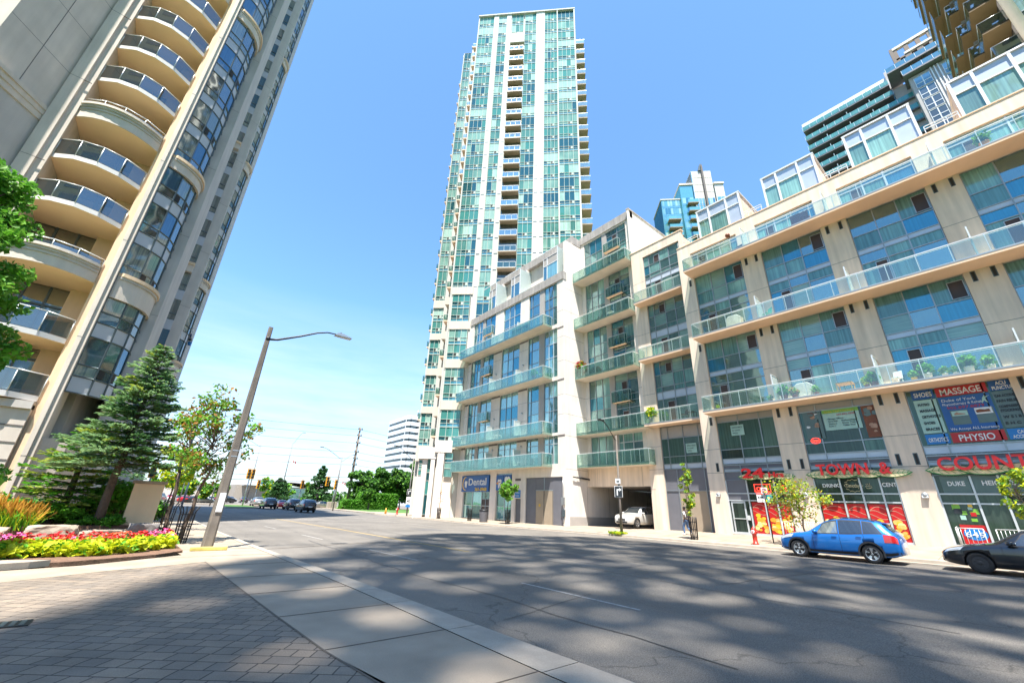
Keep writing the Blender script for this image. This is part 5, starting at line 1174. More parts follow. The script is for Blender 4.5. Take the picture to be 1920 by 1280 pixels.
# round bays: windows, light panels and moulded bands
def bay(p, q, bulge, out, n, heavies, base, z0=4.0, frame=None):
    C = arc(p, q, bulge, n, out); o = Vector(out)
    zs = [base+2.93*k for k in range(32)]
    for k, z in enumerate(zs):
        if z < z0 or z > 84: continue
        zt = z+2.93; hv = [h for h in heavies if z < h < zt+.05]
        f, g = MB(), MB()
        for i, ((x0, y0), (x1, y1)) in enumerate(zip(C, C[1:])):
            for za, zb_, mt in ((z, z+.85, M['lt_panel']), (z+.85, z+1.45, RL.choice(WL)), (z+1.45, zt, RL.choice([WL[0], WL[0], WL[1], WL[2]]))):
                g.add([(x0, y0, za), (x1, y1, za), (x1, y1, zb_), (x0, y0, zb_)], [(0, 1, 2, 3)], mt)
            for zz_ in (z+.02, z+.85, z+1.45): f.tube([(x0+o.x*.02, y0+o.y*.02, zz_), (x1+o.x*.02, y1+o.y*.02, zz_)], .04, M['alu_dark'], 4, smooth=False)
            if i in (1, 2) and k % 2: 
                t0, t1 = .1, .5; d_ = o*.03; xa, ya, xb, yb = x0+(x1-x0)*t0, y0+(y1-y0)*t0, x0+(x1-x0)*t1, y0+(y1-y0)*t1
                g.add([(xa+d_.x, ya+d_.y, z+.93), (xb+d_.x, yb+d_.y, z+.93), (xb+d_.x, yb+d_.y, z+1.4), (xa+d_.x, ya+d_.y, z+1.4)], [(0, 1, 2, 3)], M['dark'])
        for x, y in C: f.tube([(x+o.x*.02, y+o.y*.02, z), (x+o.x*.02, y+o.y*.02, zt)], .045, M['alu_dark'], 4, smooth=False)
        fo = f.build('bay_window', lt); g.build('pane', fo)
    for h, th in heavies.items():
        s = MB(); C2 = arc(p, q, bulge, 14, out)
        for (e, za, zb_, mt) in ((.16, h-th, h-.35, M['lt_conc']), (.24, h-.35, h-.2, M['lt_grey']), (.32, h-.2, h, M['lt_peach'])):
            P_ = [(x+o.x*e, y+o.y*e) for x, y in C2]; s.prism(P_+C2[::-1], za, zb_, mt)
        s.build('moulded_band', lt)
bay((-4.76, 29.2), (-3.25, 31.9), .62, (.87, -.49), 4, {12.9: 1.5, 21.6: .95, 36.6: 1.0, 54.2: 1.0}, 3.2)
bay((-2.0, 46.8), (-1.75, 49.2), .45, (.99, -.1), 4, {12.9: 1.3, 21.4: 1.0, 36.6: 1.1, 54.2: 1.0}, 3.2)
for k in range(28):
    z = 3.2+2.93*k; f = MB(); f.box(-4.3, -2.7, 44.62, 44.7, z, z+.95, M['lt_panel']); f.box(-4.3, -2.7, 44.6, 44.72, z+.93, z+1.0, M['alu_dark']); f.box(-4.3, -2.7, 44.6, 44.72, z+1.5, z+1.56, M['alu_dark'])
    for x in (-3.75, -3.3): f.box(x-.03, x+.03, 44.58, 44.62, z+.95, z+2.93, M['alu_dark'])
    fo = f.build('window', lt); g = MB(); g.box(-4.3, -2.7, 44.66, 44.69, z+1.0, z+2.93, RL.choice(WL)); g.build('pane', fo)
for h in (12.9, 21.5, 36.6): s = MB(); s.box(-4.2, -2.72, 44.2, 44.6, h-.9, h, M['lt_conc']); s.box(-4.2, -2.68, 44.1, 44.6, h-.2, h+.05, M['lt_peach']); s.build('moulded_band', lt)
# rusticated base
s = MB(); s.box(-19, -9.95, 28.9, 31, -.2, 5.2, M['lt_conc']); s.box(-9.06, -5.43, 28.75, 31, -.2, 5.25, M['lt_conc']); s.box(-9.06, -5.43, 28.6, 31, 5.05, 5.4, M['lt_grey']); s.box(-19, -9.95, 28.75, 31, 5.05, 5.4, M['lt_grey'])
s.prism([(-4.74, 29.3), (-3.9, 29.6), (-3.2, 31.9), (-3.4, 33), (-4.8, 33)], -.2, 3.9, M['lt_conc'])
for k in range(6): 
    z = .5+.75*k; s.box(-19, -9.96, 28.88, 28.9, z, z+.06, M['joint']); s.box(-9.05, -5.44, 28.73, 28.75, z, z+.06, M['joint'])
s.build('base_wall', lt)
f = MB(); 
for x in (-8.4, -7.1): f.box(x, x+.9, 28.70, 28.73, .9, 2.6, WL[2]); f.box(x-.05, x+.95, 28.68, 28.70, 2.6, 2.68, M['lt_grey'])
f.build('base_window', lt)

# ------------------------------------------------------------------ unseen block behind the viewer; its holed roof screen is added to pattern road shade
bt = thing('shading_tower', 'unseen tower behind the pavement with an added holed roof screen patterning the road shade', 'tower', (-36, -30, 0))
b = MB(); b.box(-48, -27.5, -62, -20, 0, 98, M['lt_conc'])
for k in range(32): b.box(-27.49, -27.4, -61, -21, 2.5+3*k, 4.2+3*k, WL[1]); b.box(-47, -28, -19.99, -19.9, 2.5+3*k, 4.2+3*k, WL[0])
b.build('core', bt)
poly = [(12, 24.3), (8.8, 21.1), (5.4, 17.3), (3.6, 15.7), (1.7, 14.4), (.5, 12.4), (-.7, 9.8), (-2.6, 7.0), (-6, 3.5), (-9, 1), (-9, -60), (24.6, -60), (23.9, 10), (24.1, 16.4), (23.4, 20.2), (20.6, 21.6), (18, 24.2), (15.4, 25.3)]
def inside(x, y, P):
    c = False
    for (x0, y0), (x1, y1) in zip(P, P[1:]+P[:1]):
        if (y0 > y) != (y1 > y) and x < (x1-x0)*(y-y0)/(y1-y0)+x0: c = not c
    return c
tr = MB(); HZ = 98; dx = .42  # perforated screen added to let streaks of sun into the road shade
rs = random.Random(8); y = -16.0
while y < 26:
    x = -9.0
    while x < 25:
        if inside(x+dx/2, y+dx/2, poly):
            p_ = Vector((x*.42+y*.33, (y*.78-x*.62)*.9, 0)); nv = noise.fractal(p_*.95, 1, 2, 3)+.2*noise.noise(p_*2.9)
            ed = min(1, max(0, (3.6-x)/2.5))*.6 + (.2 if y > 17 else 0) + max(0, (24.6-x < 1.0)*.3)
            q = min(1, max(0, (nv-.02-ed)/.34)); dens = (.985 if x < 6.5 else .93)-(.38 if x < 16 else .34)*q*q*(3-2*q)
            if rs.random() < dens: tr.box(x-SX*HZ, x+dx-SX*HZ-.004, y-SY*HZ, y+dx-SY*HZ-.004, HZ-.04, HZ+.04, M['fbrown'])
        x += dx
    y += dx
tr.box(-9-SX*HZ, 24.4-SX*HZ, -60-SY*HZ, -16.02-SY*HZ, HZ-.04, HZ+.04, M['fbrown'])
tr.build('added_shade_screen', bt)
cl = MB()
for x, y in ((-6, -14), (-6, -34), (-16, -12), (-16, -40)): cl.box(x-.3, x+.3, y-.3, y+.3, 0, HZ-.06, M['lt_grey'])
cl.build('column', bt)  # added posts carrying the shade screen
# ------------------------------------------------------------------ vegetation
G_ = dict(maple=leafmat('maple_leaf', (.16, .36, .05)), mapled=leafmat('maple_leaf_dark', (.09, .26, .03)), lime=leafmat('lime_leaf', (.50, .56, .02), .2), spruce=leafmat('blue_spruce_needle', (.25, .40, .22)), spruced=leafmat('dark_spruce_needle', (.08, .19, .08)), sprucey=leafmat('yellow_spruce_needle', (.34, .42, .08)),
          bush=leafmat('bush_leaf', (.12, .36, .03)), dark=leafmat('dark_leaf', (.03, .10, .02)), rust=leafmat('rusty_leaf', (.34, .17, .04)), olive=leafmat('olive_leaf', (.20, .32, .05)), straw=leafmat('straw_grass', (.55, .30, .05), .25), far=leafmat('far_leaf', (.09, .24, .04)), fard=leafmat('far_leaf_dark', (.03, .09, .025)))
M['bark'] = mat('bark', (.10, .07, .05), .9, var=.3, vs=8, fine=.2, fs=40, bump=.6, bs=25)
M['bark2'] = mat('grey_bark', (.20, .16, .13), .9, var=.25, vs=8, fine=.2, bump=.5, bs=25)
def leaves(mb, rr, c, rad, n, size, mats, wts=None, shell=.55, flat=0, el=1.7):
    c = Vector(c)
    for _ in range(n):
        d = Vector((rr.gauss(0, 1), rr.gauss(0, 1), rr.gauss(0, 1))).normalized(); q = rr.random()**(1-shell)
        p = c+Vector((d.x*rad[0], d.y*rad[1], d.z*rad[2]))*q
        nrm = Vector((rr.gauss(0, 1), rr.gauss(0, 1), rr.gauss(0, 1)+.8+flat)).normalized()
        a = nrm.orthogonal().normalized(); t_ = rr.uniform(0, 2*pi); b_ = nrm.cross(a); u = a*cos(t_)+b_*sin(t_); v = nrm.cross(u); s = size*rr.uniform(.6, 1.3)
        mt = rr.choices(mats, wts)[0]
        mb.add([tuple(p-u*s*.5*el), tuple(p+v*s*.5-u*s*.05+nrm*s*.12), tuple(p+u*s*.5*el), tuple(p-v*s*.5-u*s*.05+nrm*s*.12)], [(0, 1, 2, 3)], mt)
def limb(mb, p, q, r0, r1, rr, mt, n=5, wob=.08):
    p, q = Vector(p), Vector(q); L_ = (q-p).length; pts = [p.lerp(q, i/n)+(Vector((rr.uniform(-1, 1), rr.uniform(-1, 1), rr.uniform(-.4, .4)))*wob*L_ if 0 < i < n else Vector()) for i in range(n+1)]
    mb.tube(pts, [r0+(r1-r0)*i/n for i in range(n+1)], mt, 7); return pts
def broadleaf(name, label, cat, base, h, crown_r, trunk_h, n, size, mats, wts, seed, clumps=22, lean=(0, 0), tr=.12, rz=1.0, bark=None, shape=1.0, group=None):
    """trunk with limbs; crown made of many clumps with gaps between them"""
    rr = random.Random(seed); base = Vector(base); t = thing(name, label, cat, base, group=group); tk, cr = MB(), MB(); bark = bark or M['bark']
    top = base+Vector((lean[0], lean[1], trunk_h)); limb(tk, base-Vector((0, 0, .1)), top, tr, tr*.72, rr, bark, 6, .02)
    cc = base+Vector((lean[0], lean[1], trunk_h+(h-trunk_h)*.5)); H2 = (h-trunk_h)*.5*rz
    apex = base+Vector((lean[0]*1.2, lean[1]*1.2, h*.93)); limb(tk, top, apex, tr*.7, tr*.12, rr, bark, 6, .05)
    for k in range(clumps):
        d = Vector((rr.gauss(0, 1), rr.gauss(0, 1), rr.gauss(0, 1))).normalized(); q = rr.uniform(.45, 1.0)
        zrel = d.z*q; wr = crown_r*(1-.35*max(0, zrel)*shape)*(1-.25*max(0, -zrel))
        c = cc+Vector((d.x*wr*q, d.y*wr*q, zrel*H2)); cr_ = crown_r*rr.uniform(.22, .42)
        s = top.lerp(apex, min(.9, max(0, (c.z-top.z)/(h-trunk_h)*.7))); limb(tk, s, c, tr*.32, tr*.06, rr, bark, 4, .06)
        leaves(cr, rr, c, (cr_, cr_, cr_*.75), max(6, int(n/clumps)), size, mats, wts)
    tk.build('trunk', t); cr.build('crown', t); return t
def spruce(label, base, h, r, z0, n_wh, seed, mats, wts, lean=0, dens=1.0, nsize=.16):
    rr = random.Random(seed); base = Vector(base); t = thing('spruce_tree', label, 'tree', base); tk, cr = MB(), MB()
    limb(tk, base-Vector((0, 0, .1)), base+Vector((0, 0, h)), .17, .02, rr, M['bark'], 8, .004)
    for k in range(n_wh):
        f = k/(n_wh-1); z = z0+(h-z0-.15)*f; R_ = r*((1-f)**.8)*rr.uniform(.8, 1.12)+.12; nb = 9 if f < .7 else 6
        for j in range(nb):
            a = 2*pi*(j+rr.random()*.7)/nb+k*.7; L_ = R_*rr.uniform(.72, 1.12); lift = .42*f-.02+rr.uniform(-.16, .16)
            p0 = base+Vector((0, 0, z)); dr = Vector((cos(a), sin(a), 0)); side = Vector((-sin(a), cos(a), 0))
            pts = [p0+dr*(L_*q)+Vector((0, 0, L_*(lift*q-.22*q*q+.16*q**3))) for q in (0, .25, .5, .75, 1)]
            cr.tube(pts, [.03, .022, .016, .01, .004], M['bark'], 4, cap=False)
            mt0 = rr.choices(mats, wts)[0]; m_ = int(30*L_*dens)+6
            for _ in range(m_):
                q = rr.random()**.7*.98+.02; i = min(3, int(q*4)); p = pts[i].lerp(pts[i+1], q*4-i); wdt = (.34*L_*(1-q)+.10)
                o = rr.uniform(-1, 1); p = p+side*(o*wdt)+Vector((0, 0, -abs(o)*.08+rr.uniform(-.03, .04)))
                d = (dr*1.0+side*o*1.1+Vector((0, 0, rr.uniform(-.2, .25)))).normalized(); s = nsize*rr.uniform(.7, 1.3)
                up_ = Vector((rr.uniform(-.5, .5), rr.uniform(-.5, .5), 1)).normalized(); w2 = d.cross(up_).normalized()*s*.30
                mt = mt0 if rr.random() < .8 else rr.choices(mats, wts)[0]
                cr.add([tuple(p-w2*.6), tuple(p+d*s-w2*.5+Vector((0, 0, .01))), tuple(p+d*s*1.25), tuple(p+d*s+w2*.5), tuple(p+w2*.6)], [(0, 1, 2, 3, 4)], mt)
                if rr.random() < .5: cr.add([tuple(p), tuple(p+d*s*.9+Vector((0, 0, s*.28))), tuple(p+d*s*1.1)], [(0, 1, 2)], mt)
    tk.build('trunk', t); cr.build('crown', t)
def shrub(name, label, c, rad, n, size, mats, wts, seed, cat='shrub', clumps=14):
    rr = random.Random(seed); c = Vector(c); t = thing(name, label, cat, (c.x, c.y, c.z-rad[2])); mb, st = MB(), MB()
    for k in range(clumps):
        d = Vector((rr.gauss(0, 1), rr.gauss(0, 1), abs(rr.gauss(0, 1)))).normalized()*rr.uniform(.4, .85); p = c+Vector((d.x*rad[0], d.y*rad[1], d.z*rad[2]-rad[2]*.2))
        limb(st, (c.x, c.y, c.z-rad[2]), p, .03, .01, rr, M['bark'], 3, .08); leaves(mb, rr, p, (rad[0]*.42, rad[1]*.42, rad[2]*.5), n//clumps, size, mats, wts)
    mb.build('foliage', t); st.build('stem', t); return t
# garden bed and its edging
mb = MB(); bedp = [(-12, 12.2), (-5, 14.0), (-2.3, 15.1), (-1.2, 15.35), (.5, 16.3), (1.15, 17.2), (1.0, 20), (.2, 22), (0, 30), (-14, 30)]
mb.prism(bedp, -.05, .06, M['earth']); mb.build('planting_bed', kind='structure')
mb = MB(); mb.prism([(-14, 23.4), (-4, 22.6), (-1.5, 23.2), (-.2, 23.6), (-.2, 31), (-14, 31)], .06, .42, M['earth']); mb.build('raised_bed', kind='structure')
t = thing('bed_kerb', 'pale concrete kerb stone at the left front corner of the flower bed', 'kerb', (-3, 14, 0)); mb = MB(); mb.prism([(-7, 12.6), (-3.1, 14.35), (-1.75, 14.95), (-1.45, 15.2), (-2.2, 15.45), (-3.6, 15.1), (-7.2, 13.5)], 0, .13, M['kerb']); mb.build('stone', t)
rr = random.Random(31)
def scat(n, fx, size, mats, wts, name, label, cat, z, el=1.3, rz=.12):
    mb = MB()
    for _ in range(n): x, y = fx(); leaves(mb, rr, (x, y, z+rr.uniform(0, .16)), (.07, .07, rz), 3, size, mats, wts, flat=.6, el=el)
    mb.build(name, label=label, cat=cat, kind='stuff')
def strip(a, b):
    def f():
        x = rr.uniform(-8, .95); lo = itp(x, [(-8, 15.0), (-2.3, 16.0), (.3, 17.0), (1, 17.7)]); return x, lo+a+(b-a)*rr.random()+.25*sin(x*2.3)
    return f
scat(2600, strip(.0, 2.1), .15, [G_['lime'], G_['bush']], [6, 1], 'lime_groundcover', 'bright yellow green trailing leaves along the front of the flower bed', 'ground cover', .12)
pet = [mat('petal_red', (.60, .012, .015), .5, var=.1), mat('petal_pink', (.70, .10, .30), .5, var=.1), mat('petal_orange', (.72, .09, .02), .5, var=.1)]
def drifts(): 
    x, y = strip(1.6, 3.6)(); return x, y
scat(900, strip(1.5, 4.0), .11, [G_['bush'], G_['maple']], [1, 1], 'bedding_leaves', 'low green leaves between the red and pink flowers', 'bedding plants', .1)
mb = MB()
for _ in range(520):
    x, y = strip(1.3, 3.9)(); nv = noise.noise(Vector((x*.9, y*.6, 0))); mt = pet[1] if nv > .3 else pet[0] if nv > -.25 else pet[2]
    leaves(mb, rr, (x, y, .34+rr.uniform(-.05, .08)), (.08, .08, .03), 6, .085, [mt], flat=1.5, el=1.0)
mb.build('bedding_flowers', label='red and pink flowers massed in the middle of the bed', cat='flowers', kind='stuff')
# boulders
def rock(label, c, s, seed, mt):
    bm = bmesh.new(); bmesh.ops.create_icosphere(bm, subdivisions=4, radius=1)
    for v in bm.verts:
        p = v.co.copy(); b_ = Vector((max(-.72, min(.72, p.x)), max(-.72, min(.72, p.y)), max(-.62, min(.62, p.z))))
        v.co = b_*1.35+p*(.16*noise.noise(p*1.6+Vector((seed, 0, 0)))+.05*noise.noise(p*6+Vector((0, seed, 0)))); v.co = Vector((v.co.x*s[0], v.co.y*s[1], v.co.z*s[2]))
    mb = MB(lambda a, b, c_: (c[0]+a, c[1]+b, c[2]+c_)); mb.add([tuple(v.co) for v in bm.verts], [tuple(v.index for v in f.verts) for f in bm.faces], mt, False); bm.free()
    t = thing('boulder', label, 'rock', (c[0], c[1], c[2]-s[2])); mb.build('stone', t)
M['rock'] = mat('sandstone_boulder', (.36, .29, .22), .85, var=.25, vs=2.5, fine=.12, fs=25, bump=.8, bs=9)
M['rock2'] = mat('dark_limestone_boulder', (.22, .20, .19), .85, var=.3, vs=2.5, fine=.12, fs=25, bump=.8, bs=9)
rock('long pale sandstone boulder at the left edge behind the flowers', (-4.3, 21.9, .22), (.95, .4, .25), 3, M['rock']); rock('blocky brown sandstone boulder with a cracked face behind the flowers', (-2.35, 21.9, .25), (.62, .42, .30), 8, M['rock'])
rock('low flat pale boulder right of the blocky brown one', (-1.0, 22.4, .16), (.72, .4, .2), 12, M['rock']); rock('dark grey boulder in front of the stone gatepost', (.05, 22.3, .26), (.46, .4, .34), 17, M['rock2'])
# stone gatepost
t = thing('stone_gatepost', 'sandstone block pillar with a flat cap beside the spruce', 'pillar', (-.2, 24.2, .3)); mb = MB(); mb.box(-.72, .28, 23.7, 24.6, .3, 2.0, M['lt_peach']); mb.box(.0, .3, 23.66, 24.64, .3, 1.98, M['lt_conc']) if 0 else None; mb.build('shaft', t, bevel=.02)
mb = MB(); mb.box(-.8, .36, 23.62, 24.7, 2.0, 2.12, M['rock']); mb.build('cap', t, bevel=.02); mb = MB(); mb.box(-.9, .4, 23.5, 24.7, .1, .32, M['rock2']); mb.build('plinth', t, bevel=.03)
# big plants
sp = at_y(180, 985, 23.4); top_ = at_y(290, 640, 23.4)
spruce('blue green spruce with a bare lower trunk standing behind the flower bed', (sp.x, 23.6, .3), top_.z-.3, 2.05, 2.4, 21, 4, [G_['spruce'], G_['spruced'], G_['sprucey']], [6, 3, 2], dens=2.1)
s2 = at_y(110, 950, 25.4)
spruce('bushy dark green spruce with branches down to the ground left of the tall spruce', (s2.x+.1, 25.6, .35), 4.1, 2.3, .2, 15, 9, [G_['spruced'], G_['bush'], G_['sprucey']], [2, 3, 3], dens=1.5)
mc = at_y(-5, 560, 15.0)
def clump_tree():
    rr = random.Random(77); t = thing('maple_tree', 'bright green leafy tree cut by the left edge of the view', 'tree', (-7.4, 15, 0)); tk, cr = MB(), MB()
    limb(tk, (-6.0, 15, -.1), (-5.6, 15, 4.5), .17, .12, rr, M['bark'], 6, .02); limb(tk, (-5.6, 15, 4.5), (-5.3, 15, 9.5), .12, .03, rr, M['bark'], 6, .03)
    for k in range(115):
        z = rr.uniform(1.6, 9.4); R_ = max(.45, 3.3-.3*z); a = rr.uniform(0, 2*pi); q = rr.uniform(.35, 1)
        c = Vector((-5.3+R_*q*cos(a), 15+R_*q*sin(a), z)); limb(tk, (-5.5, 15, max(1, z-1.0)), c, .04, .01, rr, M['bark'], 3, .05); leaves(cr, rr, c, (.42, .42, .28), 190, .10, [G_['maple'], G_['mapled'], G_['bush']], [5, 2, 3])
    tk.build('trunk', t); cr.build('crown', t)
clump_tree()
shrub('leafy_shrub', 'bright green rounded shrub beneath the tall spruce beside the gatepost', (-1.0, 25.6, 1.25), (1.2, .9, 1.1), 5200, .10, [G_['bush'], G_['maple']], [2, 1], 5)
shrub('leafy_shrub', 'dark green shrub at the foot of the tower left of both spruces', (-6.2, 26.4, 1.2), (1.6, 1.0, 1.0), 4200, .11, [G_['bush'], G_['dark']], [2, 1], 6)
shrub('leafy_shrub', 'low green shrub right behind the boulders left of the spruce trunk', (-3.2, 24.2, .8), (1.5, .7, .5), 3400, .10, [G_['bush'], G_['mapled']], [2, 1], 7)
shrub('leafy_shrub', 'dark hedge plant between the gatepost and the caged trees', (.1, 28.6, .8), (.7, 1.6, .8), 3000, .10, [G_['dark'], G_['bush']], [2, 1], 8)
shrub('leafy_shrub', 'small low plants around the foot of the tall spruce', (-1.2, 23.7, .55), (.9, .5, .3), 1800, .08, [G_['mapled'], G_['bush']], [2, 1], 18)
mb = MB()
for _ in range(2600):                                     # feather reed grass: green blades, straw plumes
    x = rr.uniform(-7.5, -3.0); y = rr.uniform(22.6, 23.6)+.1*(-x-3); h = rr.uniform(.7, 1.15)*(1-.25*max(0, (x+4.2))); dx_, dy_ = rr.gauss(0, .14), rr.gauss(0, .14)
    pl_ = rr.random() < .38; b0 = Vector((x, y, .3)); p1 = b0+Vector((dx_*.5, dy_*.5, h*.55)); p2 = b0+Vector((dx_*1.3, dy_*1.3, h*(1.0 if pl_ else .72)))
    wv = Vector((rr.uniform(-1, 1), rr.uniform(-1, 1), 0)).normalized()*.012; mt = G_['bush'] if rr.random() < .6 else G_['lime']
    mb.add([tuple(b0-wv), tuple(b0+wv), tuple(p1+wv), tuple(p1-wv)], [(0, 1, 2, 3)], mt)
    mt2 = G_['straw'] if pl_ else mt; k = 1.9 if pl_ else .5; mb.add([tuple(p1-wv), tuple(p1+wv), tuple(p2+wv*k), tuple(p2+Vector((0, 0, .09))), tuple(p2-wv*k)], [(0, 1, 2, 3, 4)], mt2)
mb.build('ornamental_grass', label='tall grass with straw orange plumes behind the boulders', cat='grass', kind='stuff')
# caged street trees
def cage(parent_label, x, y, z, seed, treefn, h=1.25, r0=.2, r1=.34, group=None):
    br = .011 if x < 5 else .02
    c = thing('tree_guard', parent_label, 'tree guard', (x, y, z), group=group); bars, rings = MB(), MB()
    for k in range(14):
        a = 2*pi*k/14; bars.tube([(x+r0*cos(a), y+r0*sin(a), z), (x+(r0+.04)*cos(a), y+(r0+.04)*sin(a), z+h*.85), (x+r1*cos(a), y+r1*sin(a), z+h)], br, M['black'], 5)
    for q in (.12, .45, .78): rad = r0+.04*q+.005; rings.tube([(x+rad*cos(2*pi*k/20), y+rad*sin(2*pi*k/20), z+h*q) for k in range(21)], br, M['black'], 4)
    bars.build('bars', c); rings.build('rings', c)
cage('black flared tree guard nearest the lamp post', 1.17, 20.3, 0, 1, None); cage('black flared tree guard second behind the lamp post', .8, 26.4, 0, 1, None); cage('black flared tree guard farthest behind the lamp post', .5, 31.5, 0, 1, None)
broadleaf('street_tree', 'slender street tree with green and rust leaves in the nearest cage', 'tree', (1.17, 20.3, 0), 5.9, 1.55, 1.9, 2500, .10, [G_['olive'], G_['bush'], G_['rust']], [4, 3, 2], 12, 30, (.15, .1), .075, 1.0)
broadleaf('street_tree', 'sparse dark branched street tree in the middle cage', 'tree', (.8, 26.4, 0), 6.3, 1.5, 2.6, 650, .10, [G_['bush'], G_['rust'], G_['dark']], [3, 1, 1], 15, 26, (-.1, .1), .09)
broadleaf('street_tree', 'young yellow green street tree in the farthest cage', 'tree', (.75, 31.5, 0), 4.2, 1.3, 1.5, 1700, .11, [G_['lime'], G_['bush']], [3, 2], 19, 20, (0, 0), .06)
# far side street trees
def fz(x, y): return far_walk_z(x, y)
broadleaf('street_tree', 'round crowned young tree outside the dental office', 'tree', (27.7, 34.1, fz(27.7, 34.1)), 4.3, 1.0, 1.9, 1900, .13, [G_['bush'], G_['olive'], G_['maple']], [3, 2, 2], 22, 20, (0, 0), .05)
broadleaf('street_tree', 'narrow pale green young tree beside the walking person', 'tree', (26.9, 14.4, fz(26.9, 14.4)), 4.6, .55, 1.3, 1000, .10, [G_['lime'], G_['olive'], G_['maple']], [3, 2, 2], 25, 30, (-.2, .1), .035, 1.0, M['bark2'])
broadleaf('street_tree', 'wide branching street tree in front of the red food posters', 'tree', (28.2, 8.6, fz(28.2, 8.6)), 4.0, 1.55, .9, 1900, .09, [G_['olive'], G_['lime'], G_['rust']], [4, 2, 1], 28, 34, (0, .1), .06, .85, M['bark2'], .2)
broadleaf('street_tree', 'small lime green street tree at the right edge before the corner shop', 'tree', (28.3, .5, fz(28.3, .5)), 3.8, .7, 1.5, 800, .10, [G_['lime'], G_['maple'], G_['olive']], [2, 1, 2], 33, 18, (0, 0), .05, 1, M['bark2'])
broadleaf('street_tree', 'bare thin sapling outside the white tower base', 'tree', (26.9, 46.2, fz(26.9, 46.2)), 3.4, .5, 1.2, 60, .08, [G_['rust']], [1], 35, 10, (0, 0), .03, 1, M['bark2'])
cage('black tree guard around the narrow pale green tree', 26.9, 14.4, fz(26.9, 14.4), 1, None, 1.3, .2, .24); cage('black tree guard around the round crowned tree', 27.7, 34.1, fz(27.7, 34.1), 1, None, 1.3, .2, .26); cage('empty black tree guard left of the litter bin', 27.5, 40.5, fz(27.5, 40.5), 1, None, 1.3, .2, .26); cage('black tree guard around the bare sapling', 26.9, 46.2, fz(26.9, 46.2), 1, None, 1.2, .2, .26)
# balcony plants
def pot(label, x, y, z, s, seed, leafm, potm):
    rr = random.Random(seed); t = thing('potted_plant', label, 'potted plant', (x, y, z)); mb = MB(); mb.lathe([(.10*s, 0), (.14*s, .24*s), (.15*s, .26*s)], (x, y, z), potm, 10); mb.build('pot', t); f = MB(); leaves(f, rr, (x, y, z+.45*s), (.26*s, .26*s, .28*s), int(160*s), .09*s, leafm, None, .2); f.build('foliage', t)
zb1 = 8.76
specs = [(13.3, 'small potted plant at the left end of the lowest long balcony', .6, 'lime'), (9.75, 'leafy pot left of the first frosted screen on the lowest long balcony', .8, 'bush'), (8.9, 'large dark plant just right of the first frosted screen', 1.5, 'mapled'), (8.3, 'rust leaved plant right of the large dark plant', 1.2, 'rust'), (7.1, 'mid green plant under the railing boxes', 1.0, 'maple'), (4.6, 'lime green plant before the second frosted screen', 1.0, 'lime'), (4.25, 'tall green plant against the second frosted screen', 1.4, 'bush'),
         (2.55, 'green plant in a yellow pot right of the second frosted screen', 1.0, 'maple'), (2.0, 'bushy plant in a white pot next to the yellow pot', 1.4, 'bush'), (1.35, 'thin plant in a white pot in the middle of the white pots', .9, 'olive'), (.95, 'short plant in a white pot in the row of white pots', .8, 'maple'), (.45, 'tallest plant in the row of white pots', 1.5, 'bush'), (-.3, 'plant with broad leaves right of the white pots', 1.2, 'maple')]
for k, (y, lab, s_, lm) in enumerate(specs): pot(lab, 30.55, y, zb1, s_, 50+k, [G_[lm], G_['bush']], M['yellow'] if 'yellow' in lab and 'in a yellow' in lab else M['white_metal'] if 'white pot' in lab else M['brown'])
pot('palm like green plant in a pot at the left end of the lowest middle balcony', 31.95, 19.7, 8.78, 2.0, 71, [G_['maple'], G_['lime']], M['white_metal'])
pot('red and orange leaved plant at the left end of a recessed balcony', 32.3, 27.9, 14.75, 2.6, 72, [G_['rust'], leafmat('crimson_leaf', (.35, .03, .03)), G_['bush']], M['brown'])
pot('green plant in a terracotta bowl on the top balcony at the right edge', 30.4, -3.4, 20.95, 1.5, 73, [G_['maple']], M['orange'])
pot('leafy plant at the near end of the third white balcony', 29.2, 32.2, 14.78, 1.6, 74, [G_['bush']], M['brown'])
# ------------------------------------------------------------------ lamp posts
M['wood'] = mat('weathered_pole', (.20, .17, .14), .85, var=.2, vs=2, stain=.35, fine=.15, fs=50, bump=.4)
M['polegrey'] = mat('grey_steel_pole', (.17, .16, .15), .5, .4, var=.12, vs=3)
def square_tube(mb, a, b, ra, rb, mt):
    a, b = Vector(a), Vector(b); P = []
    for p, r_ in ((a, ra), (b, rb)):
        c = r_*.35
        P += [(p.x+x, p.y+y, p.z) for x, y in ((r_-c, -r_), (r_, -r_+c), (r_, r_-c), (r_-c, r_), (-r_+c, r_), (-r_, r_-c), (-r_, -r_+c), (-r_+c, -r_))]
    mb.add(P, [tuple(range(8))[::-1], tuple(range(8, 16))]+[(i, (i+1) % 8, 8+(i+1) % 8, 8+i) for i in range(8)], mt)
t = thing('street_lamp', 'tapered concrete lamp post with a long curved arm, in the foreground beside the flower bed', 'street lamp', (1.8, 17.86, 0))
mb = MB(); square_tube(mb, (1.80, 17.86, 0), (1.87, 17.86, 8.0), .165, .075, M['wood'])
for z in (1.3, 1.55, 2.95, 3.15): square_tube(mb, (1.81+z*.008, 17.86, z), (1.81+z*.008, 17.86, z+.035), .168-.0112*z, .167-.0112*z, M['steel'])
mb.build('post', t)
mb = MB(); mb.tube([(1.92, 17.86, 7.5), (2.2, 17.86, 7.56), (3.0, 17.86, 7.95), (3.6, 17.86, 8.28), (4.0, 17.86, 8.42), (4.35, 17.86, 8.44)], [.045, .045, .04, .035, .03, .03], M['black'], 8); mb.tube([(1.8, 17.86, 7.5), (1.93, 17.86, 7.5)], .11, M['black'], 8); mb.build('arm', t)
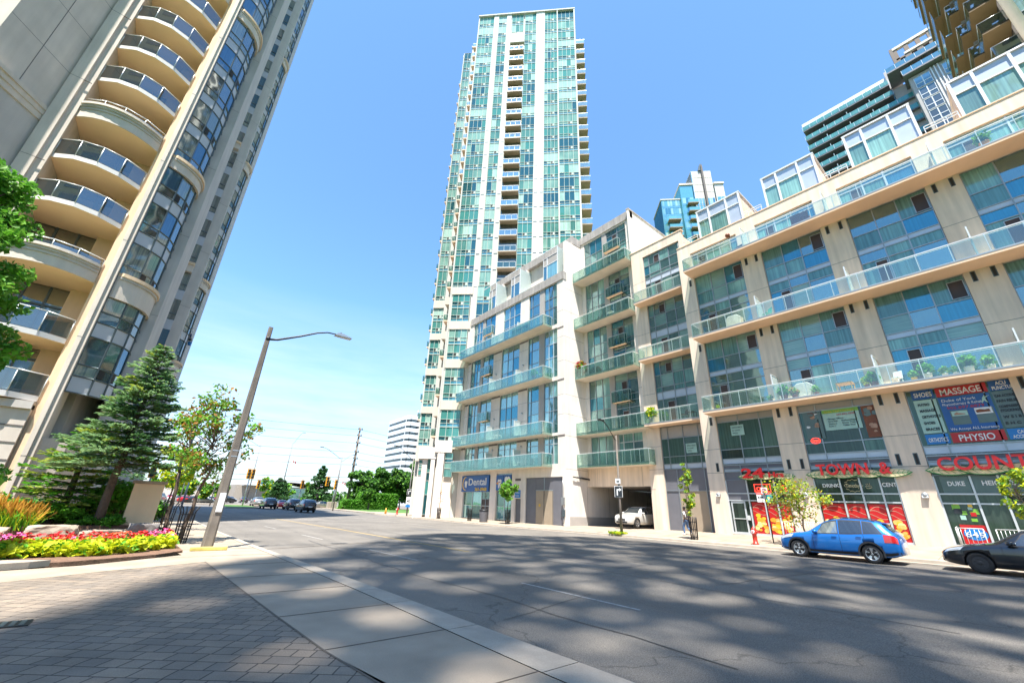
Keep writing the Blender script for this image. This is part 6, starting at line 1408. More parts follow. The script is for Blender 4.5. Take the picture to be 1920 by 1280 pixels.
mb = MB(); mb.prism([(4.3, 8.38), (4.4, 8.50), (4.65, 8.50), (5.02, 8.41), (5.02, 8.38)], 17.72, 18.0, M['steel'], 'v'); mb.box(4.5, 4.98, 17.76, 17.96, 8.36, 8.378, M['white_metal']); mb.tube([(4.55, 17.86, 8.5), (4.55, 17.86, 8.58)], .03, M['black'], 6); mb.build('lamp_head', t)
mb = MB(); mb.box(1.95, 2.03, 17.70, 17.76, 2.85, 3.25, M['alu_lt']); mb.box(1.74, 1.92, 17.67, 17.69, 1.15, 1.75, M['white']); mb.build('notice_plate', t)
mb = MB(); mb.box(1.35, 2.35, 17.5, 17.66, .0, .11, mat('yellow_green_kerb', (.55, .45, .12), .85, var=.2, vs=4)); t = thing('kerb_stone', 'yellowish kerb stone at the foot of the foreground lamp post', 'kerb', (1.8, 17.6, 0)); mb.build('stone', t, bevel=.02)
SGN = {}
def plate(t, name, x, y, z, w_, h, draw, bgm, d=(-1, 0), border=None):
    """a flat traffic sign; d = facing direction in plan"""
    dx, dy = Vector(d).normalized(); F = lambda u, v, zz: (x+dy*(-u)+dx*v, y+dx*u+dy*v, zz)
    mb = MB(F); 
    if border: mb.box(-w_/2-.03, w_/2+.03, .03, .045, z-h/2-.03, z+h/2+.03, border)
    mb.box(-w_/2, w_/2, .046, .056, z-h/2, z+h/2, bgm); o = mb.build(name, t)
    if draw: m2 = MB(F); draw(m2, F); m2.build('symbol', o)
def arrow_right(z, s, mt):
    def f(mb, F): mb.box(-.26*s, -.10*s, .058, .066, z-.55*s, z+.18*s, mt); mb.box(-.26*s, .14*s, .058, .066, z+.18*s, z+.34*s, mt); mb.prism([(.12*s, z+.02*s), (.12*s, z+.52*s), (.42*s, z+.26*s)], .058, .066, mt, 'v')
    return f
def txt_on(s_, z, size, mt, width, off):
    def f(mb, F): join(mb, text_mb(s_, F, -off, .06, z, size, mt, .008, width, flip=False, bold=.01))
    return f
def far_lamp(label, x, y, h, arm, signs=0, head='led', post=.085):
    z0 = gz(x, y) if y < 66 else -.25; t = thing('street_lamp', label, 'street lamp', (x, y, z0)); mb = MB(); mb.tube([(x, y, z0-.1), (x, y, z0+h*.35), (x, y, z0+h)], [post*1.25, post, post*.6], M['wood'] if signs == 1 else M['polegrey'], 10); mb.build('post', t)
    a = Vector(arm); mb = MB(); mb.tube([(x, y, z0+h-.35)]+[(x+a.x*q, y+a.y*q, z0+h-.35+a.z*s_) for q, s_ in ((.12, .02), (.4, .42), (.68, .78), (.88, .97), (1, 1.0))], .035, M['black'], 6); mb.build('arm', t)
    mb = MB(); e = Vector((x+a.x, y+a.y, z0+h-.35+a.z)); dr = Vector((a.x, a.y, 0)).normalized(); sd = Vector((-dr.y, dr.x, 0))*.13
    P = [e-dr*.1-sd*.6, e-dr*.1+sd*.6, e+dr*.5+sd, e+dr*.5-sd]; mb.add([tuple(p) for p in P]+[tuple(p+Vector((0, 0, .1))) for p in P], [(0, 3, 2, 1), (4, 5, 6, 7), (0, 1, 5, 4), (1, 2, 6, 5), (2, 3, 7, 6), (3, 0, 4, 7)], M['black']); mb.build('lamp_head', t)
    return t, z0
t, z0 = far_lamp('lamp post with a right turn arrow sign in front of the driveway', 26.7, 19.75, 7.0, (-1.7, -.1, 1.2), 1)
plate(t, 'arrow_sign', 26.6, 19.75, 2.95, .52, .72, arrow_right(2.95, .5, M['white']), M['ink'], (-.8, -.6), M['white']); plate(t, 'notice_sign', 26.6, 19.75, 3.68, .36, .36, txt_on('50', 3.6, .2, M['ink'], .22, .11), M['white'], (-.8, -.6))
t, z0 = far_lamp('lamp post with turn arrow and speed 40 signs before the white tower base', 26.7, 54.2, 7.6, (-2.6, 0, 1.5), 2)
plate(t, 'arrow_sign', 26.6, 54.0, 2.9, .55, .7, arrow_right(2.9, .5, M['white']), M['ink'], (-.4, -.9), M['white'])
plate(t, 'speed_sign', 26.6, 54.0, 1.85, .6, .9, txt_on('40', 1.6, .5, M['ink'], .42, .21), M['white'], (-.4, -.9)); plate(t, 'notice_sign', 26.6, 54.0, 1.15, .6, .3, None, M['bluel'], (-.4, -.9))
far_lamp('dark lamp post with a single arm beyond the parked cars near the tall wooden pole', 24.5, 78, 9.0, (-3.6, 0, 1.6))
far_lamp('thin lamp post behind the dark single arm lamp', 30, 96, 10.0, (2.5, 0, 1.6)); far_lamp('thin leaning armed lamp post above the red car', 24.0, 118, 15, (2.0, 0, 3), post=.14); far_lamp('pale far lamp post left of the red car', 18.5, 128, 14.5, (-3.6, 0, 1.4), post=.14)
far_lamp('far low lamp post at the left of the junction', 3.8, 98, 7.5, (2.2, 0, 1.0)); far_lamp('far grey lamp post behind the traffic signal', 8.0, 92, 8, (-2.2, 0, 1.0))
# kerb grass tuft at the foot of the driveway lamp
mb = MB(); rr = random.Random(5)
for _ in range(260): leaves(mb, rr, (26.6+rr.uniform(-.5, .35), 19.9+rr.uniform(-.5, .6), gz(26.8, 19.8)+.06), (.05, .05, .06), 2, .10, [G_['maple'], G_['lime']], el=2.2)
mb.build('grass_tuft', label='grass tuft at the foot of the driveway lamp post', cat='grass', kind='stuff')
# parking sign post
sx, sy_ = 28.2, 10.35; z0 = fz(sx, sy_); t = thing('parking_sign', 'parking sign post with three small plates between the hydrant and the blue car', 'sign post', (sx, sy_, z0)); mb = MB(); mb.tube([(sx, sy_, z0-.1), (sx, sy_, z0+3.0)], .035, M['black'], 8); mb.build('post', t)
def no_park(mb, F):
    z = z0+2.82; P = [(.11*cos(a), .065, z+.11*sin(a)) for a in [2*pi*k/18 for k in range(19)]]; mb.tube(P, .016, M['sred'], 5); mb.tube([(-.08, .065, z-.08), (.08, .065, z+.08)], .014, M['sred'], 5)
plate(t, 'prohibition_plate', sx, sy_, z0+2.82, .32, .34, no_park, M['white'], (-1, -.4)); plate(t, 'notice_plate', sx, sy_+.25, z0+2.38, .42, .42, txt_on('2 HR', z0+2.4, .12, M['ink'], .3, .15), M['white'], (-1, -.4)); plate(t, 'notice_plate', sx, sy_-.22, z0+2.38, .34, .42, txt_on('P', z0+2.3, .24, M['white'], .14, .07), mat('teal_sign', (.03, .35, .38), .4, var=.05), (-1, -.4))
# hydrants
def hydrant(label, x, y, s=1.0):
    z0 = gz(x, y); t = thing('fire_hydrant', label, 'fire hydrant', (x, y, z0)); R_ = M['hyd']; mb = MB()
    mb.lathe([(.17*s, 0), (.17*s, .05*s), (.115*s, .07*s), (.11*s, .5*s), (.15*s, .52*s), (.15*s, .57*s), (.12*s, .6*s), (.115*s, .72*s), (.08*s, .8*s), (.03*s, .83*s), (.03*s, .88*s)], (x, y, z0), R_, 14); mb.build('barrel', t)
    for a in (0, 1, 2):
        an = a*pi/2+pi; d = Vector((cos(an), sin(an), 0)); c = Vector((x, y, z0+.62*s)); mb = MB(); mb.tube([tuple(c+d*.08*s), tuple(c+d*.2*s)], .07*s if a else .085*s, M['white'] if a == 0 else R_, 10); mb.tube([tuple(c+d*.2*s), tuple(c+d*.24*s)], .035*s, R_, 6); mb.build('outlet', t)
M['hyd'] = mat('hydrant_red', (.55, .03, .015), .4, var=.1)
hydrant('red fire hydrant with white caps on the pavement left of the blue car', 27.0, 10.85, 1.05); hydrant('far red fire hydrant beside the speed 40 sign', 27.2, 58.3, 1.1)
t = thing('utility_marker', 'small orange marker post left of the far hydrant', 'marker', (27, 61, -.1)); mb = MB(); mb.lathe([(.16, 0), (.14, .5), (.05, .8)], (26.9, 61.5, gz(26.9, 61.5)), M['orange'], 10); mb.build('body', t)
# litter bin
z0 = gz(27.6, 38.0); t = thing('litter_bin', 'dark grey litter bin on the far pavement outside the dental office', 'litter bin', (27.6, 38.0, z0)); mb = MB(); mb.lathe([(.40, 0), (.42, .05), (.47, 1.0), (.49, 1.08)], (27.6, 38.0, z0), M['louvre'], 20); mb.build('body', t); mb = MB(); mb.lathe([(.51, 0), (.51, .08), (.40, .16), (.1, .2)], (27.6, 38.0, z0+1.08), M['black'], 20); mb.build('lid', t)
# drain cover
t = thing('drain_cover', 'small rectangular metal drain cover set in the pavers at the left edge', 'drain cover', (-1.0, 9.1, 0)); mb = MB(); mb.box(-1.5, -.82, 8.95, 9.3, .002, .012, M['black']); mb.build('frame', t); mb = MB(); [mb.box(-1.46+.09*k, -1.41+.09*k, 8.98, 9.27, .0125, .018, M['alu_dark']) for k in range(7)]; mb.build('grate', t)

# ------------------------------------------------------------------ vehicles
def sm(P):
    def f(x):
        if x <= P[0][0]: return P[0][1]
        for i in range(len(P)-1):
            (a, b), (c, d) = P[i], P[i+1]
            if x <= c:
                t = (x-a)/(c-a); m0 = (d-(P[i-1][1] if i else b))/(c-(P[i-1][0] if i else a)); 
                m1 = ((P[i+2][1] if i+2 < len(P) else d)-b)/((P[i+2][0] if i+2 < len(P) else c)-a); h = c-a
                return (2*t**3-3*t*t+1)*b+(t**3-2*t*t+t)*h*m0+(-2*t**3+3*t*t)*d+(t**3-t*t)*h*m1
        return P[-1][1]
    return f
def paint(name, col, metal=.3):
    mt, nt_, p = newmat(name); p.inputs['Base Color'].default_value = (*col, 1); p.inputs['Metallic'].default_value = metal; p.inputs['Roughness'].default_value = .28; p.inputs['Coat Weight'].default_value = 1; p.inputs['Coat Roughness'].default_value = .03
    n = N(nt_, 'ShaderNodeTexNoise'); n.inputs['Scale'].default_value = 2.5; b = N(nt_, 'ShaderNodeBump'); b.inputs['Strength'].default_value = .02; nt_.links.new(n.outputs[0], b.inputs['Height']); nt_.links.new(b.outputs[0], p.inputs['Coat Normal']); return mt
M['cglass'] = winmat('car_glass', (.008, .012, .016), (.03, .045, .055), .4, .10, (.8, .92, 1))
M['cglass_l'] = winmat('car_glass_light', (.05, .07, .08), (.22, .24, .22), .5, .25, (.85, .95, 1))
M['tyre'] = mat('tyre_rubber', (.018, .018, .019), .85, var=.15, vs=12, bump=.2)
M['plastic'] = mat('black_plastic', (.022, .022, .024), .55, var=.08, vs=8)
M['rim'] = mat('alloy_rim', (.55, .56, .57), .25, .8, var=0); M['rimd'] = mat('dark_rim', (.04, .04, .045), .4, .6, var=.1)
M['headl'] = mat('headlight_lens', (.62, .66, .70), .08, .3, var=.1, vs=20, coat=1); M['taill'] = mat('tail_light_red', (.50, .012, .012), .12, 0, var=.05, coat=1); M['amber'] = mat('amber_lens', (.75, .22, .02), .15, 0, var=0)
class Car:
    def __init__(s, L, zbot, belt, top, wb, wr, cab, wheels, wr_, tw=.22):
        s.L = L; s.zb, s.be, s.tp, s.wb, s.wr = map(sm, (zbot, belt, top, wb, wr)); s.cab = cab; s.wh = wheels; s.R = wr_; s.tw = tw
    def K(s, x):
        zb, be, tp, wb, wr = s.zb(x), s.be(x), s.tp(x), s.wb(x), s.wr(x); ze = tp-max(.012, .05*min(1, (tp-be)/.3)); m_ = be-zb
        wr = min(wr, wb*.985)
        return [(0, zb), (wb*.80, zb), (wb*.95, zb+.05), (wb*.985, zb+m_*.28), (wb*1.0, zb+m_*.55), (wb*.995, zb+m_*.85), (wb*.965, be), (wr+(wb*.965-wr)*.5, be+(ze-be)*.5), (wr, ze), (wr*.85, tp-.008), (wr*.5, tp+.012), (0, tp+.02)]
    def P(s, x, q):
        k = s.K(x); i = min(len(k)-2, int(q)); t = q-i; return (k[i][0]+(k[i+1][0]-k[i][0])*t, k[i][1]+(k[i+1][1]-k[i][1])*t)
def make_car(name, label, cat, C, paintm, wheel_style, details, loc, rz, scale=1.0, group=None, cut=True, nst=56):
    t = thing(name, label, cat, (0, 0, 0), group=group)
    xs = [C.L*i/nst for i in range(nst+1)]; nk = 12; mb = MB(lambda a, b, c: (C.L/2-a, b, c))
    sub = 1; pts = []; ring = []
    for x in xs:
        k = C.K(x); r_ = [(-a, b) for a, b in k[::-1]][:-1]+k[0:]; r_ = r_[:-1]   # left side top -> bottom -> right side top
        ring.append(len(r_)); pts += [(x, a, b) for a, b in r_]
    n = ring[0]; F = [(i*n+j, i*n+(j+1) % n, (i+1)*n+(j+1) % n, (i+1)*n+j) for i in range(nst) for j in range(n)]
    F += [tuple(range(n)), tuple(range(nst*n, (nst+1)*n))[::-1]]
    mb.add(pts, F, paintm, True); body = mb.build('body', t)
    bm = bmesh.new(); bm.from_mesh(body.data); bmesh.ops.recalc_face_normals(bm, faces=bm.faces); bm.to_mesh(body.data); bm.free()
    if cut:
        cb = MB(lambda a, b, c: (C.L/2-a, b, c))
        for wx in C.wh:
            nn = 28; w0 = C.wb(wx); rr_ = C.R*1.13; zc = C.R
            for sgn in (-1, 1):
                a0, a1 = sgn*(w0-C.tw-.08), sgn*(w0+.2); P0 = [(wx+rr_*cos(2*pi*i/nn), a0, zc+rr_*sin(2*pi*i/nn)) for i in range(nn)]+[(wx+rr_*cos(2*pi*i/nn), a1, zc+rr_*sin(2*pi*i/nn)) for i in range(nn)]
                cb.add(P0, [tuple(range(nn)), tuple(range(nn, 2*nn))[::-1]]+[(i, nn+i, nn+(i+1) % nn, (i+1) % nn) for i in range(nn)], M['plastic'])
        co = cb.build('cutter'); bm = bmesh.new(); bm.from_mesh(co.data); bmesh.ops.recalc_face_normals(bm, faces=bm.faces); bm.to_mesh(co.data); bm.free()
        md = body.modifiers.new('arch', 'BOOLEAN'); md.operation = 'DIFFERENCE'; md.solver = 'EXACT'; md.object = co; md.material_mode = 'TRANSFER'
        bpy.context.view_layer.update(); me = bpy.data.meshes.new_from_object(body.evaluated_get(bpy.context.evaluated_depsgraph_get()))
        body.modifiers.clear(); body.data = me; bpy.data.objects.remove(co)
    G = lambda a, b, c: (C.L/2-a, b, c)
    def patch(mb, x0, x1, q0, q1, mt, sgn, off=.006, nx=10, nq=3, sl0=0, sl1=0):
        """part of the body skin between stations and ring parameters, lifted by off; sl0/sl1 slant the ends"""
        P = []
        for i in range(nx+1):
            for j in range(nq+1):
                f = j/nq; a = x0+sl0*f; b = x1+sl1*f; x = a+(b-a)*i/nx; q = q0+(q1-q0)*f; y, z = C.P(x, q); P.append((x, sgn*(y+off), z+(off if q > 9 else off*.4)))
        mb.add(P, [(i*(nq+1)+j, i*(nq+1)+j+1, (i+1)*(nq+1)+j+1, (i+1)*(nq+1)+j) for i in range(nx) for j in range(nq)], mt, True)
    def ends(mb, x0, x1, q0, mt, off=.008):                # windscreen / rear glass: over the top ring from side to side
        P = []; nx = 8; S = [(-1, 8.15), (-1, 9), (-1, 10), (1, 11), (1, 10), (1, 9), (1, 8.15)]
        for i in range(nx+1):
            x = x0+(x1-x0)*i/nx
            for sgn, q in S: y, z = C.P(x, q); P.append((x, sgn*y*.96, z+off))
        m_ = len(S); mb.add(P, [(i*m_+j, i*m_+j+1, (i+1)*m_+j+1, (i+1)*m_+j) for i in range(nx) for j in range(m_-1)], mt, True)
    c0, c1, c2, c3 = C.cab                                  # cowl, roof front, roof rear, tail of the glasshouse
    f = MB(G); ends(f, c0+.05, c1-.06, 8, M['cglass']); f.build('windscreen', t)
    f = MB(G); ends(f, c2+.08, c3-.06, 8, M['cglass']); f.build('rear_window', t)
    for sgn in (-1, 1):
        for (x0, x1, s0, s1, mt) in details['side']:
            f = MB(G); patch(f, x0-.03, x1+.03, 6.0, 8.0, M['plastic'], sgn, .004, 10, 3, s0, s1); patch(f, x0, x1, 6.12, 7.82, mt, sgn, .009, 10, 3, s0, s1); f.build('side_window', t)
        for x in details['seams']:
            f = MB(G); patch(f, x, x+.012, 1.6, 6.0, M['black'], sgn, .003, 1, 8); f.build('door_seam', t)
        for x in details['handles']: f = MB(G); y, z = C.P(x, 5.2); f.box(x-.09, x+.09, *sorted((sgn*y, sgn*(y+.035))), z-.012, z+.016, paintm); f.build('door_handle', t)
        x = details['mirror']; y, z = C.P(x, 6.1); f = MB(G); f.lathe([(.02, -.07), (.11, -.05), (.12, .03), (.06, .07)], (x, sgn*(y+.13), z+.07), paintm if details.get('mirror_body', 1) else M['plastic'], 10); f.tube([(x, sgn*(y-.02), z), (x, sgn*(y+.1), z+.04)], .03, M['plastic'], 6); f.build('mirror', t)
        f = MB(G); a, b, q0, q1 = details['head']; patch(f, a, b, q0, q1, M['headl'], sgn, .008, 8, 3, details.get('hs', 0), details.get('hs', 0)); f.build('headlight', t)
        f = MB(G); a, b, q0, q1 = details['tail']; patch(f, a, b, q0, q1, M['taill'], sgn, .010, 8, 3); f.build('tail_light', t)
        if details.get('clad'):
            f = MB(G); patch(f, .05, C.L-.05, 1.0, 2.6, M['plastic'], sgn, .007, 30, 3)
            for wx in C.wh:
                P = []; nn = 20
                for i in range(nn+1):
                    a_ = -.25+(pi+.5)*i/nn
                    for r_, o in ((C.R*1.12, .012), (C.R*1.30, .012)):
                        x, z = wx+r_*cos(a_), C.R+r_*sin(a_); kk = C.K(min(max(x, 0.02), C.L-.02)); y = max([p[0] for p in kk[1:6]]); P.append((x, sgn*(y+o), z))
                f.add(P, [(2*i, 2*i+1, 2*i+3, 2*i+2) for i in range(nn)], M['plastic'], True)
            f.build('side_cladding', t)
    f = MB(G); x = -.012; kz = C.be(0.05); wv = C.wb(.05)
    f.box(-.02, .01, -wv*.5, wv*.5, kz-.24, kz-.06, M['plastic']); f.box(-.028, -.02, -wv*.42, wv*.42, kz-.17, kz-.14, M['rim']); f.box(-.015, .02, -wv*.8, wv*.8, C.zb(0)+.02, C.zb(0)+.16, M['plastic']); f.build('grille', t)
    f = MB(G); f.box(C.L-.01, C.L+.02, -.26, .26, C.zb(C.L)+.28, C.zb(C.L)+.42, M['white_metal']); f.build('number_plate', t)
    if details.get('rails'):
        for sgn in (-1, 1): f = MB(G); f.tube([(x, sgn*(C.wr(x)*.93), C.tp(x)+.05 if 0 < i < 5 else C.tp(x)) for i, x in enumerate([c1+.1+(c2-c1-.2)*q/5 for q in range(6)])], .016, M['plastic'], 5); f.build('roof_rail', t)
    if details.get('spoiler'): f = MB(G); x = c2; f.prism([(x-.05, C.tp(x)+.015), (x+.26, C.tp(x)-.02), (x+.28, C.tp(x)-.06), (x+.0, C.tp(x)-.04)], -C.wr(x)*.85, C.wr(x)*.85, paintm, 'v'); f.build('spoiler', t)
    for wx in C.wh:
        for sgn in (-1, 1):
            w0 = C.wb(wx)-.015; Fw = lambda a, b, c, wx=wx, w0=w0, sgn=sgn: (C.L/2-wx-a, sgn*(w0-c), C.R+b); o = MB(Fw); r_ = C.R
            o.lathe([(r_*.62, -.012+.03), (r_*.80, .0), (r_*.95, .012), (r_, .05), (r_, C.tw-.05), (r_*.95, C.tw), (r_*.5, C.tw)], (0, 0, 0), M['tyre'], 28); w = o.build('wheel', t)
            h = MB(Fw); h.lathe([(r_*.64, .02), (r_*.62, .03), (r_*.60, .06), (r_*.1, .07)], (0, 0, 0), M['rimd'], 24)
            if wheel_style == 'alloy':
                h.lathe([(r_*.655, .006), (r_*.655, .03), (r_*.60, .035), (r_*.60, .006), (r_*.655, .006)], (0, 0, 0), M['rim'], 24, cap=False)
                for k in range(5):
                    a_ = 2*pi*k/5+.3
                    for da in (-.16, .16): 
                        u = Vector((cos(a_+da), sin(a_+da))); v2 = Vector((-u.y, u.x))*r_*.055; p0 = Vector((cos(a_), sin(a_)))*r_*.16; p1 = u*r_*.62
                        h.add([(p0.x-v2.x, p0.y-v2.y, .02), (p0.x+v2.x, p0.y+v2.y, .02), (p1.x+v2.x*1.5, p1.y+v2.y*1.5, .008), (p1.x-v2.x*1.5, p1.y-v2.y*1.5, .008)], [(0, 1, 2, 3)], M['rim'])
                h.lathe([(r_*.16, .012), (r_*.1, .008), (.01, .008)], (0, 0, 0), M['rim'], 12)
            else:
                h.lathe([(r_*.60, .012), (r_*.45, .03), (r_*.25, .018), (r_*.2, .006), (.01, .004)], (0, 0, 0), M['plastic'], 20)
                for k in range(7): a_ = 2*pi*k/7; h.lathe([(r_*.06, .008), (.01, .006)], (r_*.38*cos(a_), r_*.38*sin(a_), 0), M['rim'] if k % 7 == 9 else M['rimd'], 8)
            h.build('rim', w)
    t.location = loc; t.rotation_euler = (details.get('pitch', 0) and 0, 0, rz); t.scale = (scale, scale, scale); return t
HATCH = Car(4.45, [(0, .30), (.5, .22), (4.0, .24), (4.45, .36)], [(0, .62), (.12, .74), (.5, .87), (1.1, .95), (1.7, .98), (2.8, 1.01), (3.7, 1.07), (4.2, 1.06), (4.38, .98), (4.45, .80)],
            [(0, .66), (.12, .80), (.5, .93), (1.15, 1.03), (1.35, 1.10), (1.75, 1.35), (2.1, 1.52), (2.6, 1.60), (3.1, 1.60), (3.6, 1.565), (3.95, 1.48), (4.18, 1.27), (4.38, 1.05), (4.45, .84)],
            [(0, .55), (.08, .70), (.35, .82), (.9, .88), (3.7, .885), (4.15, .84), (4.38, .76), (4.45, .66)], [(0, .5), (.5, .72), (1.2, .74), (1.9, .64), (2.6, .61), (3.4, .60), (4.0, .60), (4.45, .62)], (1.22, 2.05, 3.88, 4.36), (.83, 3.47), .345)
SEDAN = Car(4.55, [(0, .28), (.5, .20), (4.0, .22), (4.55, .34)], [(0, .55), (.15, .66), (.6, .78), (1.3, .87), (2.2, .90), (3.3, .93), (4.2, .95), (4.5, .88), (4.55, .72)],
            [(0, .58), (.15, .70), (.6, .82), (1.25, .92), (1.45, .99), (1.9, 1.26), (2.25, 1.39), (2.7, 1.42), (3.1, 1.39), (3.5, 1.26), (3.9, 1.04), (4.1, 1.0), (4.4, .96), (4.55, .76)],
            [(0, .52), (.1, .68), (.4, .80), (.9, .85), (3.8, .855), (4.3, .79), (4.55, .64)], [(0, .45), (.5, .68), (1.3, .70), (2.2, .57), (3.1, .56), (3.9, .66), (4.55, .56)], (1.3, 2.2, 3.1, 3.85), (.9, 3.55), .32)
SUV = Car(4.85, [(0, .34), (.5, .27), (4.4, .29), (4.85, .42)], [(0, .72), (.12, .86), (.5, .99), (1.2, 1.07), (3, 1.13), (4.3, 1.17), (4.7, 1.12), (4.85, .85)],
          [(0, .76), (.12, .92), (.5, 1.04), (1.2, 1.13), (1.4, 1.2), (1.85, 1.50), (2.2, 1.66), (2.8, 1.72), (3.6, 1.70), (4.2, 1.62), (4.5, 1.42), (4.75, 1.15), (4.85, .9)],
          [(0, .58), (.1, .78), (.4, .90), (1, .95), (4.1, .955), (4.6, .88), (4.85, .74)], [(0, .5), (.5, .78), (1.3, .80), (2.0, .70), (2.8, .67), (4.1, .66), (4.85, .66)], (1.3, 2.1, 4.1, 4.65), (.93, 3.7), .38)
DH = dict(side=[(1.62, 2.42, .28, 0, M['cglass_l']), (2.52, 3.28, 0, 0, M['cglass']), (3.36, 3.95, 0, -.30, M['cglass'])], seams=[1.45, 2.47, 3.32], handles=[2.28, 3.15], mirror=1.62, head=(.10, .62, 5.0, 6.4), tail=(3.98, 4.40, 4.3, 5.9), clad=True, rails=True, spoiler=True, hs=.1)
DS = dict(side=[(1.72, 2.50, .34, 0, M['cglass']), (2.60, 3.32, 0, -.10, M['cglass'])], seams=[1.5, 2.55, 3.4], handles=[2.35, 3.2], mirror=1.75, head=(.08, .52, 5.0, 6.3), tail=(4.15, 4.50, 4.4, 5.9), hs=.12)
DU = dict(side=[(1.72, 2.55, .3, 0, M['cglass']), (2.65, 3.45, 0, 0, M['cglass']), (3.55, 4.15, 0, -.12, M['cglass'])], seams=[1.5, 2.6, 3.5], handles=[2.4, 3.3], mirror=1.72, head=(.06, .55, 4.9, 6.2), tail=(4.4, 4.8, 4.6, 6.0), rails=True, hs=.1)
pb = paint('blue_car_paint', (.010, .165, .52), .35); pk = paint('black_car_paint', (.012, .013, .016), .2); pw = paint('white_car_paint', (.55, .54, .50), 0); pr_ = paint('red_car_paint', (.55, .012, .02), .1); ps = paint('silver_car_paint', (.38, .37, .34), .6); pk2 = paint('dark_grey_car_paint', (.03, .032, .036), .4)
sc = 1.01
yf, yr = 7.70, 5.03; xc = 23.85+.885*sc; zf, zr = road_z(23.9, yf), road_z(23.9, yr)
c = make_car('parked_car', 'bright blue hatchback parked at the far kerb with black wheel arches and roof rails', 'car', HATCH, pb, 'alloy', DH, (xc, (yf+yr)/2-.07*sc, (zf+zr)/2), pi/2, sc)
c.rotation_euler = (0, -math.atan2(zf-zr, yf-yr), pi/2); c.scale = (sc, sc, sc*1.05)
c = make_car('parked_car', 'black saloon car behind the blue hatchback, cut off by the right edge', 'car', SEDAN, pk, 'steel', DS, (xc-.05, 1.95+.9*1.08-4.55*1.08/2, road_z(23.9, .5)+.01), pi/2, 1.08)
c = make_car('parked_car', 'white sport utility car in the driveway under the building, facing out', 'car', SUV, pw, 'alloy', DU, (30.75+2.4, 22.7, gz(31.4, 22.5)+.06), pi, .98)
c.rotation_euler = (0, math.atan2(.10, 2.8)*-0, pi)
k = 0
for (px_, py_, C, pt, dd, nm, lab) in ((480, 948.5, SUV, ps, DU, 0, 'far silver sport utility car at the left end of the waiting row'), (501, 953.5, SUV, pk, DU, 0, 'far black sport utility car between the silver car and the red car'), (516, 949, SEDAN, pr_, DS, 0, ''), (546, 955.5, SUV, pk2, DU, 0, 'far dark grey sport utility car right of the red car'), (571, 960, SUV, pk, DU, 0, 'far black sport utility car at the right end of the waiting row, nearest the camera')):
    if not lab: px_, py_, lab = 525, 952.5, 'far bright red car mostly hidden in the waiting row'
    p = at_z(px_, py_, -.25); make_car('waiting_car', lab, 'car', C, pt, 'steel', dd, (p.x, p.y, -.24 if p.y > 62 else road_z(p.x, p.y)+.01), pi/2, 1.0, 'cars waiting at the far junction', cut=False, nst=24)
# row of parked cars far away
rr = random.Random(9)
for k, (px_, pt, lab) in enumerate(((335, pw, 'tiny far white car behind the street trees, leftmost of the far row'), (352, pr_, 'tiny far red car in the far row left of the lamp post'), (366, pk2, 'tiny far dark car next to the tiny red car'), (379, ps, 'tiny far silver car just left of the foreground lamp post'), (590, pk2, 'tiny far dark car left of the tall wooden pole'), (606, ps, 'tiny far silver car beside the concrete block'))):
    p = at_z(px_, 941, -.25); p = p*(118/p.y); make_car('distant_car', lab, 'car', SEDAN, pt, 'steel', DS, (p.x, 118 if px_ < 500 else 100, -.24), .3 if px_ < 500 else 0, 1.0, 'distant cars beyond the junction', cut=False, nst=16) if px_ < 500 else make_car('distant_car', lab, 'car', SEDAN, pt, 'steel', DS, (at_y(px_, 941, 96).x, 96, -.24), .2, 1.0, 'distant cars beyond the junction', cut=False, nst=16)
# ------------------------------------------------------------------ beyond the junction
mb = MB(); mb.box(28.6, 140, 64.5, 100, -.6, -.09, M['grass']); mb.build('grass_verge', kind='structure')
mb = MB(); mb.box(26.6, 28.6, 64.0, 98, -.6, -.085, M['conc']); mb.box(26.3, 26.6, 64, 98, -.6, -.08, M['kerb']); mb.box(28.6, 31, 64.0, 72, -.6, -.084, M['conc']); mb.build('corner_pavement', kind='structure')
mb = MB(); mb.prism([(9.0, 80), (14.6, 84), (14.8, 99), (9.6, 99)], -.3, -.12, M['kerb']); mb.prism([(9.3, 81), (14.3, 84.6), (14.5, 98.6), (9.9, 98.6)], -.119, -.1, M['grass']); mb.build('traffic_island', kind='structure')
mb = MB(); mb.box(-250, 250, 104, 108, -.5, -.12, M['conc']); mb.box(-120, 250, 108, 330, -.5, -.16, M['asphalt']); mb.build('car_park', kind='structure')
FAR = [G_['far'], G_['fard'], G_['maple']]
far_trees = [(35.4, 96, 9.0, 3.2, 'large dark green tree directly right of the tall wooden pole'), (40.0, 97, 8.4, 3.0, 'round dark green tree behind the middle of the clipped hedge'), (44.0, 96, 9.0, 3.0, 'round dark green tree behind the right half of the clipped hedge'), (46.5, 99, 9.6, 3.2, 'tall tree below the white office block'), (46.2, 90, 12.0, 3.4, 'tallest bright tree squeezed against the white tower base'), (33.0, 84, 3.6, 1.4, 'low dark bushy tree between the wooden pole and the long hedge')]
for k, (x, y, h, r_, lab) in enumerate(far_trees): broadleaf('dense_tree', lab, 'tree', (x, y, -.1), h, r_, 1.6, 4200, .42, FAR, [3, 4, 2], 100+k, 30, (0, 0), .2, group='trees beyond the hedge')
small = [(20.0, 112, 6.0, 2.6, 'round green tree under the blue roof sign'), (5.0, 112, 5.0, 2.2, 'green tree just left of the lamp post foot far away'), (8.5, 118, 4.4, 2.0, 'small far tree just right of the foreground lamp post'), (11.5, 116, 4.6, 1.8, 'small far tree left of the traffic signal'), (28.0, 110, 5.0, 1.8, 'small far tree right of the conifer'), (25.0, 118, 4.4, 2.2, 'low round far tree left of the conifer'), (-1, 110, 5.0, 2.2, 'far green tree seen between the caged trees'), (-5, 114, 6.0, 2.6, 'far green tree behind the farthest tree guard')]
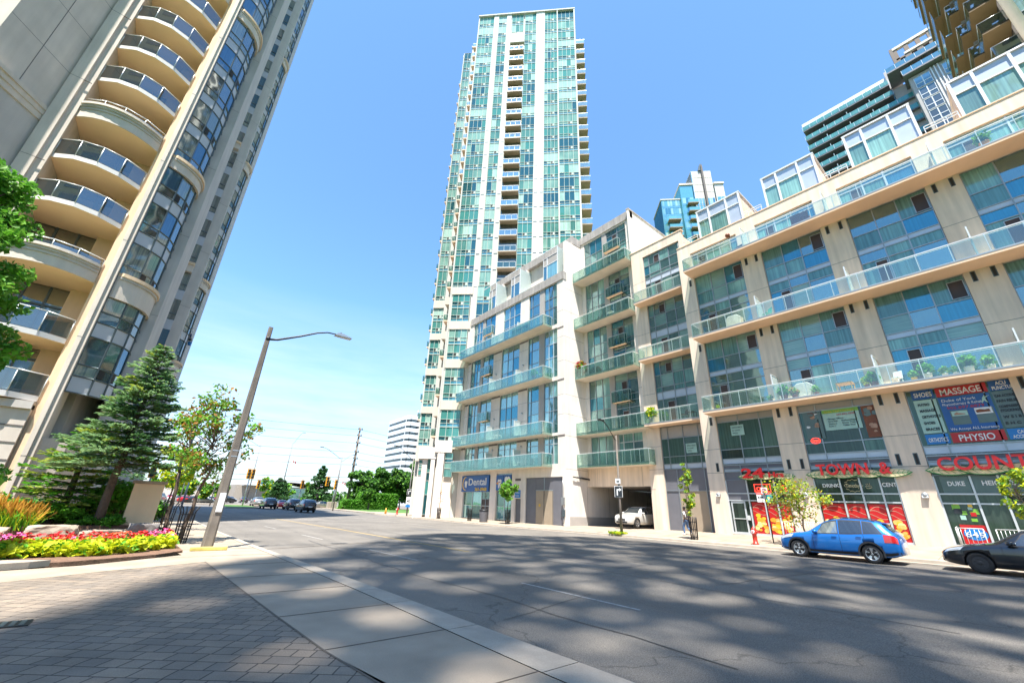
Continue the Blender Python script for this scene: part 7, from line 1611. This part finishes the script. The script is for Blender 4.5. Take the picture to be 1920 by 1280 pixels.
for k, (x, y, h, r_, lab) in enumerate(small): broadleaf('small_tree', lab, 'tree', (x, y, -.2), h, r_, .9, 900, .42, [G_['far'], G_['lime'], G_['bush']], [3, 1, 2], 200+k, 16, (0, 0), .12, group='small trees across the junction')
def conifer(label, x, y, h, r_, seed, loose=1.0):
    rr = random.Random(seed); t = thing('conifer_tree', label, 'tree', (x, y, -.2)); tk, cr = MB(), MB(); limb(tk, (x, y, -.3), (x, y, h), .22, .03, rr, M['bark'], 6, .004)
    for k in range(13):
        f = k/12; z = 1.6+(h-1.8)*f; R_ = r_*(1-f)**.75*rr.uniform(.7, 1.15)+.3
        for j in range(6):
            a = rr.uniform(0, 2*pi); c = Vector((x+R_*.6*cos(a), y+R_*.6*sin(a), z)); limb(tk, (x, y, z+.2), (x+R_*cos(a), y+R_*sin(a), z), .05, .02, rr, M['bark'], 2, .02); leaves(cr, rr, c, (R_*.5, R_*.5, .22), 26, .42, [G_['spruced'], G_['dark'], G_['fard']], None)
    tk.build('trunk', t); cr.build('crown', t)
conifer('dark layered pine standing alone left of the tall wooden pole', 27.2, 98, 8.2, 3.0, 3); conifer('small dark fir behind the red car', 20.8, 106, 5.4, 1.7, 4); conifer('small dark fir right of the yellow traffic signal over the red car', 22.9, 112, 5.2, 1.6, 5)
def hedge(label, x0, x1, y0, y1, h, n, seed, mats):
    rr = random.Random(seed); t = thing('hedge', label, 'hedge', ((x0+x1)/2, y0, -.1)); mb = MB(); z0 = -.1
    for k in range(n):
        f = rr.choice('ffftlr'); u, v, w_ = rr.random(), rr.random(), rr.random(); rd = lambda a: a
        x, y, z = x0+(x1-x0)*u, y0+(y1-y0)*v, z0+h*w_
        if f == 'f': y = y0+rr.uniform(-.1, .25)
        elif f == 't': z = z0+h+rr.uniform(-.25, .06)
        elif f == 'l': x = x0+rr.uniform(-.1, .2)
        else: x = x1+rr.uniform(-.2, .1)
        cz = z0+h-.5; 
        if z > cz and (x < x0+.6 or x > x1-.6): x = min(max(x, x0+.6*(z-cz)), x1-.6*(z-cz))
        leaves(mb, rr, (x, y, z), (.12, .12, .12), 2, .26, mats)
    mb.box(x0+.3, x1-.3, y0+.3, y1-.3, z0, z0+h-.4, G_['fard']); mb.build('foliage', t)
hedge('long clipped bright green hedge right of the tall wooden pole', 32.6, 40.6, 87.5, 90, 3.1, 6500, 5, [G_['bush'], G_['maple'], G_['far']]); hedge('low clipped hedge at the corner left of the long hedge', 28.3, 31.8, 85, 87, 1.6, 1800, 6, [G_['bush'], G_['far']])
t = thing('concrete_block', 'pale concrete block left of the low corner hedge', 'block', (28.4, 92, -.1)); mb = MB(); mb.box(27.6, 29.4, 91.6, 92.6, -.1, 1.1, M['kerb']); mb.build('block', t, bevel=.04)
# tall wooden pole and wires
px0, py0 = 34.3, 100
t = thing('utility_pole', 'very tall pale wooden utility pole carrying the overhead wires', 'pole', (px0, py0, -.1)); mb = MB(); mb.tube([(px0, py0, -.3), (px0, py0, 17.9)], [.34, .2], M['bark2'], 10); mb.build('post', t)
hs = [17.4, 15.9, 14.2, 12.1, 10.6, 9.2, 6.4, 5.4]
for h in hs[:6]:
    mb = MB(); mb.box(px0-.55, px0+.55, py0-.4, py0-.25, h-.07, h+.07, M['joint']); mb.lathe([(.08, 0), (.13, .1), (.06, .3)], (px0-.4, py0-.32, h+.07), M['black'], 8); mb.lathe([(.08, 0), (.13, .1), (.06, .3)], (px0+.4, py0-.32, h+.07), M['black'], 8); mb.build('insulator_bracket', t)
WN = ['topmost', 'second', 'third', 'fourth', 'fifth', 'sixth', 'seventh', 'lowest']
for k, h in enumerate(hs):
    t = thing('overhead_wire', WN[k]+' of the overhead wires crossing the sky at the tall wooden pole', 'wire', (px0, py0, h), group='overhead wires'); mb = MB()
    pts = []
    for i in range(33):
        q = i/32; x = px0-70+70*q; y = py0+2-2*q; pts.append((x, y, h-1.0*4*q*(1-q)*.9))
    for i in range(1, 17):
        q = i/16; pts.append((px0+50*q, py0+6*q, h-.9*4*q*(1-q)))
    mb.tube(pts, .028 if k < 6 else .045, M['black'], 4, smooth=False); mb.build('strand', t)
# traffic signals
M['sigy'] = mat('signal_yellow', (.72, .32, .01), .45, var=.08)
def signal(label, x, y, h, post=True, arm=None, n=2):
    t = thing('traffic_signal', label, 'traffic signal', (x, y, -.2)); mb = MB(); mb.tube([(x, y, -.3), (x, y, h)], [.12, .08], M['steel'], 8); mb.build('post', t)
    ex = x+(arm or 0)
    if arm: mb = MB(); mb.tube([(x, y, h-.5), (x+arm*.5, y, h-.15), (ex, y, h-.1)], .05, M['steel'], 6); mb.build('arm', t)
    for i in range(n):
        cx = ex+(.7*(i-.5) if n > 1 else 0); mb = MB(); mb.box(cx-.32, cx+.32, y-.45, y-.2, h-1.3, h+.5, M['sigy']); hd = mb.build('signal_head', t)
        for j in range(3): z = h+.2-.58*j; l = MB(lambda a, b, c: (cx+a, y-.45-c, z+b)); l.lathe([(.2, 0), (.22, .16), (.18, .17)], (0, 0, 0), M['black'], 10); l.build('lens_hood', hd)
a = at_y(471, 884, 96); signal('tall yellow traffic signal on a post above the silver car', a.x, 96, a.z, n=2)
a = at_y(485, 904, 112); signal('yellow traffic signal left of the blue roof sign', a.x, 112, a.z, n=1)
a = at_y(567, 904, 104); signal('yellow traffic signal between the red car and the lone pine', a.x, 104, a.z, n=1)
a = at_y(614, 898, 92); signal('yellow traffic signal in front of the lone pine', a.x+1.8, 92, a.z, arm=-1.8, n=1)
a = at_y(630, 904, 90); signal('low yellow traffic signal beside the tall wooden pole', a.x, 90, a.z, n=1)
a = at_y(362, 880, 70); signal('yellow traffic signal showing through the crown of the nearest street tree', a.x, 70, a.z, n=1)
a = at_y(290, 874, 66); signal('yellow traffic signal at the tower edge behind the spruce', a.x, 66, a.z, n=1)
# dark lamp post behind the left trees
far_lamp('dark lamp post leaning through the sparse trees beside the tower', 1.1, 37.5, 7.2, (1.9, .1, .9), post=.1)
mb = MB(); rr = random.Random(41)
for k in range(90): x = -60+3.2*k+rr.uniform(-1, 1); leaves(mb, rr, (x, 262+rr.uniform(-6, 6), 2.2), (3.4, 3, rr.uniform(2.6, 4.2)), 46, 1.5, FAR)
mb.build('distant_wood', label='low distant belt of trees along the horizon', cat='trees', kind='stuff')
# low building with a curved canopy, long white shed behind
t = thing('low_building', 'low pale building with a wide curved roof and a blue sign', 'building', (38, 200, 0)); mb = MB()
mb.prism([(24, -.2), (56, -.2), (56, 5.6), (24, 5.6)], 200, 230, M['kerb'], 'v'); mb.build('wall', t)
mb = MB(); P = [(26+34*q, 6.1+1.9*sin(pi*q)) for q in [i/16 for i in range(17)]]; mb.prism(P+[(x, z-.7) for x, z in P[::-1]], 196, 232, M['white_metal'], 'v'); mb.build('roof', t)
mb = MB(); mb.box(36, 54, 199.9, 199.97, 0, 5.2, W1[2]); mb.build('glazing', t); mb = MB(); mb.box(30.5, 36.0, 195.6, 195.9, 6.4, 7.6, M['bluel']); mb.build('sign_board', t)
t = thing('shed', 'long white flat roofed shed far behind the small trees', 'building', (0, 215, 0)); mb = MB(); mb.box(-25, 23, 215, 240, -.2, 5.0, M['tbeige']); mb.build('wall', t); mb = MB(); mb.box(-25.5, 23.5, 214.5, 240.5, 5.0, 5.5, M['joint']); mb.build('roof', t)
# white office building
t = thing('office_building', 'white rounded office block with dark ribbon windows', 'building', (95, 190, 0)); 
fac = [(88.2, 192), (89.6, 189.6), (93.2, 189.6), (94.2, 187.6), (117, 187.6), (121, 200), (117, 215), (89, 215)]
ww = MB(); gl = MB(); z = 0; tier = [13.8+3.42*k for k in range(9)]
ww.prism(fac, -.5, 10.5, M['white_metal'])
for k in range(10):
    z0 = 10.5+3.15*k; ww.prism(fac, z0+1.25, z0+3.15, M['white_metal'])
ww.build('wall', t)
cx_, cy_ = 103, 200
fi = [(cx_+(x-cx_)*.985, cy_+(y-cy_)*.985) for x, y in fac]; gl.prism(fi, 10.4, 42, M['alu_dark']); 
for (x0, y0), (x1, y1) in zip(fac, fac[1:4]+[fac[4]]):
    n_ = max(1, int(math.hypot(x1-x0, y1-y0)/2)); [gl.box(x0+(x1-x0)*i/n_-.12, x0+(x1-x0)*i/n_+.12, y0+(y1-y0)*i/n_+.05, y0+(y1-y0)*i/n_+.3, 10.5, 41.9, M['white_metal']) for i in range(n_+1)]
gl.build('ribbon_window', t); mb = MB(); mb.box(95, 113, 192, 208, 42, 44.2, M['white_metal']); mb.tube([(93, 190, 42), (93, 190, 45)], .2, M['steel'], 5); mb.tube([(97, 190, 42), (97, 190, 44.5)], .2, M['steel'], 5); mb.build('roof_plant', t)
# flags
for (u, v, Y, lab) in ((552, 866, 120, 'small red and white flag high in the sky left of the lone pine'), (645, 906, 115, 'small red and white flag right of the dark lamp post')):
    a = at_y(u, v, Y); t = thing('flag', lab, 'flag', (a.x, Y, -.2)); mb = MB(); mb.tube([(a.x-.5, Y, -.2), (a.x-.5, Y, a.z+.9)], .03, M['rail'], 5); mb.build('flagpole', t); mb = MB()
    for i, mt in enumerate((M['sred'], M['white'], M['sred'])):
        x0 = a.x-.47+.3*i; mb.add([(x0, Y, a.z-.1-.1*i), (x0+.3, Y+.05, a.z-.2-.1*i), (x0+.3, Y+.05, a.z+.35-.1*i), (x0, Y, a.z+.45-.1*i)], [(0, 1, 2, 3)], mt)
    mb.build('cloth', t)
ORD = ['first from the left', 'second from the left', 'third from the left', 'fourth from the left', 'fifth from the left', 'sixth from the left', 'just left of the middle', 'just right of the middle', 'sixth from the right', 'fifth from the right', 'fourth from the right', 'third from the right', 'second from the right', 'first from the right']; rr = random.Random(66); cols = [pw, ps, pk2, pr_, pk, ps]
CN = ['white', 'silver', 'dark grey', 'red', 'black', 'silver']
for k in range(14):
    x = -6+3.1*k; q = k % 6; make_car('distant_car', f'tiny {CN[q]} car, {ORD[k]} in the far car park row', 'car', SEDAN, cols[q], 'steel', DS, (x, 134+rr.uniform(-1, 1), -.15), pi/2+rr.uniform(-.1, .1), 1.0, 'tiny cars in the far car park row', cut=False, nst=12)
# extra far cars
for k, (x, y, pt, lab) in enumerate(((1.0, 113, pw, 'far white van shaped car behind the sparse tree'), (13.5, 124, pk2, 'far dark car behind the traffic island left of the silver car'), (11.0, 126, pw, 'far white car behind the traffic island'), (6.3, 121, pk, 'far black car right of the foreground lamp post'), (27.5, 104, pk2, 'far dark car under the lone pine'))):
    make_car('distant_car', lab, 'car', SUV if k in (0, 1) else SEDAN, pt, 'steel', DU if k in (0, 1) else DS, (x, y, -.15), [1.3, .1, .3, 0, .1][k], 1.0, 'distant cars beyond the junction', cut=False, nst=16)

# ------------------------------------------------------------------ people
M['skin_d'] = mat('dark_skin', (.11, .06, .04), .55, var=.05); M['skin_l'] = mat('light_skin', (.50, .30, .21), .55, var=.05); M['jeans'] = mat('blue_jeans', (.09, .16, .30), .8, var=.2, vs=9); M['tee'] = mat('white_tshirt', (.72, .72, .72), .8, var=.05); M['hair'] = mat('black_hair', (.012, .01, .01), .8, var=.2, vs=40, bump=.4)
M['navy'] = mat('navy_cloth', (.02, .035, .08), .8, var=.15, vs=9)
def skin(name, chains, mt, parent, root=0, sub=2):
    """chains: dict name -> (pos, radius); edges by name"""
    V, E = chains; ids = {k: i for i, k in enumerate(V)}; base = BASE[parent.name]
    me = bpy.data.meshes.new(name); me.from_pydata([tuple(Vector(V[k][0])) for k in V], [(ids[a], ids[b]) for a, b in E], []); o = bpy.data.objects.new(name, me); COL.objects.link(o)
    md = o.modifiers.new('skin', 'SKIN'); md.use_smooth_shade = True; sl = me.skin_vertices[0].data
    for k in V: r_ = V[k][1]; sl[ids[k]].radius = (r_, r_) if not isinstance(r_, tuple) else r_
    for k in V: sl[ids[k]].use_root = (ids[k] == root)
    s = o.modifiers.new('sub', 'SUBSURF'); s.levels = sub; s.render_levels = sub
    bpy.context.view_layer.update(); m2 = bpy.data.meshes.new_from_object(o.evaluated_get(bpy.context.evaluated_depsgraph_get())); o.modifiers.clear(); o.data = m2; m2.materials.clear(); m2.materials.append(mt)
    for p in m2.polygons: p.use_smooth = True
    o.parent = parent; BASE[o.name] = base; return o
def fingers(V, E, wr, dirv, side, pre, curl=.5):
    d = Vector(dirv).normalized(); s = Vector(side).normalized(); p = Vector(wr); palm = p+d*.055; V[pre+'palm'] = (palm, .026); E.append((pre+'wr', pre+'palm')); k2 = d.cross(s)
    for i, (off, L_) in enumerate(((-.024, .06), (-.008, .07), (.008, .067), (.022, .052))):
        a = palm+s*off+d*.02; b = a+d*L_*.5+k2*.004; c = b+(d+k2*curl).normalized()*L_*.5
        for j, q in enumerate((a, b, c)): V[f'{pre}f{i}{j}'] = (q, .009-.001*j)
        E += [(pre+'palm', f'{pre}f{i}0'), (f'{pre}f{i}0', f'{pre}f{i}1'), (f'{pre}f{i}1', f'{pre}f{i}2')]
    a = palm-s*.03-d*.01; b = a-s*.012+d*.03; V[pre+'t0'] = (a, .011); V[pre+'t1'] = (b, .009); E += [(pre+'palm', pre+'t0'), (pre+'t0', pre+'t1')]
def person(label, J, skin_m, top_m, leg_m, shoe_m, loc, rz, scale=1.0, hair=True, extra=None, hair_m=None):
    t = thing('person', label, 'person', (0, 0, 0)); V = {}; E = []
    for k in ('pel', 'sp1', 'chest', 'neck', 'head1', 'head2', 'Lsh', 'Lel', 'Lwr', 'Rsh', 'Rel', 'Rwr', 'Lhip', 'Lkn', 'Lan', 'Ltoe', 'Rhip', 'Rkn', 'Ran', 'Rtoe'): V[k] = (J[k], dict(pel=.115, sp1=.105, chest=(.15, .11), neck=.052, head1=.078, head2=.088, Lsh=.052, Rsh=.052, Lel=.038, Rel=.038, Lwr=.026, Rwr=.026, Lhip=.085, Rhip=.085, Lkn=.055, Rkn=.055, Lan=.036, Ran=.036, Ltoe=.026, Rtoe=.026)[k])
    E = [('pel', 'sp1'), ('sp1', 'chest'), ('chest', 'neck'), ('neck', 'head1'), ('head1', 'head2')] + [(a, b) for s in 'LR' for a, b in (('chest', s+'sh'), (s+'sh', s+'el'), (s+'el', s+'wr'), ('pel', s+'hip'), (s+'hip', s+'kn'), (s+'kn', s+'an'), (s+'an', s+'toe'))]
    V = {k: v for k, v in V.items()}; h = Vector(J['head1']); V['nose'] = (h+Vector((.088, 0, .012)), .012); E.append(('head1', 'nose'))
    for s, sy in (('L', 1), ('R', -1)): V[s+'ear'] = (h+Vector((0, .08*sy, .02)), .014); E.append(('head1', s+'ear')); fingers(V, E, J[s+'wr'], Vector(J[s+'wr'])-Vector(J[s+'el']), (1, 0, 0), s)
    skin('body', (V, E), skin_m, t)
    f = MB(); hh = Vector(J['head1'])
    for sy in (-1, 1): f.lathe([(.004, -.006), (.011, 0), (.004, .006)], tuple(hh+Vector((.083, .03*sy, .028))), M['dark'], 8)
    f.box(hh.x+.078, hh.x+.088, -.022+hh.y, .022+hh.y, hh.z-.036, hh.z-.028, M['brown']); f.build('face_features', t)
    S = {k: V[k] for k in ('pel', 'sp1', 'chest', 'neck', 'Lsh', 'Lel', 'Rsh', 'Rel')}; S = {k: (S[k][0], tuple(q+.014 for q in S[k][1]) if isinstance(S[k][1], tuple) else S[k][1]+.016) for k in S}
    full = J.get('sleeves', 0)
    for s in 'LR':
        if not full: a, b = Vector(J[s+'sh']), Vector(J[s+'el']); S[s+'el'] = (a.lerp(b, .6), .06)
        else: S[s+'wr'] = (Vector(J[s+'el']).lerp(Vector(J[s+'wr']), .9), .036)
    n_ = Vector(J['chest']).lerp(Vector(J['neck']), .62); S['neck'] = (n_, .07)
    skin('shirt', (S, [('pel', 'sp1'), ('sp1', 'chest'), ('chest', 'neck'), ('chest', 'Lsh'), ('Lsh', 'Lel'), ('chest', 'Rsh'), ('Rsh', 'Rel')]+([('Lel', 'Lwr'), ('Rel', 'Rwr')] if full else [])), top_m, t)
    T_ = {k: (V[k][0], V[k][1]+.02) for k in ('pel', 'Lhip', 'Lkn', 'Rhip', 'Rkn')}; T_['pel'] = (Vector(J['pel'])-Vector((0, 0, .01)), .132)
    for s in 'LR': T_[s+'an'] = (Vector(J[s+'kn']).lerp(Vector(J[s+'an']), .94), .06)
    skin('trousers', (T_, [('pel', 'Lhip'), ('Lhip', 'Lkn'), ('Lkn', 'Lan'), ('pel', 'Rhip'), ('Rhip', 'Rkn'), ('Rkn', 'Ran')]), leg_m, t)
    for s in 'LR': a, b = Vector(J[s+'an']), Vector(J[s+'toe']); skin('shoe', ({'a': (a-Vector((0, 0, .01)), .05), 'h': (a+Vector((-.04, 0, -.045)), .042), 'b': (b, .042)}, [('h', 'a'), ('a', 'b')]), shoe_m, t)
    if hair:
        f = MB(); hc = Vector(J['head2']); bmh = bmesh.new(); bmesh.ops.create_icosphere(bmh, subdivisions=3, radius=.1); P = [tuple(hc+Vector((v.co.x*1.0-.012, v.co.y*.95, max(v.co.z, -.03 if v.co.x > 0.02 else -.085)*.85+.012))) for v in bmh.verts]; f.add(P, [tuple(v.index for v in q.verts) for q in bmh.faces], hair_m or M['hair'], True); bmh.free(); f.build('hair' if hair is True else hair, t)
    if extra: extra(t)
    t.location = loc; t.rotation_euler = (0, 0, rz); t.scale = (scale,)*3; return t
WALK = dict(pel=(0, 0, .95), sp1=(.01, 0, 1.12), chest=(.02, 0, 1.32), neck=(.03, 0, 1.5), head1=(.05, 0, 1.61), head2=(.045, 0, 1.68), Lsh=(.02, .19, 1.40), Lel=(-.06, .22, 1.13), Lwr=(.03, .22, .90), Rsh=(.02, -.19, 1.40), Rel=(-.02, -.23, 1.13), Rwr=(.14, -.21, .93), Lhip=(.02, .09, .86), Lkn=(.16, .09, .50), Lan=(.14, .09, .09), Ltoe=(.29, .10, .045), Rhip=(-.01, -.09, .86), Rkn=(-.02, -.09, .48), Ran=(-.26, -.09, .16), Rtoe=(-.15, -.10, .06))
def pack(t):
    f = MB(); f.prism([(-.13, 1.05), (-.30, 1.07), (-.32, 1.3), (-.26, 1.44), (-.12, 1.45)], -.14, .14, mat('backpack', (.10, .07, .07), .8, var=.2), 'v'); f.build('backpack', t, bevel=.03)
    f = MB(); [f.tube([(-.12, s*.1, 1.44), (.03, s*.12, 1.5), (.15, s*.11, 1.35), (.1, s*.13, 1.12), (-.13, s*.12, 1.08)], .014, M['black'], 5) for s in (-1, 1)]; f.build('strap', t)
person('walking person in a white t-shirt and jeans with a dark backpack on the far pavement', WALK, M['skin_d'], M['tee'], M['jeans'], M['white'], (29.0, 16.0, gz(29.0, 16.0)), pi/2, 1.03, extra=pack)
SIT = dict(pel=(-.05, 0, .0), sp1=(.0, 0, .18), chest=(.06, 0, .40), neck=(.12, 0, .58), head1=(.17, 0, .68), head2=(.17, 0, .75), Lsh=(.06, .19, .47), Lel=(.22, .2, .32), Lwr=(.45, .15, .42), Rsh=(.06, -.19, .47), Rel=(.25, -.18, .38), Rwr=(.46, -.12, .52), Lhip=(.0, .1, -.05), Lkn=(.38, .14, -.12), Lan=(.62, .12, -.42), Ltoe=(.74, .12, -.36), Rhip=(.0, -.1, -.05), Rkn=(.36, -.12, -.16), Ran=(.60, -.1, -.5), Rtoe=(.72, -.1, -.44), sleeves=1)
def rope(t):
    f = MB(); f.tube([(.02, 0, .1), (.03, 0, .6), (-.0, 0, 60)], .012, M['rail'], 4); f.tube([(.0, 0, .0), (.0, 0, -9.5)], .012, M['rail'], 4); f.build('rope', t)
    f = MB(); f.lathe([(.13, 0), (.16, .32), (.165, .33), (.15, .33), (.12, .03)], (.12, -.42, -.55), M['bluel'], 14, cap=False); f.tube([(.0, -.42, -.25), (.02, -.2, .05), (.24, -.42, -.25)], .008, M['black'], 4); f.build('bucket', t)
    f = MB(); f.box(-.22, .2, -.24, .24, -.19, -.15, M['black']); f.build('seat_board', t)
wk = person('window cleaner in dark clothes hanging on a rope against the tower with a blue bucket', SIT, M['skin_l'], M['navy'], M['black'], M['black'], (-1.35, 48.55, 15.7), pi*.80, 1.05, hair='helmet', extra=rope, hair_m=M['navy'])

# ------------------------------------------------------------------ things on the balconies
M['green_pl'] = mat('green_plastic', (.06, .30, .22), .4, var=.05)
def chair(label, x, y, z, rz, mt, s=1.0):
    t = thing('balcony_chair', label, 'chair', (0, 0, 0)); mb = MB(); mb.box(-.22, .22, -.22, .22, .40, .44, mt); mb.build('seat', t); mb = MB(); mb.prism([(-.24, .44), (-.20, .44), (-.30, .88), (-.33, .88)], -.21, .21, mt, 'v'); mb.build('backrest', t)
    for a in (-.2, .2):
        for b_ in (-.2, .2): mb = MB(); mb.tube([(a, b_, 0), (a*.9, b_*.9, .41)], .016, mt, 5); mb.build('leg', t)
    t.location = (x, y, z); t.rotation_euler = (0, 0, rz); t.scale = (s,)*3
def table(label, x, y, z, mt, s=1.0, w_=.5):
    t = thing('balcony_table', label, 'table', (0, 0, 0)); mb = MB(); mb.box(-w_/2, w_/2, -w_/2, w_/2, .5, .54, mt); mb.build('table_top', t)
    for a in (-1, 1):
        for b_ in (-1, 1): mb = MB(); mb.box(a*w_*.45-.02, a*w_*.45+.02, b_*w_*.45-.02, b_*w_*.45+.02, 0, .5, mt); mb.build('leg', t)
    t.location = (x, y, z); t.scale = (s,)*3
table('small wooden table on the lowest long balcony left of the second screen', 30.6, 5.6, 8.76, M['bread'], 1.0, .8); chair('pale chair with a cushion right of the second frosted screen', 30.8, 3.3, 8.76, 2.8, M['white_metal']); chair('blue green chair at the right end of the lowest long balcony', 30.7, -1.9, 8.76, 2.2, M['green_pl'], 1.1); table('brown table at the right end of the lowest long balcony', 30.6, -2.7, 8.76, M['brown'], 1.0, .6)
chair('dark metal chair on the lowest middle balcony beside the palm pot', 32.2, 16.9, 8.78, 2.6, M['black']); table('dark round edged table between the chairs of the lowest middle balcony', 32.1, 16.1, 8.78, M['black']); 
chair('green chair beside the first screen on the second long balcony', 30.7, 8.9, 14.78, 2.5, M['green_pl']); chair('black wicker chair on the top long balcony near its left end', 30.8, 9.9, 20.93, 3, M['black']); chair('red brown chair behind a cloth on the top long balcony', 30.8, 5.2, 20.93, 3, M['brown'])
chair('dark chair on the second recessed balcony from the top', 32.4, 25.2, 20.63, 2.7, M['black']); table('white table on the second recessed balcony from the top', 32.5, 23.7, 20.63, M['white_metal'], 1.0, .7); chair('green chair at the near end of the third white balcony', 29.3, 31.2, 14.76, 2.6, M['green_pl'])
chair('white chair on the lowest white balcony above the dental sign', 29.3, 38.0, 5.62, 2.8, M['white_metal']); table('white table on the second white balcony', 29.3, 38.6, 8.76, M['white_metal'], 1.0, .8); chair('grey lounge chair on the lowest white balcony near its middle', 29.3, 34.4, 5.62, 2.5, M['alu_lt'])
def drape(label, pts, mt, nm='cloth_cover', cat='cloth'):
    t = thing(nm, label, cat, pts[0]); mb = MB(); rr = random.Random(3); n = 14; m_ = 6; a, b, h0, h1 = pts
    P = []
    for i in range(n+1):
        for j in range(m_+1): q = i/n; f = j/m_; P.append((a[0]+(b[0]-a[0])*q+.03*noise.noise(Vector((q*7, f*5, 1))), a[1]+(b[1]-a[1])*q, h0+(h1-h0)*f*(1-.15*abs(noise.noise(Vector((q*4, 0, 2)))))))
    mb.add(P, [(i*(m_+1)+j, i*(m_+1)+j+1, (i+1)*(m_+1)+j+1, (i+1)*(m_+1)+j) for i in range(n) for j in range(m_)], mt, True); mb.build('cloth', t)
drape('green patterned cloth hung behind the railing of the highest white balcony', ((28.82, 36.0, 20.9), (28.82, 32.6, 20.9), 20.95, 21.95), mat('patterned_cloth', (.20, .40, .34), .8, var=.5, vs=3)); drape('dark red cloth hung on the railing of the top long balcony', ((30.1, 6.0, 20.95), (30.1, 4.9, 20.95), 20.95, 21.75), mat('dark_red_cloth', (.12, .03, .035), .8, var=.3, vs=5))
def grill(label, x, y, z, rz):
    t = thing('covered_barbecue', label, 'barbecue', (0, 0, 0)); mb = MB(); mb.prism([(-.5, 0), (.5, 0), (.55, .8), (.3, 1.05), (-.3, 1.05), (-.6, .8)], -.28, .28, M['cover'], 'v'); mb.build('cover', t, bevel=.05); t.location = (x, y, z); t.rotation_euler = (0, 0, rz)
M['cover'] = mat('pale_cover', (.55, .54, .50), .8, var=.2, vs=3, bump=.5, bs=6); grill('pale covered barbecue at the left end of the second long balcony', 30.8, 11.2, 14.77, pi/2); grill('covered barbecue behind the potted plants on the lowest long balcony', 30.9, 7.8, 8.75, pi/2)
t = thing('wall_lamp_globe', 'round dark globe lamp on a stem above the top long balcony', 'lamp', (31.1, 10.6, 20.9)); mb = MB(); mb.tube([(31.1, 10.6, 20.95), (31.1, 10.6, 23.0)], .02, M['black'], 6); mb.build('stem', t); mb = MB(); mb.lathe([(.02, -.2), (.15, -.13), (.2, 0), (.15, .13), (.02, .2)], (31.1, 10.6, 23.15), M['brown'], 14); mb.build('globe', t)
